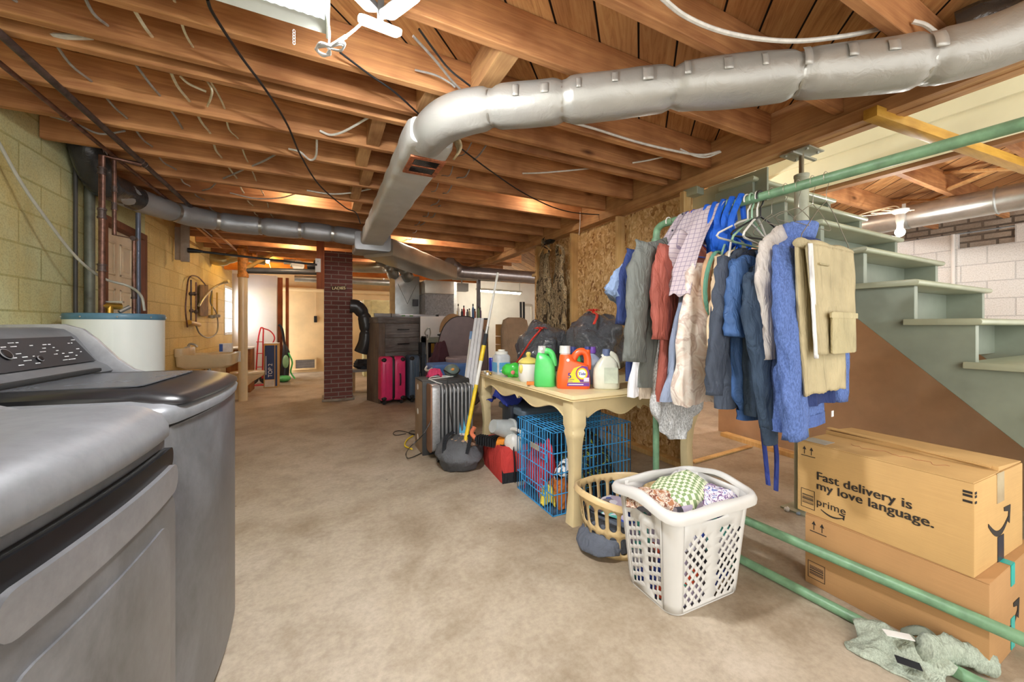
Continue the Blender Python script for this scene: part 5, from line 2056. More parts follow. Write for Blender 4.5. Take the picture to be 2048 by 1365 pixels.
M_redmark = flat('faint_red_marker', (168, 96, 66), .7)
mb = MB()
pts = []
for k in range(26):
    pts.append((uw * .28 + rnd.uniform(-.018, .018), .10 + k * .012, uh + .0008))
mb.tube(spline(pts, 3), .0007, 4)
mb.build('marker_scrawl', M_redmark, ub)

# grey sock-soft sweatshirt dropped over the floor rail
M_sweat = fabric('pale_sage_jersey', (158, 168, 154), 80, .06, heather=.25)
c0 = W(1800, 1290, z=.05)
gs = thing('sweatshirt', 'pale sage sweatshirt dropped on the floor over the low green rail', 'sweatshirt', (c0.x, c0.y, 0), R(10))


def crumple(w, d, h, seed, edge=.3, rail=None):
    def fn(a, b):
        x, y = (a - .5) * w, (b - .5) * d
        e = max(abs(a - .5), abs(b - .5)) * 2
        z = h * max(0, 1 - e ** 3) * (.55 + .6 * mnoise.noise(Vector((a * 3.1 + seed, b * 3.1, seed)))) + .012 * mnoise.noise(Vector((a * 9, b * 9, seed)))
        if rail is not None:
            z += rail * math.exp(-((x - .02) / .05) ** 2)
        return Vector((x * (1 + edge * mnoise.noise(Vector((b * 4, seed, 0)))), y * (1 + edge * mnoise.noise(Vector((a * 4, seed, 5)))), max(z, .004)))
    return fn


part(gs, 'body_cloth', M_sweat, lambda m: m.sheet(34, 30, crumple(.20, .24, .05, 3, .18, .045)), smooth=180, solid=.006)
part(gs, 'sleeve', M_sweat, lambda m: sleeve(m, [(-.02, -.06, .09), (.10, -.12, .06), (.16, -.20, .03)], [.04, .04, .032], 2, .25, flat_=.6), smooth=180)
part(gs, 'rib_hem', fabric('sage_rib', (150, 160, 146), 50, bump=.7), lambda m: m.sheet(24, 4, lambda a, b: Vector((.075 + .03 * b, -.11 + .12 * a, .02 + .05 * math.sin(a * 3) + .02 * b))), smooth=180, solid=.008)
part(gs, 'black_label', flat('black_neck_label', (28, 30, 40), .6), lambda m: m.cbox((-.075, -.03, .047), (.035, .06, .002), R(20)), smooth=0)
part(gs, 'white_label', M_paper, lambda m: m.cbox((-.03, .0, .098), (.03, .075, .002), R(35)), smooth=0)

# ------------------------------------------------------------------ white laundry hamper
M_hamper = flat('white_hamper_plastic', (208, 208, 205), .35, var=.03, scale=3)
HC = Vector((1.445, 1.19, 0))
hm = thing('laundry_hamper', 'tall white plastic laundry hamper with diamond cut outs, full of clothes', 'laundry hamper', HC, R(-2))
HH = .435
base_w, base_d, top_w, top_d = .40, .27, .475, .345


def hdim(z):
    f = z / HH
    return base_w + (top_w - base_w) * f, base_d + (top_d - base_d) * f, .055


def hrim(th):
    return .012 * math.cos(2 * th) + .008 * math.cos(4 * th)


def outline(z, n=9, grow=0):
    w, d, r = hdim(z)
    return rrect(w + grow, d + grow, r, n)


def arc_pos(z, s):
    """point at perimeter fraction s of the rounded outline at height z"""
    ol = outline(z, 9)
    L = [0]
    for i in range(len(ol)):
        a, b = ol[i], ol[(i + 1) % len(ol)]
        L.append(L[-1] + math.hypot(b[0] - a[0], b[1] - a[1]))
    T = L[-1]
    d = (s % 1) * T
    for i in range(len(ol)):
        if L[i + 1] >= d:
            f = (d - L[i]) / max(1e-9, L[i + 1] - L[i])
            a, b = ol[i], ol[(i + 1) % len(ol)]
            return Vector((a[0] + (b[0] - a[0]) * f, a[1] + (b[1] - a[1]) * f, z))
    return Vector((*ol[0], z))


def face_pt(side, a, z):
    """a in metres from the face centre"""
    w, d, r = hdim(z)
    W2, D2 = w / 2, d / 2
    k = (w / base_w) if side in 'fb' else (d / base_d)
    a *= k
    return {'f': Vector((a, -D2, z)), 'b': Vector((-a, D2, z)), 'l': Vector((-W2, -a, z)), 'r': Vector((W2, a, z))}[side]


def diamonds(side):
    hs = []
    if side in 'fb':
        for g in (-1, 1):
            for r in range(13):
                z = .034 + r * .0235
                for c in range(3):
                    x = g * .088 + (c - 1) * .040 + (.020 if r % 2 else 0) - .01
                    if z + g * (x - g * .088) * .5 > .325:
                        continue
                    k = g * .0035
                    hs.append([(x - .0112, z - k), (x, z - .0138), (x + .0112, z + k), (x, z + .0138)])
    else:
        for g in (-1, 1):
            for c in range(3):
                x = g * .047 + (c - 1) * .023
                for k in range(8):
                    z = .042 + k * .040 + c * .012 - (.02 if g > 0 else 0)
                    if z > .325 or z < .03:
                        continue
                    hs.append([(x - .0085, z - .014), (x + .0065, z - .010), (x + .0085, z + .014), (x - .0065, z + .010)])
    return hs


def hwall(side):
    mb = MB()
    half = (base_w if side in 'fb' else base_d) / 2 - .05
    holes = diamonds(side)
    hz = HH - .085
    hw = .062 if side in 'fb' else .045
    if side in 'br' or side == 'f' or side == 'l':
        holes.append([(hw * math.cos(t_) * (1), hz + .035 + .017 * math.sin(t_)) for t_ in [2 * PI * k / 16 for k in range(16)]])
    perf([(-half, .008), (half, .008), (half, HH - .004), (-half, HH - .004)], holes, lambda a, b: face_pt(side, a, b), mb, .035)
    return mb


for s in 'fblr':
    hwall(s).build('side_wall', M_hamper, hm, smooth=20, solid=.003, norm=False)
for (sx, sy) in ((1, 1), (-1, 1), (-1, -1), (1, -1)):
    mb = MB()
    def cor(a, b, sx=sx, sy=sy):
        z = .008 + (HH - .012) * b
        w, d, r = hdim(z)
        ex = (base_w / 2 - .05) * w / base_w
        ey = (base_d / 2 - .05) * d / base_d
        rx, ry = w / 2 - ex, d / 2 - ey
        th = a * PI / 2
        return Vector((sx * (ex + rx * math.cos(th) ** .9), sy * (ey + ry * math.sin(th) ** .9), z))
    mb.sheet(10, 12, cor)
    mb.build('corner', M_hamper, hm, smooth=60, solid=.003)
mb = MB()
mb.prism(outline(.006), lambda a, b, d: (a, b, .001 + d), .008)
mb.build('bottom', M_hamper, hm)
mb = MB()
rr = []
NR = 72
for i in range(NR):
    s = i / NR
    p = arc_pos(HH, s)
    th = math.atan2(p.y / top_d, p.x / top_w)
    z = HH + hrim(th) + .006
    o_ = Vector((p.x, p.y, 0)).normalized()
    rr.append([(p.x - o_.x * .004, p.y - o_.y * .004, z - .012), (p.x - o_.x * .002, p.y - o_.y * .002, z + .004), (p.x + o_.x * .008, p.y + o_.y * .008, z + .010), (p.x + o_.x * .026, p.y + o_.y * .026, z + .004), (p.x + o_.x * .036, p.y + o_.y * .036, z - .014), (p.x + o_.x * .033, p.y + o_.y * .033, z - .034), (p.x + o_.x * .018, p.y + o_.y * .018, z - .012), (p.x + o_.x * .004, p.y + o_.y * .004, z - .008)])
rr.append(rr[0])
mb.rings(rr, cap=False)
bmesh.ops.remove_doubles(mb.bm, verts=mb.bm.verts, dist=1e-5)
mb.build('rim', M_hamper, hm, smooth=60)

# clothes in the hamper
t = NT('sage_cream_checker')
co = t.co(rot=(0, 0, R(32)))
ck = t.add('ShaderNodeTexChecker')
ck.inputs['Scale'].default_value = 62
ck.inputs['Color1'].default_value = lin((134, 158, 112))
ck.inputs['Color2'].default_value = lin((226, 232, 204))
cmb = t.add('ShaderNodeSeparateXYZ')
t.link(co, cmb.inputs[0])
cb2 = t.add('ShaderNodeCombineXYZ')
t.link(cmb.outputs[0], cb2.inputs[0])
t.link(cmb.outputs[1], cb2.inputs[1])
cb2.inputs[2].default_value = .003
t.link(cb2.outputs[0], ck.inputs['Vector'])
M_check = t.out(ck.outputs['Color'], .9, 0, .2)
t = NT('lilac_leaf_print')
co = t.co()
n = t.noise(co, 26, 3, .5, 2.5)
M_floral = t.out(t.ramp(n, [(.40, (128, 100, 148)), (.47, (236, 228, 240)), (.55, (240, 236, 242)), (.61, (104, 118, 178))]), .85, 0, .2)
t = NT('brown_wave_print')
n = t.noise(t.co(), 22, 3, .5, 3)
M_brownp = t.out(t.ramp(n, [(.4, (120, 76, 60)), (.5, (226, 212, 196)), (.6, (168, 116, 84))]), .85, 0, .2)
t = NT('mixed_laundry')
vo = t.add('ShaderNodeTexVoronoi')
vo.inputs['Scale'].default_value = 13
nn = t.add('ShaderNodeTexNoise')
nn.inputs['Scale'].default_value = 6
ad = t.add('ShaderNodeVectorMath', operation='MULTIPLY_ADD')
ad.inputs[1].default_value = (.12, .12, .12)
co = t.co()
t.link(co, nn.inputs['Vector'])
t.link(nn.outputs['Color'], ad.inputs[0])
t.link(co, ad.inputs[2])
t.link(ad.outputs[0], vo.inputs['Vector'])
sp = t.add('ShaderNodeSeparateColor')
t.link(vo.outputs['Color'], sp.inputs[0])
cc = t.ramp(sp.outputs[0], [(.0, (60, 80, 160)), (.14, (206, 204, 214)), (.28, (120, 112, 116)), (.42, (96, 176, 166)), (.55, (178, 168, 190)), (.68, (214, 92, 64)), (.8, (64, 62, 70)), (.92, (188, 170, 140)), (1.0, (50, 66, 130))])
for n_ in t.n:
    if n_.type == 'VALTORGB':
        n_.color_ramp.interpolation = 'CONSTANT'
M_mixed = t.out(cc, .85, 0, .2)
mb = MB()
rr = []
for i in range(13):
    z = .02 + .38 * i / 12
    w, d, r = hdim(z)
    k = 1 if i < 10 else 1 - .12 * (i - 9)
    rr.append([(x * (1 + .0 * z) * k, y * k, z + (.03 * mnoise.noise(Vector((x * 9, y * 9, 2))) if i > 8 else 0)) for x, y in rrect(w - .022, d - .022, .05, 6)])
mb.rings(rr)
o = mb.solo('laundry_pile', M_mixed, 'mixed crumpled laundry filling the white hamper', 'laundry', (0, 0, 0), smooth=180, kind='stuff')
o.location = HC
o.rotation_euler = (0, 0, R(-2))


def heap(name, label, cat, m, loc, rz, w, d, h, seed, nx=34, ny=30, fr=2.6, edge=.25):
    o = thing(name, label, cat, loc, R(rz))
    def fn(a, b):
        u, v = (a - .5) * 2, (b - .5) * 2
        e = max(0, 1 - (abs(u) ** 2.6 + abs(v) ** 2.6) * .8)
        z = h * e ** .7 + .35 * h * mnoise.noise(Vector((a * fr + seed, b * fr, seed))) + .12 * h * mnoise.noise(Vector((a * fr * 3, b * fr * 3, seed)))
        return Vector((u * w / 2 * (1 + edge * mnoise.noise(Vector((b * 3, seed, 1)))), v * d / 2 * (1 + edge * mnoise.noise(Vector((a * 3, seed, 7)))), z))
    mb = MB()
    mb.sheet(nx, ny, fn)
    mb.build('cloth', m, o, smooth=180, solid=.006)
    return o, fn


def hl(x, y, z):
    return (HC.x + x, HC.y + y, z)


heap('laundry_shirt', 'sage and cream checkered shirt bunched on top of the white hamper', 'shirt', M_check, hl(.02, .02, .385), 15, .33, .22, .085, 3, fr=2.2)
heap('laundry_dress', 'lilac leaf print cloth tucked below the checkered shirt in the hamper', 'dress', M_floral, hl(.11, -.06, .385), -8, .22, .17, .05, 8)
heap('laundry_cloth', 'brown wave print cloth at the side of the hamper opening', 'cloth', M_brownp, hl(-.15, .02, .385), 40, .14, .22, .055, 12)
heap('laundry_cloth', 'thin white cloth crumpled at the back of the hamper opening', 'cloth', t_ if False else fabric('sheer_white', (226, 226, 228)), hl(.12, .10, .39), 10, .16, .10, .06, 17)

# ------------------------------------------------------------------ tan round basket
M_tan = flat('tan_basket_plastic', (206, 180, 132), .4, var=.05, scale=4)
BC = Vector((1.42, 1.575, 0))
bk = thing('laundry_basket', 'low round tan plastic laundry basket with tall slots behind the white hamper', 'laundry basket', BC)
BH = .285
br_ = lambda z: .165 + .045 * (z / BH) ** .8
mb = MB()
per = 2 * PI * .19
holes = []
NS = 22
for k in range(NS):
    x = per * (k + .5) / NS
    for z0, z1 in ((.028, .12), (.145, .252)):
        hw = per / NS * .34
        pts = [(x + hw * math.cos(a), z1 - hw + hw * math.sin(a)) for a in [PI * i / 6 for i in range(7)]] + [(x - hw * math.cos(a), z0 + hw - hw * math.sin(a)) for a in [PI * i / 6 for i in range(7)]]
        holes.append(pts)
perf([(per * k / 88, 0) for k in range(89)] + [(per - per * k / 88, BH) for k in range(89)], holes, lambda a, b: Vector((br_(b) * math.cos(2 * PI * a / per), br_(b) * math.sin(2 * PI * a / per), b)), mb, .03)
mb.build('slotted_wall', M_tan, bk, smooth=50, solid=.004, norm=False)
mb = MB()
mb.lathe([(.001, .002), (.164, .002), (.168, .01), (.001, .008)], n=40)
mb.build('bottom', M_tan, bk)
mb = MB()
rr = []
for i in range(61):
    th = 2 * PI * i / 60
    dip = .018 * math.cos(2 * th)
    r = br_(BH)
    rr.append([((r + a) * math.cos(th), (r + a) * math.sin(th), BH + dip + b) for a, b in ((-.004, -.02), (-.002, .004), (.008, .012), (.022, .004), (.026, -.014), (.02, -.016), (.006, -.006))])
mb.rings(rr, cap=False)
mb.build('rim', M_tan, bk, smooth=60)
M_slate = fabric('slate_grey_knit', (96, 102, 114), 100, .1)
def slate_fn(a, b):
    th = 2 * PI * a
    z = .03 + .13 * b
    r = (br_(z) - .012) * (1 + .05 * mnoise.noise(Vector((math.cos(th) * 5, math.sin(th) * 5, b * 7))))
    if math.cos(th - PI * 1.02) > .6 and b < .62:
        r += .085 * (math.cos(th - PI * 1.02) - .6) * 2.5 * (1 - (b / .62) ** 2)
    if b > .98:
        r *= .7
    return Vector((r * math.cos(th), r * math.sin(th), z + .02 * mnoise.noise(Vector((th * 3, b * 5, 1)))))
o = thing('grey_laundry', 'slate grey garments stuffed in the tan basket and bulging through its slots', 'clothes', BC)
part(o, 'bulging_cloth', M_slate, lambda m: m.sheet(60, 22, slate_fn, close=True), smooth=180)
def top_fn(a, b):
    r = .16 * math.sqrt(b)
    return Vector((r * math.cos(2 * PI * a), r * math.sin(2 * PI * a), .155 + .04 * mnoise.noise(Vector((r * 9 * math.cos(2 * PI * a), r * 9 * math.sin(2 * PI * a), 4)))))
part(o, 'top_cloth', M_slate, lambda m: m.sheet(36, 12, top_fn, close=True), smooth=180)
heap('laundry_cloth', 'brown and blue flecked cloth lying inside the tan basket', 'cloth', M_mixed, (BC.x + .02, BC.y + .03, .165), 20, .24, .22, .03, 31)
# ------------------------------------------------------------------ cream dining table
M_cream = flat('cream_painted_wood', (216, 198, 154), .38, var=.05, scale=4)
TX0, TX1, TY0, TY1, TZ = 1.285, 2.40, 1.80, 3.21, .757
tb = thing('dining_table', 'cream painted dining table with scalloped apron and curved legs, loaded with detergents and bags', 'table', (TX0, TY0, 0), R(1.4))
TW_, TD_ = TX1 - TX0, TY1 - TY0
mb = MB()
prof = [(-.015, TZ - .03), (-.006, TZ - .026), (-.012, TZ - .018), (.0, TZ - .008), (.006, TZ)]
rr = []
for o_, z in prof:
    rr.append([(x, y, z) for x, y in rrect(TW_ - 2 * o_, TD_ - 2 * o_, .015, 3, TW_ / 2, TD_ / 2)])
rr.append([(x, y, TZ) for x, y in rrect(TW_ - .05, TD_ - .05, .01, 3, TW_ / 2, TD_ / 2)])
mb.rings(rr)
mb.build('table_top', M_cream, tb, smooth=30)


def apron_outline(L):
    """lower scalloped edge between legs, as (s, z)"""
    pts = []
    for i in range(61):
        s = i / 60
        e = min(s, 1 - s) * L
        if e < .035:
            z = .60 + .028 * math.sin(e / .035 * PI / 2)
        elif e < .16:
            z = .585 + .05 * math.sin((e - .035) / .125 * PI / 2) + .02
        else:
            q = (min(s, 1 - s) * L - .16) / (L / 2 - .16)
            z = .655 - .048 * math.sin(q * PI) ** 2 + .0 * q - .03 * (q > .93) * (q - .93) / .07
        pts.append((s * L, z))
    return pts


for nm, L, f in (('l', TD_ - .16, lambda a, b, d: (.025 + d, .08 + a, b)), ('r', TD_ - .16, lambda a, b, d: (TW_ - .045 + d, .08 + a, b)), ('f', TW_ - .16, lambda a, b, d: (.08 + a, .025 + d, b)), ('b', TW_ - .16, lambda a, b, d: (.08 + a, TD_ - .045 + d, b))):
    mb = MB()
    mb.prism([(0, TZ - .03), (L, TZ - .03)] + apron_outline(L)[::-1], f, .02)
    ap = mb.build('apron', M_cream, tb, smooth=0, bevel=.002, seg=1)
    mb = MB()
    mb.tube([Vector(f(a, z + .004, -.001 if nm in 'lf' else .021)) for a, z in apron_outline(L)], .0045, 6)
    mb.build('apron_bead', M_cream, ap)
for (cx_, cy_, sx, sy) in ((.05, .05, -1, -1), (TW_ - .05, .05, 1, -1), (.05, TD_ - .05, -1, 1), (TW_ - .05, TD_ - .05, 1, 1)):
    rr = []
    for z, hw, off in ((TZ - .03, .05, 0), (.60, .05, .0), (.575, .050, .0), (.55, .042, .002), (.535, .046, .003), (.50, .040, .0), (.44, .034, -.006), (.30, .030, -.012), (.15, .031, -.008), (.05, .036, .004), (.0, .038, .012)):
        rr.append([(cx_ + sx * off + x, cy_ + sy * off + y, z) for x, y in rrect(hw * 2, hw * 2, .008, 2)])
    mb = MB()
    mb.rings(rr)
    mb.build('leg', M_cream, tb, smooth=40)

# ------------------------------------------------------------------ things on the table
def onT(u, v):
    return W(u, v, z=TZ)


def jug(name, label, p, rz, w, d, h, m, cap_m, cap=(.3, .03, .05), handle=True, shape=None):
    """moulded jug: body loft with a slanting shoulder, pour neck, cap; handle is a ring at the shoulder"""
    o = thing(name, label, 'bottle', p, R(rz))
    rr = []
    for f, kw, kd, off in shape or ((0, .93, .93, 0), (.02, 1, 1, 0), (.30, 1.0, 1.0, 0), (.52, .93, .95, -.0), (.66, .80, .86, -.03), (.76, .60, .72, -.10), (.82, .40, .56, -.16), (.86, .26, .42, -.20)):
        rr.append([(x + off * w, y, f * h) for x, y in rrect(w * kw, d * kd, min(w * kw, d * kd) * .32, 5)])
    mb = MB()
    mb.rings(rr)
    body_ = mb.build('jug_body', m, o, smooth=50)
    cx_, cr, ch = cap[0] * w, cap[1], cap[2]
    mb = MB()
    zc = h * .84
    mb.lathe([(cr * .8, zc - .02), (cr * .8, zc), (cr, zc + .002), (cr, zc + ch * .5), (cr * .9, zc + ch), (.001, zc + ch)], (cx_, 0, 0), 18)
    mb.build('cap', cap_m, o, smooth=40)
    if handle:
        mb = MB()
        mb.tube(spline([(-.12 * w, 0, .80 * h), (.08 * w, 0, .90 * h), (.30 * w, 0, .84 * h), (.41 * w, 0, .66 * h), (.43 * w, 0, .52 * h)], 6), d * .18, 10)
        mb.build('handle', m, o)
    return o


M_orange = flat('orange_plastic', (238, 96, 40), .3, var=.04)
M_greenp = flat('green_plastic', (84, 202, 106), .3, var=.04)
M_bluecap = flat('blue_cap', (58, 66, 130), .35)
M_purple = flat('purple_cap', (120, 78, 180), .35)
M_clearcap = flat('milky_clear_cap', (214, 216, 214), .15, spec=.7)
M_yellowl = flat('label_yellow', (250, 216, 40), .5)
M_purpl = flat('label_purple', (104, 50, 140), .5)
M_labelw = flat('label_white', (240, 240, 240), .5)

# big orange jug with printed label
p = onT(1146, 776)
oj = thing('detergent_jug', 'big bright orange detergent jug with yellow and purple label at the table corner', 'bottle', p, R(-30))
w, d, h = .215, .115, .255
rr = []
for f, x0, x1, dd_ in ((0, -.48, .48, .94), (.02, -.5, .5, 1), (.28, -.5, .5, 1), (.45, -.47, .47, .97), (.60, -.43, .45, .93), (.70, -.42, .06, .88), (.80, -.41, -.02, .85), (.86, -.39, -.06, .8)):
    rr.append([(x, y, f * h) for x, y in rrect(w * (x1 - x0), d * dd_, .035, 5, w * (x0 + x1) / 2, 0)])
mb = MB()
mb.rings(rr)
mb.build('jug_body', M_orange, oj, smooth=50)
mb = MB()
mb.tube(spline([(.0, 0, .72 * h), (.02, 0, .86 * h), (.05, 0, .935 * h), (.08, 0, .90 * h), (.093, 0, .78 * h), (.095, 0, .60 * h), (.092, 0, .48 * h)], 8), .024, 12)
mb.build('handle', M_orange, oj)
mb = MB()
mb.tube([(.088, 0, .60 * h), (.094, 0, .85 * h), (.094, 0, .99 * h)], [.02, .019, .018], 12)
mb.build('spout_side', M_orange, oj)
mb = MB()
mb.lathe([(.019, .985 * h), (.021, .99 * h), (.021, 1.06 * h), (.001, 1.07 * h)], (.094, 0, 0), 16)
mb.build('blue_cap', M_bluecap, oj)
mb = MB()
mb.lathe([(.030, .84 * h), (.033, .85 * h), (.033, .885 * h), (.037, .89 * h), (.035, 1.08 * h), (.001, 1.085 * h)], (-.052, 0, 0), 20)
mb.build('clear_cap', M_clearcap, oj)
yl = -.0585
lf = lambda a, b, d: (a, yl - d, b)
lab = [(-.045, .02), (.098, .02), (.098, .10), (.085, .145), (.045, .15), (.0, .135), (-.03, .085)]
part(oj, 'label', M_yellowl, lambda m: m.prism(lab, lf, .001), smooth=0)
part(oj, 'label_purple', M_purpl, lambda m: m.prism([(.04, .045), (.098, .045), (.098, .10), (.085, .145), (.05, .15), (.02, .13), (.022, .08)], lambda a, b, d: lf(a, b, .001 + d), .0008), smooth=0)
part(oj, 'label_purple', M_purpl, lambda m: m.prism([(-.045, .02), (.098, .02), (.098, .043), (-.04, .043)], lambda a, b, d: lf(a, b, .001 + d), .0008), smooth=0)
cxl, cyl_ = .052, .100
for r_, m_, dd_ in ((.041, M_purpl, .0018), (.036, M_orange, .0022), (.032, M_yellowl, .0026), (.024, M_labelw, .003)):
    part(oj, 'logo_ring', m_, lambda m, r_=r_, dd_=dd_: m.prism([(cxl + r_ * math.cos(2 * PI * k / 26), cyl_ + 1.08 * r_ * math.sin(2 * PI * k / 26)) for k in range(26)], lambda a, b, d: lf(a, b, dd_ + d), .0005), smooth=0)
TXF = Matrix(((1, 0, 0, 0), (0, 0, -1, 0), (0, 1, 0, 0), (0, 0, 0, 1)))   # text faces -y
M_blueink = flat('label_blue_ink', (40, 50, 150), .5)
text_mesh('logo_lettering', 'Tide', .026, Matrix.Translation((cxl - .0235, yl - .0042, cyl_ - .009)) @ TXF, M_blueink, oj, .0004, bold=.0009)
text_mesh('lettering', '5', .050, Matrix.Translation((-.040, yl - .0018, .070)) @ TXF, M_blueink, oj, .0004, bold=.001)
text_mesh('lettering', 'months', .014, Matrix.Translation((-.040, yl - .0018, .058)) @ TXF, M_blueink, oj, .0004)
text_mesh('lettering', 'more', .014, Matrix.Translation((-.040, yl - .0018, .046)) @ TXF, M_blueink, oj, .0004)
part(oj, 'label_panel', flat('label_lilac', (206, 200, 220), .5), lambda m: m.prism([(.062, .05), (.096, .05), (.096, .075), (.062, .075)], lambda a, b, d: lf(a, b, .0028 + d), .0006), smooth=0)
part(oj, 'label_strip', M_labelw, lambda m: m.prism([(-.035, .028), (.06, .028), (.06, .033), (-.035, .033)], lambda a, b, d: lf(a, b, .002 + d), .0006), smooth=0)
part(oj, 'round_sticker', M_labelw, lambda m: m.prism([(-.065 + .010 * math.cos(2 * PI * k / 16), .185 + .010 * math.sin(2 * PI * k / 16)) for k in range(16)], lambda a, b, d: (a + .028, yl + .006 - d, b), .001), smooth=0)

gj = jug('detergent_jug', 'bright green detergent jug with white tap cap beside the orange jug', onT(1090, 772), -35, .145, .12, .262, M_greenp, M_clearcap, cap=(-.14, .028, .05))
part(gj, 'tap', M_labelw, lambda m: m.cyl((-.02, -.03, .262), (-.02, -.062, .255), .011, 10))
jug('detergent_jug', 'second green jug with dark blue cap half hidden behind the orange jug', onT(1138, 764), -40, .16, .11, .25, M_greenp, M_bluecap, cap=(.18, .026, .045))
jug('fabric_softener', 'grey blue translucent bottle with purple cap behind the orange jug', onT(1188, 768), -38, .13, .09, .255, flat('grey_blue_plastic', (146, 156, 182), .25, var=.12), M_purple, cap=(-.1, .028, .045), handle=False)
wj = jug('detergent_jug', 'milky white round shouldered jug with slate cap at the table edge', onT(1212, 777), -32, .165, .115, .25, flat('milky_plastic', (222, 224, 208), .28, var=.06), flat('slate_cap', (96, 112, 150), .4), cap=(.02, .027, .045), shape=((0, .9, .9, 0), (.03, 1, 1, 0), (.30, 1.0, 1.0, 0), (.5, .94, .95, 0), (.68, .74, .80, .04), (.78, .50, .56, .05), (.84, .30, .42, .03), (.86, .28, .40, .02)))
part(wj, 'pale_label', flat('pale_green_label', (206, 216, 196), .5), lambda m: m.box(-.02, .065, -.0605, -.0575, .04, .14), smooth=0)
# jar with yellow lid
p = onT(1057, 763)
yj = thing('storage_jar', 'white ceramic jar with a yellow domed lid', 'jar', p)
mb = MB()
mb.lathe([(.001, 0), (.06, 0), (.072, .02), (.076, .07), (.072, .125), (.066, .135)], n=30)
mb.build('jar_body', flat('white_ceramic', (232, 230, 224), .25, var=.03), yj)
M_yel = flat('yellow_ceramic', (226, 210, 110), .3, var=.04)
mb = MB()
mb.lathe([(.074, .133), (.078, .140), (.070, .152), (.045, .170), (.02, .176), (.012, .182), (.018, .192), (.020, .202), (.012, .214), (.001, .216)], n=30)
mb.build('lid', M_yel, yj)
mb = MB()
mb.ell((-.072, -.02, .095), (.016, .016, .032), 12, 8)
mb.build('yellow_ornament', M_yel, yj)
# pods tub, torn green pack, blue can, small beads, orange box
p = onT(1003, 748)
tub = thing('detergent_tub', 'grey white plastic tub with blue label at the back corner of the table', 'tub', p)
mb = MB()
mb.rings([[(x, y, z) for x, y in rrect(a, a, .03, 4)] for z, a in ((0, .12), (.01, .128), (.14, .128), (.155, .118), (.165, .10))])
mb.build('tub_body', flat('grey_white_plastic', (204, 208, 214), .3), tub)
mb = MB()
mb.lathe([(.052, .165), (.056, .168), (.056, .188), (.03, .192), (.03, .205), (.001, .206)], n=24)
mb.build('lid', M_hwhite, tub)
part(tub, 'blue_label', flat('sky_blue_label', (98, 176, 226), .4), lambda m: m.box(-.05, .05, -.0655, -.0645, .02, .10), smooth=0)
part(tub, 'white_print', M_labelw, lambda m: m.box(-.04, .04, -.0662, -.0657, .03, .042), smooth=0)
part(tub, 'blue_label', flat('sky_blue_label', (98, 176, 226), .4), lambda m: m.box(-.0655, -.0645, -.05, .05, .02, .10), smooth=0)
p = onT(1021, 755)
gp = thing('pod_bag', 'torn bright green detergent pouch lying open beside the yellow lidded jar', 'bag', (p.x + .02, p.y, p.z))
mb = MB()
mb.ell((0, 0, .055), (.085, .05, .058), 26, 16, amp=.28, fr=2.2, seed=9, M=Matrix.Rotation(R(-32), 3, 'Z').to_4x4())
mb.build('pouch', flat('green_pouch', (72, 206, 76), .25, var=.08), gp, smooth=180)
mb = MB()
mb.ell((.045, -.028, .075), (.035, .02, .028), 14, 8, amp=.3, seed=2, M=Matrix.Rotation(R(-32), 3, 'Z').to_4x4())
mb.build('torn_opening', flat('brown_inside', (96, 74, 58), .6), gp, smooth=180)
part(gp, 'round_logo', flat('pink_logo', (226, 130, 130), .5), lambda m: m.ell((-.03, -.062, .045), (.018, .006, .016), 14, 8))
mb = MB()
p = onT(984, 742)
mb.lathe([(.028, 0), (.03, .003), (.03, .115), (.026, .12), (.001, .12)], p, 18)
mb.solo('blue_can', flat('deep_blue_can', (34, 44, 170), .3), 'slim deep blue can behind the grey white tub', 'can', p)
for i, (u, v, m_, lb_) in enumerate(((970, 748, M_tin, 'small silver ball ornament on the table back corner'), (975, 747, M_brass, 'small gold ball ornament on the table back corner'), (981, 750, M_brass, 'second gold ball ornament nearest the grey white tub'), (975, 751, M_labelw, 'small white ball ornament on the table back corner'))):
    mb = MB()
    p = onT(u, v)
    mb.ell(p + Vector((0, 0, .011)), (.012, .012, .012), 12, 8)
    mb.solo('bead', m_, lb_, 'ornament', p)
p = onT(1062, 770)
mb = MB()
mb.cbox(p + Vector((0, 0, .011)), (.06, .03, .022), R(-30))
mb.solo('small_box', flat('orange_small_box', (226, 128, 50), .5), 'small orange box in front of the yellow lidded jar', 'box', p, bevel=.002)

# ------------------------------------------------------------------ black bin bags on the table
def bag_mat(name, c=(76, 81, 89)):
    t = NT(name)
    co = t.co()
    n = t.noise(co, 11, 5, .7, 2.2)
    n2 = t.noise(co, 34, 3, .6, 1.5)
    h = t.math('ADD', n, t.math('MULTIPLY', n2, .4))
    t.bump(h, .8, .025)
    t.b.inputs['Coat Weight'].default_value = .6
    t.b.inputs['Coat Roughness'].default_value = .12
    return t.out(c, .2, 0, .9)


M_bag = bag_mat('black_bin_liner')
M_redtie = flat('red_drawstring_plastic', (226, 66, 52), .4, var=.1)


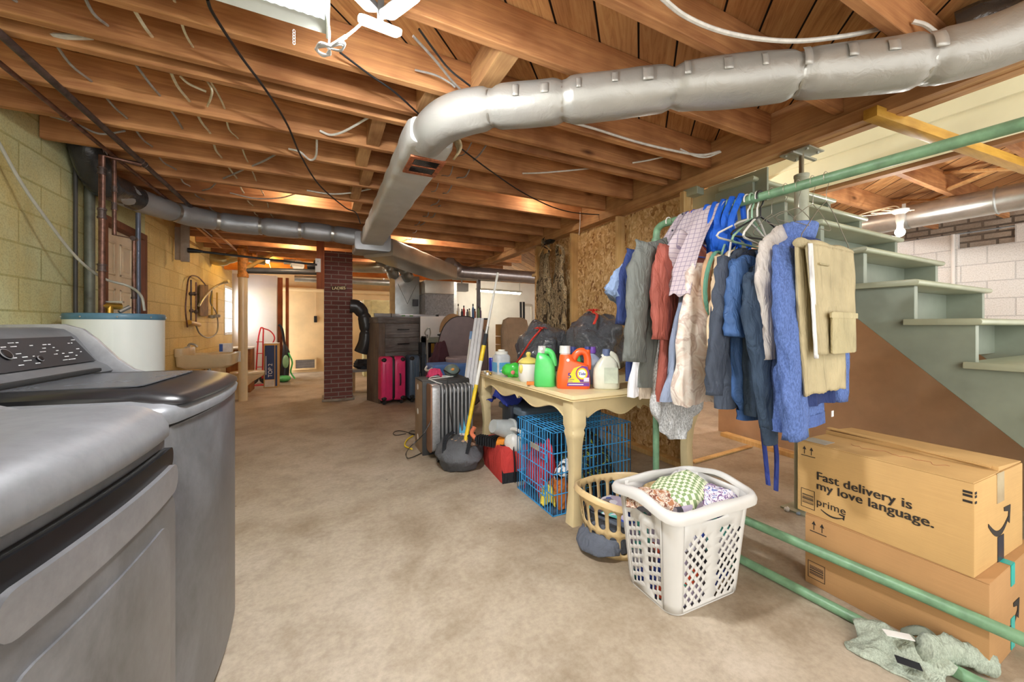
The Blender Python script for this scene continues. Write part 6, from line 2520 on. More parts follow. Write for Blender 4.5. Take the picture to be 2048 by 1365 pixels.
def bin_bag(name, label, p, r, seed, tie, flatz=.85):
    o = thing(name, label, 'bag', p)
    rr = []
    n, m = 64, 40
    mb = MB()
    for i in range(m + 1):
        th = PI * i / m
        ring = []
        for k in range(n):
            ph = 2 * PI * k / n
            dv = Vector((math.sin(th) * math.cos(ph), math.sin(th) * math.sin(ph), -math.cos(th)))
            s = 1 + .22 * mnoise.noise(dv * 1.7 + Vector((seed, 0, 0))) + .10 * mnoise.noise(dv * 4.2 + Vector((seed, 3, 0))) - .09 * abs(mnoise.noise(Vector((math.cos(ph) * 3.2 + seed, math.sin(ph) * 3.2, dv.z * 2.2)))) + .03 * abs(mnoise.noise(dv * 12))
            z = dv.z * r[2] * s
            z = max(z, -r[2] * flatz)
            ring.append((dv.x * r[0] * s, dv.y * r[1] * s, z + r[2] * flatz))
        rr.append(ring)
    mb.rings(rr)
    mb.build('bag_body', M_bag, o, smooth=180)
    mb = MB()
    mb.tube(spline([Vector(q) for q in tie], 6), .011, 8, flat=.4)
    mb.build('red_drawstring', M_redtie, o, smooth=60)
    mb = MB()
    q = Vector(tie[-1])
    for k in range(6):
        a = 2 * PI * k / 6
        mb.tube([q, q + Vector((.03 * math.cos(a), .03 * math.sin(a), .025)), q + Vector((.055 * math.cos(a + .4), .05 * math.sin(a + .4), .012))], .009, 6, flat=.4)
    mb.build('red_knot', M_redtie, o, smooth=60)
    return o


c = W(1082, 742, z=TZ)
c = Vector((1.80, 2.96, TZ + .001))
bin_bag('bin_bag', 'slumped black bin bag with red drawstring at the back of the table', c, (.25, .22, .235), 1.5, [(-.29, .02, .06), (-.27, -.08, .16), (-.21, -.13, .28), (-.13, -.15, .37)])
c = Vector((2.06, 2.56, TZ + .001))
bin_bag('bin_bag', 'round black bin bag with red tie next to the chipboard wall', c, (.29, .25, .275), 6.2, [(-.16, -.18, .42), (-.08, -.12, .49), (-.04, -.02, .52)])

# ------------------------------------------------------------------ under the table: tote, caps, planter
t0 = W(955, 840, z=.36)
to = thing('storage_tote', 'dark slate blue lidded storage tote under the cream table', 'storage tote', (1.36, 2.60, 0))
to.scale = (1, 1, 1.3)
M_tote = flat('slate_tote', (62, 76, 92), .4, var=.08)
mb = MB()
mb.rings([[(x, y, z) for x, y in rrect(a, b, .04, 4, .42, .2)] for z, a, b in ((0, .70, .36), (.02, .72, .38), (.34, .78, .42), (.36, .80, .44))])
mb.build('tub', M_tote, to)
for k in range(6):
    mb = MB()
    mb.box(.06 + .13 * k, .10 + .13 * k, -.008, .01, .04, .33)
    mb.build('rib', M_tote, to, bevel=.003)
mb = MB()
mb.rings([[(x, y, z) for x, y in rrect(a, b, .04, 4, .42, .2)] for z, a, b in ((.355, .83, .47), (.385, .83, .47), (.40, .79, .43), (.40, .70, .34))])
mb.build('lid', flat('slate_tote_lid', (84, 98, 112), .4, var=.08), to, bevel=.002)
mb = MB()
mb.box(-.02, .01, .12, .28, .22, .40)
mb.build('latch', flat('dark_latch', (44, 48, 56), .4), to, bevel=.006)
M_royal = fabric('royal_navy_cloth', (40, 52, 130), 120, .1)
o, _ = heap('folded_cap', 'royal blue cap heap lying on the tote lid under the table', 'cap', M_royal, (1.50, 2.92, .522), 10, .44, .3, .15, 5)
pk = thing('plant_pot', 'tilted pale grey plastic planter between the bags and the crate', 'planter', (1.25, 2.67, .37), R(20))
mb = MB()
M_ = Matrix.Rotation(R(108), 3, 'Y').to_4x4() @ Matrix.Rotation(R(10), 4, 'X')
mb.lathe([(.05, -.10), (.075, .06), (.085, .065), (.085, .08), (.078, .08), (.05, -.08), (.001, -.085)], n=28, M=M_)
mb.build('pot', flat('pale_grey_plastic', (172, 178, 178), .4, var=.06), pk)

# ------------------------------------------------------------------ blue wire crate
M_bwire = flat('blue_coated_wire', (62, 152, 212), .35, var=.08)
CX0, CY0_, CW, CD, CH = 1.25, 1.955, .62, .47, .505
cr = thing('wire_crate', 'blue wire dog crate holding soft toys, standing under the front edge of the table', 'crate', (CX0, CY0_, .004))


def wires(mb, o0, u, v, nu, nv, r=.0028):
    o0, u, v = Vector(o0), Vector(u), Vector(v)
    for i in range(nu + 1):
        mb.tube([o0 + u * i / nu, o0 + u * i / nu + v], r, 5)
    for j in range(nv + 1):
        mb.tube([o0 + v * j / nv, o0 + v * j / nv + u], r * 1.25, 5)


for nm, o0, u, v, nu, nv in (('door_panel_side', (0, 0, 0), (0, CD, 0), (0, 0, CH), 15, 4), ('long_side', (0, 0, 0), (CW, 0, 0), (0, 0, CH), 20, 4), ('long_side', (0, CD, 0), (CW, 0, 0), (0, 0, CH), 20, 4), ('end_side', (CW, 0, 0), (0, CD, 0), (0, 0, CH), 15, 4), ('roof', (0, 0, CH), (CW, 0, 0), (0, CD, 0), 20, 4)):
    mb = MB()
    wires(mb, o0, u, v, nu, nv)
    pa = mb.build(nm, M_bwire, cr)
    if nm == 'door_panel_side':
        mb = MB()
        mb.tube([(-.004, .08, .09), (-.004, .39, .09), (-.004, .39, .44), (-.004, .08, .44), (-.004, .08, .09)], .0035, 6)
        mb.build('door_frame', M_bwire, pa)
        for zz in (.14, .31):
            mb = MB()
            mb.tube([(-.008, .06, zz), (-.012, .06, zz + .05), (-.012, .12, zz + .05), (-.012, .12, zz + .012), (-.012, .075, zz + .012)], .0035, 6)
            mb.build('latch', M_bwire, pa)
        mb = MB()
        mb.box(-.006, -.003, .16, .27, .35, .385)
        mb.build('name_plate', flat('silver_plate', (196, 196, 186), .3, .5), pa)
    if nm == 'long_side' and o0[1] == 0:
        mb = MB()
        mb.tube([(.20, -.006, .30), (.20, -.006, .40), (.30, -.006, .40), (.30, -.006, .25), (.23, -.006, .25), (.23, -.006, .33), (.36, -.006, .33)], .004, 6)
        mb.build('latch', M_bwire, pa)
mb = MB()
mb.box(.004, CW - .004, .004, CD - .004, 0, .012)
mb.build('tray', flat('dark_blue_tray', (60, 84, 110), .5), cr, bevel=.003)

# soft things in the crate
heap('red_blanket', 'red fleece bundle stuffed against the crate door', 'blanket', fabric('red_fleece', (196, 48, 58), 80, .15), (CX0 + .10, CY0_ + .30, .03), 90, .24, .17, .34, 7)
M_yb = NT('black_yellow_print')
n = M_yb.noise(M_yb.co(), 20, 2, .5, 2)
M_yb = M_yb.out(M_yb.ramp(n, [(.50, (28, 30, 36)), (.60, (34, 36, 40)), (.63, (214, 222, 70)), (.67, (36, 38, 44))]), .8)
heap('fleece_throw', 'black fleece throw with yellow shapes filling the far end of the crate', 'blanket', M_yb, (CX0 + .42, CY0_ + .25, .03), 0, .34, .38, .36, 14)
heap('plush_toy', 'brown orange plush lying at the near bottom corner of the crate', 'toy', fabric('orange_brown_plush', (186, 108, 48), 40, .2, bump=.8), (CX0 + .16, CY0_ + .12, .018), 10, .20, .17, .16, 19)
heap('plush_toy', 'yellow plush ring by the crate door bottom', 'toy', fabric('yellow_plush', (226, 206, 84), 40, .1), (CX0 + .055, CY0_ + .15, .018), 60, .13, .09, .10, 23)
M_bw = NT('black_white_print')
n = M_bw.noise(M_bw.co(), 30, 2)
M_bw = M_bw.out(M_bw.ramp(n, [(.47, (40, 42, 48)), (.52, (228, 228, 226))]), .85)
heap('knit_scrap', 'black and white cloth scrap above the orange plush in the crate', 'cloth', M_bw, (CX0 + .20, CY0_ + .14, .16), 30, .16, .15, .10, 29)

# ------------------------------------------------------------------ bags in front of the crate
M_black_canvas = fabric('charcoal_canvas', (96, 98, 102), 90, .12, bump=.4)
M_red_canvas = fabric('red_canvas', (190, 62, 58), 90, .08, bump=.3)
M_blk = fabric('black_canvas', (36, 38, 42), 90, .12, bump=.4)
# red and black tool tote
a0, a1 = W(1003, 968, z=0), W(966, 920, z=0)
b0 = W(1040, 962, z=0)
rb = thing('tool_bag', 'boxy red and black canvas tote bag on the floor beside the crate', 'bag', (a0.x, a0.y, 0), math.atan2((b0 - a0).y, (b0 - a0).x))
Lb = .34
mb = MB()
mb.rings([[(x + .02 * mnoise.noise(Vector((x * 9, y * 9, z * 5))), y, z) for x, y in rrect(a, b, .02, 3, Lb / 2, .22)] for z, a, b in ((0, Lb, .44), (.05, Lb + .01, .445), (.14, Lb + .01, .435), (.22, Lb - .01, .40), (.25, Lb - .03, .36))])
mb.build('bag_body', M_red_canvas, rb, smooth=60)
mb = MB()
mb.prism([(.0, .0), (Lb, .0), (Lb, .135), (.0, .135)], lambda a, b, d: (a + .003, -.006 - d + .02 * (b > .1), b), .006)
mb.build('black_pocket', M_blk, rb)
for x in (.10, .22):
    mb = MB()
    mb.tube(spline([(x, -.012, .0), (x, -.010, .15), (x, .01, .23), (x + .02, .06, .30), (.18, .10, .32)], 6), .016, 6, flat=.2)
    mb.build('handle_strap', M_blk, rb)
mb = MB()
mb.prism(rrect(Lb - .05, .30, .03, 4, Lb / 2, .22), lambda a, b, d: (a, b, .243 + d), .012)
mb.build('zip_top', M_blk, rb)
# grey duffel slumped
gd = thing('duffel_bag', 'slumped dark grey duffel bag with tan lining showing, next to the red tote', 'bag', (1.02, 3.03, 0), R(-30))
mb = MB()
rr = []
for i in range(31):
    th = PI * i / 30
    ring = []
    for k in range(40):
        ph = 2 * PI * k / 40
        dv = Vector((math.sin(th) * math.cos(ph), math.sin(th) * math.sin(ph), -math.cos(th)))
        s = 1 + .2 * mnoise.noise(dv * 1.8 + Vector((3, 0, 1))) + .09 * mnoise.noise(dv * 5)
        ring.append((dv.x * .20 * s, dv.y * .22 * s, max(-.10, dv.z * .13 * s) + .10))
    rr.append(ring)
mb.rings(rr)
mb.build('bag_body', M_black_canvas, gd, smooth=180)
mb = MB()
mb.ell((.02, .0, .195), (.12, .11, .04), 24, 12, amp=.5, fr=3, seed=3)
mb.build('tan_lining', fabric('tan_pink_cloth', (188, 156, 132)), gd, smooth=180)
for k, (sx) in enumerate((-1, 1)):
    mb = MB()
    mb.tube(spline([(sx * .09, -.18, .16), (sx * .10, -.08, .25), (sx * .06, .02, .27), (sx * .10, .14, .23)], 6), .016, 6, flat=.25)
    mb.build('handle', M_blk, gd)
# white and orange garden tool
wt = thing('garden_tool', 'white and orange plastic garden tool lying on the bags', 'garden tool', (1.30, 2.60, .20), R(-55))
mb = MB()
mb.ell((0, 0, .06), (.075, .055, .075), 20, 12, amp=.15)
mb.build('motor_housing', flat('white_tool_plastic', (216, 216, 210), .35), wt, smooth=60)
mb = MB()
mb.tube(spline([(.05, 0, .10), (.08, 0, .15), (.0, 0, .175), (-.07, 0, .13)], 6), .013, 8)
mb.build('handle', flat('white_tool_plastic', (216, 216, 210), .35), wt)
mb = MB()
mb.tube([(-.06, 0, .05), (-.10, .0, .05), (-.12, 0, .05)], [.045, .048, .05], 14)
mb.build('orange_collar', flat('orange_tool_plastic', (226, 140, 40), .4), wt)
mb = MB()
for k in range(9):
    mb.box(-.13 - .022 * k - .012, -.13 - .022 * k, -.035, .035, .015, .085)
mb.tube([(-.12, 0, .05), (-.34, 0, .05)], .02, 8)
mb.build('black_grille', M_blk, wt)
mb = MB()
mb.tube(spline([(-.34, 0, .05), (-.38, .0, .09), (-.36, .01, .14)], 5), .017, 8)
mb.build('orange_hook', flat('salmon_hook', (224, 126, 90), .4), wt)
# ------------------------------------------------------------------ bathroom corner far left
M_greypaint = flat('faded_grey_board', (158, 142, 126), .6, var=.12)
for i, (u0, u1, y, vb, lb) in enumerate(((349, 361, 5.95, 520, 'narrow grey painted board hanging from the joists, behind the wider one'), (361, 378, 5.8, 524, 'wide grey painted board hanging from the joists holding the black rod'))):
    a, b = W(u0, vb, y=y), W(u1, vb, y=y)
    mb = MB()
    mb.box(a.x, b.x, y, y + .035, b.z, JZ)
    mb.solo('hanging_board', M_greypaint, lb, 'wood board', (a.x, y, b.z), bevel=.003)
a = W(641, 578, y=6.0)
mb = MB()
mb.box(a.x - .05, a.x + .05, 6.0, 6.04, a.z, JZ)
mb.solo('hanging_post', M_redwood, 'reddish timber hanging from the joists left of the brick pillar', 'wood post', (a.x, 6.0, a.z), bevel=.003)
o = thing('rod_bracket', 'white wooden bracket block on the reddish hanging timber', 'bracket', W(636, 532, y=5.985))
part(o, 'block', M_white_wall, lambda m: m.box(-.035, .035, -.02, .012, -.09, .10), bevel=.005)
part(o, 'screw', M_tin, lambda m: m.cyl((0, -.022, .06), (0, -.018, .06), .006, 8))
a, b = W(378, 501, y=5.78), W(634, 530, y=5.93)
o = thing('curtain_rod', 'long black rod spanning from the grey board to the hanging timber', 'rod', a)
part(o, 'rod', M_blackc, lambda m: m.cyl((0, 0, 0), b - a, .014, 10))
part(o, 'rod_end', M_blackc, lambda m: m.tube([(-.01, 0, 0), (.03, 0, 0), (.1, 0, -.004), (.13, 0, -.004)], [.03, .03, .02, .014], 12))
# cream laths nailed under the joists, seen past the grey duct
for k in range(2):
    p0 = W(395 + 25 * k, 455, z=2.355); p1 = W(442 + 34 * k, 495 + 8 * k, z=2.355)
    mb = MB()
    mb.bar(p0, p1, .03, .012)
    mb.solo('ceiling_lath', M_lath, ('first' if k == 0 else 'second') + ' pale lath nailed under the joists past the dark round duct', 'wood strip', p0)
# toilet
M_bisque = flat('bisque_porcelain', (222, 202, 164), .2, var=.03)
to_ = thing('toilet', 'cream toilet with closed lid beyond the washer', 'toilet', (-1.175, 7.45, 0), R(0))
mb = MB()
rr = []
for z, sx, sy, ox in ((0, .11, .13, -.05), (.03, .10, .12, -.05), (.16, .085, .10, -.04), (.26, .13, .14, .02), (.34, .21, .17, .07), (.385, .235, .185, .08), (.39, .22, .17, .08)):
    rr.append([(ox + sx * math.cos(2 * PI * k / 28), sy * math.sin(2 * PI * k / 28), z) for k in range(28)])
mb.rings(rr)
mb.build('bowl', M_bisque, to_, smooth=60)
mb = MB()
mb.rings([[(.075 + sx * math.cos(2 * PI * k / 28), sy * math.sin(2 * PI * k / 28), z) for k in range(28)] for z, sx, sy in ((.392, .235, .185), (.41, .24, .19), (.425, .235, .185), (.432, .2, .16))])
mb.build('seat_lid', M_bisque, to_, smooth=50)
mb = MB()
mb.rings([[(x - .34, y, z) for x, y in rrect(.19, .44, .04, 4)] for z in (.36, .72)])
mb.rings([[(x - .34, y, z) for x, y in rrect(.21, .46, .04, 4)] for z in (.722, .75)])
mb.build('cistern', M_bisque, to_, bevel=.006)
# soil stack
org = W(486, 745, y=7.15)
ss = thing('soil_stack', 'cream painted cast iron soil pipe with a rusty top fitting', 'pipe', (org.x, org.y, 0))
r_ = .062
zt = W(486, 522, y=7.15).z
mb = MB()
mb.tube([(0, 0, 0), (0, 0, zt - .22)], r_, 20)
mb.build('cream_pipe', M_bisque, ss)
mb = MB()
mb.lathe([(r_ + .012, zt - .26), (r_ + .014, zt - .22), (r_ + .006, zt - .20), (r_ + .008, zt + .12), (r_ + .018, zt + .14), (r_ + .018, zt + .18), (r_, zt + .20), (r_, JZ + .05)], n=20)
M_rust = flat('rusty_cast_iron', (196, 132, 62), .6, .2, var=.3, scale=20)
mb.build('rusty_fitting', M_rust, ss)
mb = MB()
mb.tube([(.03, 0, zt - .12), (.16, 0, zt - .03), (.40, .0, zt + .14)], [.045, .03, .028], 12)
mb.build('branch_pipe', flat('ochre_pipe', (204, 160, 84), .5, var=.15), ss)
mb = MB()
mb.tube([(.05, 0, zt + .08), (.12, 0, zt + .08), (.13, 0, zt + .08), (.18, 0, zt + .08)], [.05, .05, .06, .06], 14)
mb.build('side_socket', M_rust, ss)
# big grey drain pipe and ducts along the ceiling there
a, b = W(492, 541, y=7.15), W(645, 545, y=7.3)
mb = MB()
mb.cyl(a, b, .05, 14)
mb.solo('drain_pipe', flat('dark_grey_pipe', (92, 92, 92), .4, .3), 'grey horizontal drain pipe running to the soil stack', 'pipe', a)
o = thing('vent_tee', 'white plastic pipe fittings with a black end near the warm bulb', 'pipe fitting', W(590, 527, y=7.3))
part(o, 'white_fitting', M_hwhite, lambda m: m.tube([(-.16, 0, .02), (-.06, 0, .02), (-.05, 0, .0), (.12, 0, -.03)], [.045, .045, .07, .06], 14))
part(o, 'round_cap', M_hwhite, lambda m: m.cyl((.05, -.05, -.04), (.05, .02, -.04), .09, 18))
part(o, 'black_end', M_blackc, lambda m: m.tube([(.18, 0, -.04), (.30, 0, -.03), (.34, 0, .05)], .065, 14))
a, b = W(400, 512, y=6.8), W(465, 522, y=6.8)
mb, P, T = flex_duct([W(420, 516, y=7.7), W(445, 521, y=7.7), W(478, 512, y=7.7), W(530, 520, y=7.8)], .09, (.3, .6), wr=.12)
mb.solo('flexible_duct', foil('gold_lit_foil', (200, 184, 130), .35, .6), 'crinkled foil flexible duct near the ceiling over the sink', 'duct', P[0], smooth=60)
# beam and pipes above the beige wall
mb = MB()
a, b = W(560, 577, y=10.84), W(850, 584, y=10.84)
mb.cyl(a, (2.4, 10.84, a.z - .02), .059, 14)
mb.solo('beige_pipe', M_beige, 'fat beige pipe running along the top of the beige back wall', 'pipe', a)
mb = MB()
mb.cyl((-.6, 10.3, 2.29), (2.6, 10.3, 2.29), .078, 16)
for x in (.0, 1.4):
    mb.box(x, x + .03, 10.295, 10.305, 2.36, JZ + .19)
mb.solo('round_metal_duct', M_mech, 'pale round metal duct along the ceiling before the beige back wall', 'duct', (-.6, 10.3, 2.2))
mb = MB()
mb.box(-1.6, 3.3, 8.45, 8.53, 2.19, 2.37)
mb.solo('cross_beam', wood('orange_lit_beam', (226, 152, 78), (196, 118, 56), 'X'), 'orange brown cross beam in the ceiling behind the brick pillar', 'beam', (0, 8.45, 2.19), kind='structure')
# shower riser, hose and wand on the cream wall
xw = LX + .05
sh_ = thing('shower_set', 'old copper shower pipes with a grey hose and hand shower on the cream wall', 'shower', W(388, 648, x=xw))
o0 = sh_.location.copy()
q = lambda u, v, x=xw: W(u, v, x=x) - o0
part(sh_, 'pipe', M_copper, lambda m: m.tube(spline([q(375, 655), q(371, 620), q(374, 580), q(379, 555), q(395, 554), q(412, 571)], 6), .009, 8))
part(sh_, 'pipe', M_dcopper, lambda m: m.tube([q(382, 560), q(382, 650)], .010, 8))
part(sh_, 'pipe', M_copper, lambda m: m.tube([q(392, 565), q(392, 648)], .010, 8))
for (u, v) in ((382, 588), (389, 588), (383, 622), (392, 624)):
    part(sh_, 'valve', M_dcopper, lambda m: m.ell(q(u, v), (.028, .028, .028), 10, 6))
part(sh_, 'mixer', M_brass, lambda m: m.tube([q(378, 645), q(398, 650)], .03, 10))
part(sh_, 'hose', flat('grey_shower_hose', (150, 146, 134), .35, .3), lambda m: m.tube(spline([q(392, 652), q(400, 668), q(416, 676), q(432, 668), q(436, 650), q(432, 625), q(421, 605), q(424, 582)], 7), .010, 8))
part(sh_, 'hand_shower', flat('grey_chrome', (190, 186, 170), .3, .5), lambda m: m.tube(spline([q(398, 612), q(408, 596), q(424, 578), q(444, 567, -1.5), q(458, 563, -1.4)], 6), [.016] * 20 + [.03] * 5, 10))
part(sh_, 'rusty_plate', flat('rusty_steel_plate', (126, 96, 66), .6, .2, var=.3), lambda m: m.prism([(q(402, 570).y, q(402, 570).z), (q(418, 570).y, q(418, 570).z), (q(418, 632).y, q(402, 632).z), (q(402, 632).y, q(402, 632).z)], lambda a, b, d: (-.02 + d, a, b), .012), smooth=0)
# mirror cabinet lamps
for k, u in enumerate((424, 434)):
    o = thing('wall_lamp', ('first' if k == 0 else 'second') + ' small brass wall lamp on the cream wall by the window', 'lamp', W(u, 600, x=xw))
    part(o, 'stem', M_brass, lambda m: m.cyl((0, 0, -.25), (0, 0, .12), .012, 8))
    part(o, 'shade', M_tin, lambda m: m.lathe([(.001, -.30), (.045, -.29), (.05, -.25), (.02, -.24)], n=14))
# sink
a = W(438, 707, z=.80)
sk = thing('wall_sink', 'cream wall hung sink with a high back under the shower pipes', 'sink', (LX, 6.0, 0))
mb = MB()
outer = [[(x + .29, y + .24, z) for x, y in rrect(a_, b_, .06, 5)] for z, a_, b_ in ((.62, .44, .42), (.66, .56, .52), (.80, .58, .54))]
inner = [[(x + .29, y + .24, z) for x, y in rrect(a_, b_, .06, 5)] for z, a_, b_ in ((.80, .50, .46), (.70, .40, .38))]
mb.rings(outer + inner)
mb.build('basin', M_bisque, sk, smooth=50)
mb = MB()
mb.rings([[(x + .045, y + .24, z) for x, y in rrect(.09, .54, .03, 4)] for z in (.78, .885)])
mb.build('back_ledge', M_bisque, sk, bevel=.01)
part(sk, 'faucet', M_tin, lambda m: (m.tube(spline([(.07, .24, .885), (.09, .24, .93), (.14, .24, .92), (.17, .24, .89)], 5), .014, 8), m.cyl((.07, .17, .885), (.07, .31, .885), .016, 8)))
part(sk, 'drain_trap', M_tin, lambda m: m.tube(spline([(.29, .24, .62), (.29, .24, .48), (.18, .24, .45), (.02, .24, .52)], 6), .02, 8))
part(sk, 'hand_towel', flat('white_towel', (230, 228, 220), .8), lambda m: m.sheet(8, 10, lambda a, b: Vector((.52 + .07 * a, .50 + .012 * math.sin(a * 9), .81 - .15 * b))), solid=.006)
o = thing('tissue_box', 'white and blue tissue box on the sink ledge by the window', 'box', (LX + .35, 6.48, .802))
part(o, 'carton', M_labelw, lambda m: m.box(0, .14, 0, .10, 0, .12), bevel=.003)
part(o, 'blue_print', flat('print_blue', (56, 100, 190), .5), lambda m: m.box(.0, .04, -.0015, -.0005, .01, .11), smooth=0)
# vanity
o = thing('vanity_cabinet', 'brown wooden vanity cabinet with white top behind the soil pipe', 'cabinet', (-1.50, 8.0, 0))
part(o, 'cabinet_body', wood('vanity_wood', (176, 116, 66), (146, 92, 52), 'X', knots=False), lambda m: m.box(0, .36, 0, .45, 0, .76), bevel=.004)
part(o, 'drawer', wood('vanity_wood_drawer', (186, 126, 74), (156, 100, 58), 'X', knots=False), lambda m: m.box(.03, .33, -.014, -.001, .55, .72), bevel=.003)
part(o, 'door', wood('vanity_wood_door', (182, 122, 70), (150, 96, 54), 'Z', knots=False), lambda m: m.box(.03, .33, -.014, -.001, .08, .52), bevel=.003)
part(o, 'top', M_labelw, lambda m: m.box(-.02, .38, -.03, .45, .762, .79), bevel=.006)

# red hand truck
M_redmet = flat('red_enamel', (206, 40, 48), .35)
c = W(520, 772, z=0)
ht = thing('hand_truck', 'red two wheeled hand truck leaning by the white pilaster', 'hand truck', (c.x - .04, c.y + .15, 0), R(10))
part(ht, 'frame', M_redmet, lambda m: m.tube(spline([(-.05, 0, .12), (-.03, .02, .5), (-.005, .05, .9), (.03, .07, 1.10), (.05, .07, 1.13), (.08, .07, 1.10), (.075, .05, .9), (.07, .02, .5), (.06, 0, .12)], 5), .013, 8))
part(ht, 'loop_handle', M_redmet, lambda m: m.tube(spline([(.05, .07, 1.13), (.20, .06, 1.06), (.27, .04, .92), (.20, .03, .76), (.09, .02, .62)], 6), .012, 8))
for z in (.35, .62, .85):
    part(ht, 'cross_bar', M_redmet, lambda m, z=z: m.cyl((-.04, .02, z), (.07, .02, z), .009, 6))
part(ht, 'toe_plate', M_redmet, lambda m: m.box(-.10, .14, -.18, .0, .0, .012))
for x in (-.12, .13):
    w_ = part(ht, 'wheel', M_blackc, lambda m, x=x: m.lathe([(.08, -.03), (.12, -.03), (.125, -.015), (.125, .015), (.12, .03), (.08, .03)], (x, .06, .126), 24, M=Matrix.Rotation(R(90 - 25), 4, 'X')))
    part(w_, 'hub', M_tin, lambda m, x=x: m.lathe([(.001, -.034), (.07, -.034), (.075, -.02), (.075, .02), (.001, .034)], (x, .06, .126), 12, M=Matrix.Rotation(R(90 - 25), 4, 'X')))
# tall blue printed carton
a, b = W(527, 777, z=0), W(551, 777, z=0)
bx = thing('tall_carton', 'tall narrow cardboard carton with navy printed front standing by the hand truck', 'box', (a.x, a.y, 0), R(-2))
hh = .83
wx = (b - a).length
part(bx, 'carton_body', M_card, lambda m: m.box(0, wx, 0, .30, 0, hh), bevel=.004)
M_navyp = flat('navy_print', (40, 62, 110), .5)
part(bx, 'navy_print', M_navyp, lambda m: m.box(.02, wx * .78, -.003, -.001, .16, hh - .03), smooth=0)
part(bx, 'navy_print', M_navyp, lambda m: m.box(wx * .84, wx - .004, -.003, -.001, .03, hh - .03), smooth=0)
part(bx, 'photo_print', flat('pale_print', (216, 206, 190), .5), lambda m: m.box(.02, wx * .78, -.003, -.001, .02, .15), smooth=0)
part(bx, 'white_print', M_labelw, lambda m: m.box(.035, .045, -.004, -.003, .25, .60), smooth=0)
text_mesh('lettering', 'TOP 2', .095, Matrix.Translation((wx * .62, -.0036, .20)) @ TXF @ Matrix.Rotation(R(90), 4, 'Z'), M_labelw, bx, .0004)
part(bx, 'white_top', M_labelw, lambda m: m.box(.0, wx, .0, .30, hh + .0005, hh + .012), bevel=.004)
# green and black upright cleaner
c = W(568, 764, z=0)
vc = thing('upright_cleaner', 'black and green upright carpet cleaner by the reddish studs', 'vacuum cleaner', c)
part(vc, 'base', flat('lime_green_plastic', (96, 190, 110), .35), lambda m: m.ell((0, 0, .07), (.13, .16, .07), 18, 10))
part(vc, 'body', M_blackc, lambda m: m.tube([(.0, .05, .12), (.02, .08, .35), (.03, .10, .62), (.0, .12, .78)], [.09, .08, .07, .03], 14))
part(vc, 'tank', flat('clear_green_tank', (150, 196, 150), .2), lambda m: m.ell((.03, .0, .42), (.06, .06, .14), 14, 10))
part(vc, 'handle', M_blackc, lambda m: m.tube(spline([(.0, .12, .76), (-.02, .12, .95), (-.05, .10, 1.12), (-.10, .09, 1.2)], 6), .025, 10))
part(vc, 'hose', M_greenp, lambda m: m.tube(spline([(.08, .04, .6), (.15, .0, .4), (.12, .02, .2), (.2, .0, .05)], 6), .016, 8))
# wall vent, black switch box and its cord
a, b = W(585, 741, y=10.86), W(633, 716, y=10.86)
vn = thing('wall_heater', 'pale framed wall heater with grey louvres low on the beige back wall', 'heater', ((a.x + b.x) / 2, 10.86, (a.z + b.z) / 2))
hw, hz = abs(b.x - a.x) / 2, abs(b.z - a.z) / 2
part(vn, 'frame', M_beige, lambda m: [m.box(*q) for q in ((-hw, hw, -.03, .035, hz - .04, hz), (-hw, hw, -.03, .035, -hz, -hz + .04), (-hw, -hw + .07, -.03, .035, -hz + .04, hz - .04), (hw - .04, hw, -.03, .035, -hz + .04, hz - .04))], bevel=.004)
part(vn, 'dark_back', flat('vent_shadow', (104, 98, 96), .8), lambda m: m.box(-hw + .06, hw - .03, .0, .03, -hz + .03, hz - .03))
for k in range(7):
    z = -hz + .06 + (2 * hz - .12) * k / 6
    part(vn, 'louvre', flat('vent_louvre', (150, 142, 136), .5), lambda m, z=z: m.box(-hw + .07, hw - .04, -.02, .0, z - .006, z + .006))
c = W(631, 638, y=10.88)
o = thing('black_switch', 'small black switch box hanging on a cord on the beige back wall', 'switch', c)
part(o, 'box_body', M_blackc, lambda m: m.box(-.035, .035, -.03, .015, -.09, .07), bevel=.006)
part(o, 'cord', M_beige, lambda m: m.cyl((0, 0, .07), (0, 0, 1.1), .005, 6))

# ------------------------------------------------------------------ chest of drawers and furnace
M_grain = wood('weathered_grey_wood', (146, 140, 136), (90, 86, 86), 'X', knots=False, scale=1.6)
M_grain_v = wood('weathered_grey_wood_side', (134, 116, 102), (88, 80, 76), 'Z', knots=False, scale=1.6)
ds = thing('chest_of_drawers', 'tall weathered grey wooden chest of drawers behind the pink suitcase', 'chest of drawers', (.744, 5.985, 0), R(18.7))
DW, DD, DH = .80, .40, 1.30
part(ds, 'carcass', M_grain_v, lambda m: m.box(0, DW, .01, DD, 0, DH - .09), bevel=.004)
part(ds, 'top', M_grain, lambda m: m.box(-.01, DW + .01, -.015, DD + .01, DH - .09, DH), bevel=.006)
for x in (0, DW - .10):
    part(ds, 'front_post', M_grain_v, lambda m, x=x: m.box(x, x + .10, -.012, .009, 0, DH - .092), bevel=.003)
for k in range(5):
    z = .10 + k * .222
    d_ = part(ds, 'drawer', M_grain, lambda m, z=z: m.box(.105, DW - .105, -.006, .009, z, z + .212), bevel=.004)
    part(d_, 'handle', M_blackc, lambda m, z=z: m.bar((DW / 2 - .10, -.022, z + .12), (DW / 2 + .10, -.022, z + .12), .014, .016))
lv = thing('spirit_level', 'long grey spirit level lying along the front of the chest top', 'spirit level', (.744 + .0, 5.99, DH + .0), R(18.7))
part(lv, 'bar', flat('grey_aluminium', (168, 174, 182), .3, .6), lambda m: m.box(-.06, 1.0, .0, .03, 0, .055), bevel=.003)
for x in (.38, .52):
    part(lv, 'vial', flat('green_vial', (88, 140, 80), .2), lambda m, x=x: m.box(x, x + .06, -.002, .0, .018, .036))
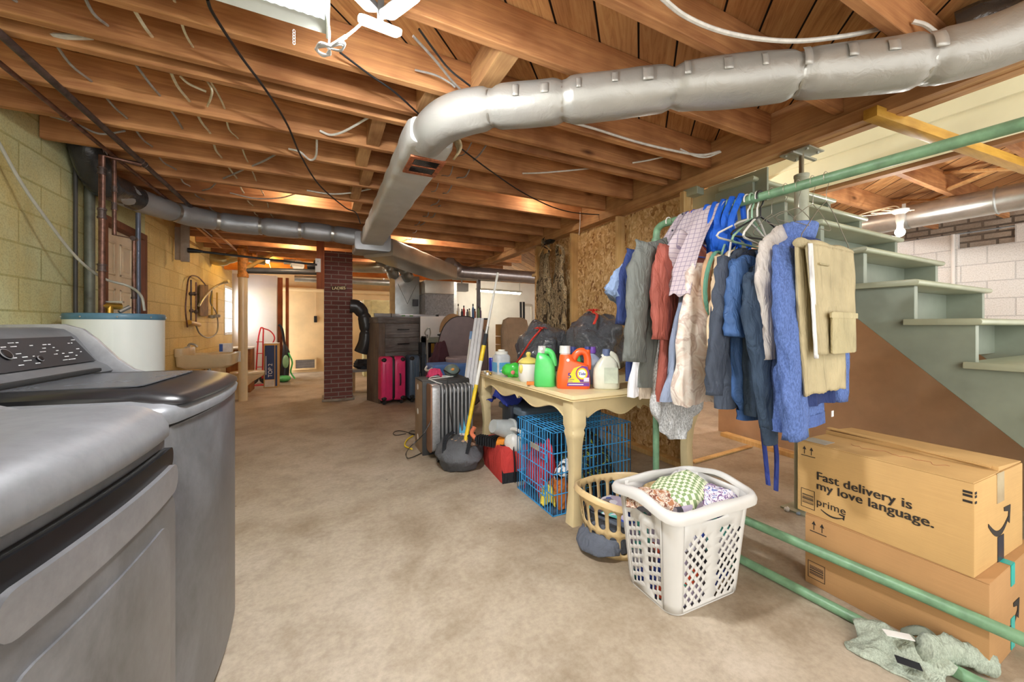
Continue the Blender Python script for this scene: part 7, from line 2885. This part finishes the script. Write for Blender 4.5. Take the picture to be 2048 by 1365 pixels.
part(lv, 'end_band', M_blackc, lambda m: m.box(.20, .212, -.002, .032, -.0, .057))
# furnace box and plenums
fb = thing('furnace_plenum', 'dull grey sheet metal furnace plenum with a control box, behind the chest of drawers', 'furnace', (.95, 6.75, 0))
x0, x1 = W(790, 560, y=6.75).x, W(839, 560, y=6.75).x
part(fb, 'sheet_box', M_mech, lambda m: m.box(x0 - .95, x1 - .95, 0, .6, 0, 2.04), bevel=.004)
part(fb, 'cross_crease', M_mech, lambda m: m.tube([(x0 - .95 + .05, -.001, 1.9), ((x0 + x1) / 2 - .95, -.006, 1.55), (x1 - .95 - .05, -.001, 1.9)], .006, 6))
c = W(831, 606, y=6.72) - fb.location
part(fb, 'control_box', flat('dark_grey_box', (70, 70, 74), .5), lambda m: m.cbox(c, (.09, .05, .12)), bevel=.006)
mb = MB()
mb.box(W(781, 560, y=6.7).x, W(790, 560, y=6.7).x, 6.7, 6.78, 0, 2.06)
mb.solo('pale_post', M_stud, 'pale timber post against the grey furnace plenum', 'wood post', (W(781, 560, y=6.7).x, 6.7, 0), bevel=.003)
for k, (u, v) in enumerate(((775, 530), (805, 536))):
    c = W(u, v, y=6.65)
    mb, P, T = flex_duct([c + Vector((-.14, -.05, .08)), c, c + Vector((.08, .06, -.10)), c + Vector((.12, .12, -.16))], .10, (.3, .5, .7), wr=.05, seed=k)
    mb.solo('elbow_duct', M_mech, ('first' if k == 0 else 'second') + ' round metal elbow duct joining the furnace plenum top', 'duct', c, smooth=60)
mb = MB()
a, b = W(705, 534, y=7.6), W(770, 536, y=7.2)
mb.cyl(a, b, .10, 18)
mb.solo('round_metal_duct', M_mech, 'round metal duct running behind the brick pillar to the furnace', 'duct', a)
t = NT('bubble_foil')
co = t.co()
n = t.noise(co, 26, 4, .7, 1.2)
t.bump(n, 1.0, .05)
M_bubble = t.out(t.ramp(n, [(.3, (170, 172, 178)), (.7, (236, 238, 242))]), .4, .12)
x0, x1 = W(850, 560, y=6.45).x, W(913, 560, y=6.45).x
bp = thing('foil_plenum', 'return plenum wrapped in shiny bubble foil next to the grey furnace plenum', 'duct', (x0, 6.45, 0))
part(bp, 'bubble_wrap', M_bubble, lambda m: m.box(0, x1 - x0, 0, .55, 0, 1.72), bevel=.01)
part(bp, 'upper_box', foil('beige_foil', (206, 198, 184), .4, .5), lambda m: m.box(0, x1 - x0, 0, .55, 1.722, 1.95), bevel=.01)
part(bp, 'tape_seam', M_tape, lambda m: m.box(x1 - x0 - .05, x1 - x0 + .004, -.004, .0, .5, 1.94))
part(bp, 'filter_tag', M_labelw, lambda m: m.box(.22, .42, -.02, -.001, 1.27, 1.34), bevel=.01)
part(bp, 'filter_tag_knob', M_blackc, lambda m: m.box(.19, .23, -.03, -.001, 1.24, 1.36))
# olive cabinet, black flexible duct beside pillar
a = W(728, 600, y=9.3)
mb = MB()
ov = thing('olive_cabinet', 'pale olive metal cabinet standing before the beige back wall', 'cabinet', (a.x, 9.3, 0))
part(ov, 'cabinet_body', flat('pale_olive', (206, 204, 156), .5, var=.1), lambda m: m.box(0, 1.0, 0, .5, 0, W(740, 600, y=9.3).z), bevel=.006)
part(ov, 'door', flat('pale_olive_door', (198, 196, 146), .5, var=.1), lambda m: m.box(.17, .97, -.012, -.001, .1, W(740, 600, y=9.3).z - .03), bevel=.004)
c = W(716, 640, y=6.4)
mb, P, T = flex_duct([W(700, 612, y=6.35), W(716, 615, y=6.35), W(730, 640, y=6.36), W(731, 680, y=6.37), W(722, 705, y=6.4)], .10, (.3, .6), wr=.05)
mb.solo('black_flex_duct', M_foil_dark, 'black ribbed flexible duct curling between the brick pillar and the chest of drawers', 'duct', P[0], smooth=60)
# small bench with clothes seen between pillar and chest
c = W(722, 740, z=.40)
o = thing('small_bench', 'low grey bench with dark clothes on it behind the brick pillar', 'bench', (c.x, c.y, 0))
part(o, 'seat', flat('grey_bench', (150, 146, 142), .6), lambda m: m.box(-.2, .3, 0, .3, .36, .40), bevel=.005)
for x in (-.15, .22):
    part(o, 'leg', flat('tan_leg', (186, 150, 104), .6), lambda m, x=x: m.box(x, x + .06, .05, .25, 0, .36))
o2 = thing('dark_clothes', 'dark clothes and shoes heaped on the low grey bench', 'clothes', (c.x + .05, c.y + .14, .402))
part(o2, 'cloth', M_dark, lambda m: m.ell((0, 0, .08), (.16, .12, .09), 16, 10, amp=.5, fr=3))

# suitcases
def suitcase(name, label, p, rz, w, d, h, m, handle_x):
    o = thing(name, label, 'suitcase', p, R(rz))
    for sx in (-1, 1):
        def fn(m_, sx=sx):
            cx0 = sx * w / 4
            m_.rings([[(cx0 + x, y, z) for x, y in rrect(a, b, .035, 4)] for z, a, b in ((.06, w / 2 * .7, d - .08), (.075, w / 2 * .94, d - .03), (.12, w / 2 - .012, d), (h - .06, w / 2 - .012, d), (h - .02, w / 2 * .9, d - .03), (h, w / 2 * .66, d - .09))])
        sh2 = part(o, 'shell', m, fn, smooth=50)
        for k in (-1, 1):
            part(sh2, 'moulded_rib', m, lambda m_, sx=sx, k=k: m_.tube([(sx * w / 4 + k * w * .07, -d / 2 - .0, .16), (sx * w / 4 + k * w * .07, -d / 2 - .004, .2), (sx * w / 4 + k * w * .07, -d / 2 - .004, h - .14), (sx * w / 4 + k * w * .07, -d / 2, h - .1)], .008, 6))
        for zz in (.10, h - .05):
            part(sh2, 'corner_guard', M_blackc, lambda m_, sx=sx, zz=zz: m_.ell((sx * (w / 2 - .05), -d / 2 + .02, zz), (.04, .03, .035), 12, 8))
    part(o, 'zipper_band', M_blackc, lambda m_: m_.rings([[(x, y, z) for x, y in rrect(.045, d - .01 if 0 < i < 3 else d - .09, .015, 3)] for i, z in enumerate((.062, .11, h - .05, h - .002))]))
    part(o, 'side_handle', M_blackc, lambda m_: m_.tube(spline([(handle_x, -d / 2 - .005, h * .40), (handle_x, -d / 2 - .03, h * .44), (handle_x, -d / 2 - .03, h * .60), (handle_x, -d / 2 - .005, h * .64)], 5), .010, 8))
    for sx in (-1, 1):
        for sy in (-1, 1):
            part(o, 'wheel', M_blackc, lambda m_, sx=sx, sy=sy: m_.lathe([(.001, -.012), (.026, -.012), (.03, 0), (.026, .012), (.001, .012)], (sx * (w / 2 - .06), sy * (d / 2 - .06), .031), 14, M=Matrix.Rotation(R(90), 4, 'X')))
            part(o, 'wheel_fork', M_blackc, lambda m_, sx=sx, sy=sy: m_.box(sx * (w / 2 - .06) - .012, sx * (w / 2 - .06) + .012, sy * (d / 2 - .06) - .02, sy * (d / 2 - .06) + .02, .045, .075))
    return o


c = W(786, 810, z=0)
suitcase('suitcase', 'bright pink hard shell suitcase standing before the chest of drawers', (c.x, c.y + .12, 0), 5, .37, .26, .71, flat('hot_pink_shell', (226, 56, 116), .32, var=.04), .09)
c = W(838, 806, z=0)
suitcase('suitcase', 'slate blue hard shell suitcase standing beside the pink one', (c.x + .02, c.y + .16, 0), 5, .35, .26, .72, flat('slate_blue_shell', (82, 100, 122), .35, var=.05), -.01)

# ------------------------------------------------------------------ heater, box and poles
hb = thing('brown_box', 'brown boxed unit with three round white stickers behind the oil heater', 'box', (.80, 3.42, 0))
M_brownbox = flat('taupe_board', (140, 118, 96), .5, var=.1)
part(hb, 'box_body', M_brownbox, lambda m: m.box(0, .44, 0, .30, 0, .655), bevel=.004)
part(hb, 'dark_top', flat('dark_box_edge', (58, 58, 58), .5), lambda m: m.box(-.002, .442, -.002, .302, .656, .668), bevel=.002)
part(hb, 'dark_edge', flat('dark_box_edge', (58, 58, 58), .5), lambda m: m.box(-.003, .44, -.022, -.001, 0, .66), bevel=.002)
for z in (.12, .36, .59):
    part(hb, 'round_sticker', M_labelw, lambda m, z=z: m.prism([(.18 + .028 * math.cos(2 * PI * k / 18), z + .028 * math.sin(2 * PI * k / 18)) for k in range(18)], lambda a, b, d: (-.0008 - d, a, b), .001), smooth=0)
oh = thing('oil_heater', 'grey oil filled radiator heater on castors with a perforated end cover', 'heater', (.84, 3.22, 0))
M_fin = flat('steel_grey_fins', (152, 154, 156), .3, .5, var=.05)
M_fin2 = flat('bright_steel_cover', (176, 178, 180), .3, .5, var=.08, scale=60)
part(oh, 'end_cover', M_fin2, lambda m: m.rings([[(x, .08 + y, .36 + z) for y, z in rrect(.15, .58, .04, 5)] for x in (0, .07)]), bevel=.004)
part(oh, 'copper_edge', flat('bronze_edge', (150, 112, 88), .4, .5), lambda m: m.rings([[(x, .08 + y, .36 + z) for y, z in rrect(.156, .59, .04, 5)] for x in (-.014, -.001)]))
for k in range(8):
    x = .095 + k * .036
    part(oh, 'fin', M_fin, lambda m, x=x: (m.rings([[(x + e, .08 + y, .365 + z) for y, z in rrect(.13 - abs(e) * 1.2, .56 - abs(e), .05, 5)] for e in (-.009, -.004, .004, .009)])), smooth=40)
for zz in (.14, .58):
    part(oh, 'header_tube', M_fin, lambda m, zz=zz: m.cyl((.07, .08, zz), (.36, .08, zz), .026, 14))
part(oh, 'side_bar', M_fin, lambda m: m.box(.36, .375, .02, .14, .10, .63), bevel=.004)
for x in (.04, .33):
    ax = part(oh, 'axle_foot', M_blackc, lambda m, x=x: m.bar((x, -.04, .06), (x, .20, .06), .03, .02))
    for y in (-.04, .20):
        part(ax, 'castor', M_blackc, lambda m, x=x, y=y: m.lathe([(.001, -.012), (.024, -.012), (.026, 0), (.024, .012), (.001, .012)], (x, y, .027), 14, M=Matrix.Rotation(R(90), 4, 'Y')))
piece([W(862, 842, y=3.2), W(846, 870, y=3.15), W(822, 893, y=3.1), W(812, 908, z=.012), W(818, 917, z=.012), W(846, 905, z=.012), W(866, 892, z=.02)], .004, M_blackc, 'black mains cord looping on the floor from the oil heater', name='heater_cord')
piece([W(895, 757, y=3.2), W(897, 800, y=3.19), W(905, 860, y=3.19), W(912, 905, y=3.15)], .004, M_blackc, 'dark cord hanging down the front of the oil heater fins', name='heater_cord')
pts = [W(826 + 8 * math.cos(k * .9), 866 + 4 * math.sin(k * .9), z=.012 + .006 * (k % 3)) for k in range(16)]
piece(pts + [W(800, 862, z=.01), W(787, 866, z=.01), W(792, 871, z=.01), W(812, 868, z=.01)], .004, M_blackc, 'tangled black cord lying on the floor beside the brown box', name='loose_cable')
piece([W(826, 872, z=.012), W(814, 880, z=.012), W(810, 892, z=.012), W(824, 899, z=.012)], .0065, M_yellowl, 'yellow cord end curled on the floor beside the brown box', name='loose_cable')
# mask helmet and white hangers on the box top
o = thing('respirator', 'grey green helmet shaped mask with an orange badge on the brown box top', 'mask', (1.13, 3.60, .669))
part(o, 'shell', flat('grey_green_mask', (106, 122, 116), .35, var=.1), lambda m: m.ell((0, 0, .055), (.075, .07, .065), 22, 14, amp=.08))
part(o, 'badge', flat('orange_badge', (226, 150, 70), .5), lambda m: m.ell((-.01, -.066, .075), (.018, .010, .014), 10, 6))
part(o, 'strap', M_blackc, lambda m: m.tube([(.078 * math.cos(2 * PI * k / 20), .073 * math.sin(2 * PI * k / 20), .045 + .02 * math.cos(2 * PI * k / 10)) for k in range(21)], .006, 6))
o = thing('plastic_hanger', 'white plastic hanger lying on the brown box top by the mask', 'clothes hanger', (.98, 3.50, .674), R(20))
part(o, 'frame', M_hwhite, lambda m: m.tube(spline([(-.12, .0, 0), (-.06, .06, .004), (.0, .08, .006), (.10, .05, .004), (.16, 0, 0)], 6) + [(-.12, 0, 0)], .005, 7))
part(o, 'hook', M_hwhite, lambda m: m.tube(spline([(-.12, 0, 0), (-.13, -.05, -.0), (-.10, -.09, -.02), (-.05, -.11, -.04)], 5), .005, 7))

M_tubepack = flat('white_tube_packs', (222, 224, 228), .35, var=.04)
pb, pt = Vector((1.065, 3.15, .0)), Vector((1.46, 3.70, 1.24))
wp = thing('tube_packs', 'bundle of long white plastic packs leaning between the heater and the table', 'bundle', pb)
ax = (pt - pb)
sdv = Vector((.82, -.57, 0)).normalized()
for k in range(3):
    mb = MB()
    o_ = sdv * (k - 1) * .034
    mb.bar(o_, ax + o_, .032, .035)
    mb.build('white_pack', M_tubepack, wp, bevel=.006)
nrm = ax.normalized().cross(sdv).normalized()
if nrm.y > 0:
    nrm = -nrm
for f0, f1 in ((.16, .33), (.38, .46)):
    part(wp, 'blue_label', flat('cyan_label', (92, 186, 222), .4), lambda m, f0=f0, f1=f1: m.prism([(-.052, f0), (.052, f0), (.052, f1), (-.052, f1)], lambda a, b, d: ax * b + sdv * a + nrm * (.019 + d), .0015), smooth=0)
pb2, pt2 = Vector((.985, 2.925, .0)), Vector((1.445, 3.198, 1.653))
yp = thing('paint_pole', 'yellow and white telescopic pole leaning up beside the cream table', 'pole', pb2)
ax2 = pt2 - pb2
M_yellowm = flat('yellow_enamel', (232, 200, 40), .35)
for nm, f0, f1, r0_, m_ in (('yellow_sleeve', 0, .40, .017, M_yellowm), ('white_sleeve', .40, .52, .0165, M_hwhite), ('yellow_sleeve', .52, .60, .019, M_yellowm), ('dark_clamp', .60, .66, .019, M_dark), ('grey_clamp', .66, .70, .016, M_tin), ('white_rod', .70, 1.0, .011, M_hwhite)):
    part(yp, nm, m_, lambda m: m.cyl(ax2 * f0, ax2 * f1, r0_, 12))
pb3, pt3 = Vector((1.03, 3.19, 0)), Vector((1.40, 3.78, 1.10))
sp_ = thing('thin_pole', 'thin white pole with a pale blue tip leaning beside the white packs', 'pole', pb3)
part(sp_, 'rod', M_hwhite, lambda m: m.cyl((0, 0, 0), (pt3 - pb3) * .93, .010, 10))
part(sp_, 'blue_tip', flat('pale_blue_tip', (130, 170, 216), .4), lambda m: m.cyl((pt3 - pb3) * .93, pt3 - pb3, .016, 10))

# ------------------------------------------------------------------ things behind the heater
o = thing('round_table_top', 'big purplish brown oval table top standing upright behind the poles', 'table top', (1.80, 5.2, 0), R(-14))
zc = 1.02
part(o, 'board', flat('purple_brown_laminate', (122, 104, 104), .45, var=.06), lambda m: m.prism([(.36 * math.copysign(abs(math.cos(a)) ** .8, math.cos(a)), .64 + .66 * math.copysign(abs(math.sin(a)) ** .8, math.sin(a))) for a in [2 * PI * k / 40 for k in range(40)]], lambda a, b, d: (a, d, max(b, .0)), .025), smooth=0)
part(o, 'edge_band', M_blackc, lambda m: m.tube([(.362 * math.copysign(abs(math.cos(a)) ** .8, math.cos(a)), .012, max(.012, .64 + .662 * math.copysign(abs(math.sin(a)) ** .8, math.sin(a)))) for a in [2 * PI * k / 40 for k in range(41)]], .012, 6))
mb = MB()
c = W(906, 665, y=5.9)
mb.prism([(.22 * math.cos(a), .30 * math.sin(a)) for a in [PI * k / 20 for k in range(21)]], lambda a, b, d: (c.x + a, 5.9 + d, c.z + b), .02)
mb.solo('arched_board', flat('tan_arched_board', (160, 126, 88), .6), 'arched tan board standing on the grey shelf', 'board', (c.x, 5.9, c.z))
a, b = W(852, 676, y=5.75), W(938, 676, y=5.75)
o = thing('grey_shelf', 'grey green shelf board with a white wall panel behind the suitcases', 'shelf', (a.x, 5.75, a.z))
part(o, 'shelf_board', flat('grey_green_shelf', (120, 122, 106), .5), lambda m: m.box(0, b.x - a.x, 0, .35, -.075, -.0), bevel=.004)
part(o, 'bracket', M_blackc, lambda m: m.box(.0, .02, .0, .3, -.10, .02))
for x in (-.048, b.x - a.x - .0):
    part(o, 'shelf_leg', M_dark, lambda m, x=x: m.box(x, x + .05, .05, .3, -a.z, -.076))
mb = MB()
mb.box(a.x, b.x + .1, 6.12, 6.14, .3, 1.32)
mb.solo('wallboard_sheet', M_white_wall, 'off white panel standing behind the grey shelf', 'panel', (a.x, 6.12, .3))
for k, (u, lb) in enumerate(((888, 'coil of black cable lying on the grey shelf'), (912, 'flat black cable and white lead heap on the grey shelf'))):
    c = W(u, 668, y=5.85)
    pts = [c + Vector((.09 * math.cos(j * 1.9) * (1 + .2 * math.sin(j)), .05 * math.sin(j * 1.9), -.035 + .025 * abs(math.sin(j * 1.3)))) for j in range(18)]
    mb = MB()
    mb.tube(spline(pts, 4), .010, 6)
    mb.solo('cable_coil', M_blackc, lb, 'cable', c)
# dark trunk and textiles
o = thing('steamer_chest', 'dark maroon wooden trunk with brass corners under the grey shelf', 'trunk', (W(862, 740, y=5.8).x, 5.8, 0))
w_ = W(934, 740, y=5.8).x - W(862, 740, y=5.8).x
part(o, 'trunk_body', flat('maroon_wood', (70, 52, 52), .4, var=.1), lambda m: m.box(0, w_, 0, .28, .5, .895), bevel=.006)
part(o, 'trunk_stand', M_dark, lambda m: m.box(.03, w_ - .03, .02, .26, 0, .498))
for x in (.0, w_ - .05):
    part(o, 'brass_corner', M_brass, lambda m, x=x: m.box(x, x + .05, -.006, -.001, .75, .895))
heap('dark_blanket', 'dark red and black blanket heap in front of the maroon trunk', 'blanket', fabric('dark_maroon_cloth', (74, 44, 52)), (1.40, 4.98, .0), 10, .5, .3, .82, 41)
o = thing('blue_tote', 'blue lidded plastic tote with white handles behind the brown box', 'storage tote', (W(868, 748, y=4.4).x, 4.4, .30))
w_ = W(945, 748, y=4.4).x - W(868, 748, y=4.4).x
part(o, 'tub', flat('denim_blue_plastic', (82, 122, 186), .4, var=.06), lambda m: m.rings([[(w_ / 2 + x, .2 + y, z) for x, y in rrect(a_, .36 + a_ - w_, .03, 4)] for z, a_ in ((0, w_ * .9), (.36, w_), (.38, w_ * 1.02), (.40, w_ * .98))]))
part(o, 'white_handle', M_hwhite, lambda m: m.tube(spline([(-.01, .05, .36), (-.04, .1, .33), (-.04, .25, .33), (-.01, .3, .36)], 5), .014, 6))
part(o, 'carrying_box', M_dark, lambda m: m.box(.03, w_ - .03, .05, .36, -.30, -.001))
heap('pink_cloth', 'crumpled pink cloth beside the blue tote', 'cloth', fabric('pink_cloth_mat', (216, 70, 110)), (.97, 3.62, .669), 0, .14, .1, .08, 44)
o = thing('chain_stand', 'thin grey upright stand with silver chain hooks behind the slate suitcase', 'stand', W(857, 760, y=5.0) * 1.0)
o.location.z = 0
part(o, 'tube', flat('grey_tube_metal', (120, 116, 112), .4, .5), lambda m: m.cyl((0, 0, 0), (-.02, 0, 1.05), .014, 8))
part(o, 'hook', M_tin, lambda m: m.tube(spline([(-.02, 0, 1.02), (-.05, -.02, 1.08), (-.0, -.03, 1.14), (.02, -.02, 1.06), (-.02, -.03, .98)], 5), .010, 6))
o = thing('purple_bin', 'round purplish grey bin behind the blue tote', 'bin', (1.62, 4.75, 0))
part(o, 'bin_body', flat('mauve_bin', (150, 132, 132), .5), lambda m: m.lathe([(.16, 0), (.2, .72), (.205, .74), (.195, .76), (.15, .05), (.001, .04)], n=28))

# steel post, big round duct and far shelf
c = W(957, 760, y=7.2)
o = thing('steel_post', 'dark grey steel post standing far back under the ceiling duct', 'post', (c.x, 7.2, 0))
part(o, 'tube', flat('dark_steel', (96, 94, 100), .4, .3), lambda m: m.cyl((0, 0, 0), (0, 0, JZ - .12), .042, 14))
part(o, 'top_plate', flat('dark_steel', (96, 94, 100), .4, .3), lambda m: m.box(-.09, .09, -.09, .09, JZ - .12, JZ - .1))
mb = MB()
a, b = W(1000, 520, y=7.2), W(1120, 470, y=4.75)
mb.box(BX - .02, BX + .10, 4.72, 8.0, JZ - .06, JZ - .001)
mb.solo('side_beam', M_beam, 'second wooden beam section running back past the end of the chipboard wall', 'beam', (BX, 4.72, JZ - .06), kind='structure')
o = thing('round_metal_duct', 'large round galvanized duct with elbow crossing the far ceiling', 'duct', W(960, 545, y=6.9))
o0 = o.location.copy()
M_galv = flat('galvanized_duct', (170, 166, 170), .35, .8, var=.08)
part(o, 'pipe_body', M_galv, lambda m: m.cyl(W(925, 545, y=6.9) - o0, W(1090, 557, y=6.7) - o0, .12, 24))
mb, P, T = flex_duct([W(898, 527, y=6.7) - o0, W(908, 534, y=6.8) - o0, W(920, 543, y=6.9) - o0, W(932, 545, y=6.9) - o0], .12, (.3, .6), wr=.02)
mb.build('elbow', M_galv, o, smooth=60)
part(o, 'second_pipe', M_mech, lambda m: m.cyl(W(905, 556, y=8.0) - o0, W(1000, 560, y=8.0) - o0, .05, 14))
mb = MB()
mb.box(W(915, 560, y=8.2).x, W(937, 560, y=8.2).x, 8.2, 8.4, W(915, 582, y=8.2).z, W(915, 566, y=8.2).z)
mb.box(W(925, 560, y=8.2).x, W(925, 560, y=8.2).x + .03, 8.29, 8.31, W(915, 566, y=8.2).z - .01, JZ + .19)
mb.solo('foil_box', M_foil, 'small silver foil box under the far round duct', 'duct', W(915, 582, y=8.2))
a = W(912, 636, y=7.0)
b = W(968, 636, y=7.0)
o = thing('far_shelf', 'dark shelf unit carrying small bottles behind the steel post', 'shelf', (a.x, 7.0, 0))
part(o, 'shelf_board', M_dark, lambda m: m.box(0, b.x - a.x + .1, 0, .3, a.z - .03, a.z - .002))
part(o, 'back_panel', flat('tan_brown_panel', (150, 116, 84), .6), lambda m: m.box(0, b.x - a.x + .1, .02, .28, .0, a.z - .031))
rnd = random.Random(8)
bcols = [((230, 200, 60), 'yellow'), ((226, 226, 222), 'white'), ((60, 60, 66), 'black'), ((190, 60, 50), 'red'), ((110, 110, 116), 'grey'), ((200, 190, 150), 'cream'), ((70, 110, 160), 'blue'), ((160, 90, 60), 'brown'), ((120, 150, 110), 'green'), ((90, 60, 90), 'purple')]
for k, (c_, nm) in enumerate(bcols):
    x = a.x + .03 + (b.x - a.x) * k / 10
    h_ = rnd.uniform(.16, .28)
    o = thing('shelf_bottle', f'small {nm} bottle in the row on the far dark shelf', 'bottle', (x, 7.08 + .05 * (k % 2), a.z), 0, 'bottles on the far shelf')
    part(o, 'bottle_body', flat('bottle_' + nm, c_, .4), lambda m: m.lathe([(.022, 0), (.024, .01), (.024, h_ * .65), (.010, h_ * .8), (.010, h_ * .84)], n=12))
    part(o, 'cap', flat('bottle_cap_dark', (40, 40, 44), .4), lambda m: m.lathe([(.013, h_ * .84), (.013, h_), (.001, h_)], n=10))
# long handled tools against the far wall
for k, (u, lb) in enumerate(((1043, 'dark tool handle standing against the far white wall'), (1049, 'second dark tool handle right of the first against the far white wall'))):
    c = W(u, 640, y=8.6)
    mb = MB()
    mb.cyl((c.x, 8.6, .0), (c.x + .02, 8.68, W(u, 604, y=8.6).z), .03, 8)
    mb.solo('long_tool', M_dark, lb, 'tool', (c.x, 8.6, 0))
o = thing('white_drain_pipe', 'white plastic pipe elbow on the far wall by the tools', 'pipe', W(1064, 620, y=8.9))
part(o, 'pipe', M_hwhite, lambda m: m.tube(spline([(-.25, 0, .12), (-.05, 0, .12), (0, 0, .08), (0, 0, -.05), (0, 0, -W(1064, 620, y=8.9).z + .001)], 5), .035, 10))
mb = MB()
c = W(1030, 640, y=6.6)
o = thing('upholstered_chair', 'grey brown upholstered chair back seen behind the bin bags', 'chair', (c.x, 6.6, 0))
part(o, 'backrest', fabric('taupe_upholstery', (140, 122, 102)), lambda m: m.rings([[(x, y, z) for x, y in rrect(a_, .12, .05, 4)] for z, a_ in ((.45, .56), (1.1, .60), (1.28, .5), (1.33, .3))]), smooth=60)
part(o, 'seat', fabric('taupe_upholstery_seat', (132, 114, 96)), lambda m: m.rings([[(x, y - .25, z) for x, y in rrect(.56, .5, .06, 4)] for z in (.3, .48)]), smooth=60)
for x in (-.22, .22):
    for y in (-.42, .0):
        part(o, 'leg', M_dark, lambda m, x=x, y=y: m.cyl((x, y, 0), (x, y, .3), .02, 8))
for k, (z0_, dz) in enumerate(((.0, .78), (.79, .16), (.96, .24))):
    c = W(1014, 660, y=6.9)
    mb = MB()
    mb.box(c.x - .12, c.x + .14, 6.9, 7.2, z0_ + .003, z0_ + dz)
    mb.solo('brown_carton', M_card, ('tall bottom', 'thin middle', 'topmost')[k] + ' brown carton in the stack behind the oval table top', 'box', (c.x, 6.9, z0_), bevel=.003)

# camouflage clothes hanging on the stud wall
t = NT('camouflage_twigs')
co = t.co((1, 1, .45))
n = t.noise(co, 13, 5, .6, 2.2)
n2 = t.noise(co, 6, 3)
cc = t.ramp(n, [(.40, (74, 66, 56)), (.46, (150, 130, 100)), (.5, (236, 218, 180)), (.54, (96, 86, 68)), (.62, (196, 174, 134))])
cc = t.mix(.5, cc, t.ramp(n2, [(.35, (130, 120, 105)), (.65, (255, 255, 255))]), 'MULTIPLY')
M_camo = t.out(cc, .85, 0, .2)
for k, (y, w_, zt, zb, lb) in enumerate(((4.22, .20, 2.16, 1.04, 'camouflage overalls with a bib hanging from the studs, first from the poles'), (3.88, .17, 2.02, 1.02, 'darker camouflage overalls hanging beside the first pair'))):
    o = thing('camouflage_overalls', lb, 'overalls', (2.565, y, 0), R(84))
    def cb(m, w_=w_, zt=zt, zb=zb):
        body(m, [(zt, -.06, .06, .02), (zt - .08, -w_ * .6, w_ * .6, .03), (zt - .34, -w_ * .7, w_ * .7, .04), (zt - .42, -w_, w_, .055), (zt - .7, -w_, w_, .06), (zb, -w_ * 1.05, w_ * 1.05, .055)], k + 2, .03, 24)
    part(o, 'overall_body', M_camo, cb, smooth=180)
    for s in (-1, 1):
        part(o, 'shoulder_strap', M_camo, lambda m, s=s: m.tube(spline([(s * .06, -.03, zt - .1), (s * .08, -.02, zt + .03), (s * .05, .0, zt + .10), (0, .02, zt + .13)], 5), .022, 6, flat=.4), smooth=60)
    part(o, 'leg_fold', M_dark, lambda m: m.tube([(.0, -.066, zt - .62), (.0, -.064, zb + .02)], .006, 5))
    part(o, 'chest_patch', flat('grey_patch', (120, 120, 110), .7), lambda m: m.box(-.04, .03, -.062, -.056, zt - .40, zt - .38))
mb = MB()
hanger_y = 4.05
o = thing('plastic_hanger', 'tan wooden hanger poking out of the camouflage overalls', 'clothes hanger', (2.47, 4.06, 2.13), R(80))
part(o, 'frame', flat('tan_hanger_wood', (210, 176, 120), .5), lambda m: m.tube(spline([(-.2, 0, -.06), (-.06, 0, .01), (0, 0, .03), (.06, 0, .01), (.2, 0, -.06)], 5), .010, 8, flat=.6))
part(o, 'paper_tag', M_stud, lambda m: m.cbox((.08, -.05, .0), (.12, .01, .09)))
part(o, 'hook', M_blackc, lambda m: m.tube(spline([(0, 0, .03), (0, 0, .08), (.03, 0, .11), (.0, 0, .14)], 5), .004, 6))
o = thing('clip_lamp', 'black clip lamp hooked at the top of the stud wall', 'lamp', (2.49, 3.98, 2.20))
part(o, 'clamp', M_blackc, lambda m: m.ell((0, 0, 0), (.06, .09, .025), 12, 8, amp=.4))
part(o, 'arm', M_blackc, lambda m: m.tube(spline([(0, .05, 0), (-.02, .09, -.04), (0, .03, -.08)], 5), .010, 6))

for (u, v, sz, lb) in ((1574, 1022, .022, 'small crumpled white paper scrap on the floor by the upper carton'), (1597, 1030, .016, 'tiny pale blue scrap on the floor just before the upper carton')):
    c = W(u, v, z=0)
    mb = MB()
    mb.ell(c + Vector((0, 0, sz * .5)), (sz, sz * .7, sz * .5), 10, 6, amp=.6, fr=2)
    mb.solo('paper_scrap', M_paper if sz > .02 else t_ if False else flat('pale_blue_scrap', (150, 170, 190), .6), lb, 'paper scrap', c)
# ------------------------------------------------------------------ a thing made of one mesh needs no Empty above it
for e in [o for o in list(sc.objects) if o.type == 'EMPTY' and o.parent is None]:
    ch = list(e.children)
    if len(ch) == 1 and not ch[0].children:
        c, nm = ch[0], e.name
        m = e.matrix_basis @ c.matrix_basis
        props = {k: e[k] for k in ('label', 'category', 'group', 'kind') if k in e.keys()}
        bpy.data.objects.remove(e)
        c.parent = None
        c.matrix_basis = m
        c.name = nm
        for k, v in props.items():
            c[k] = v
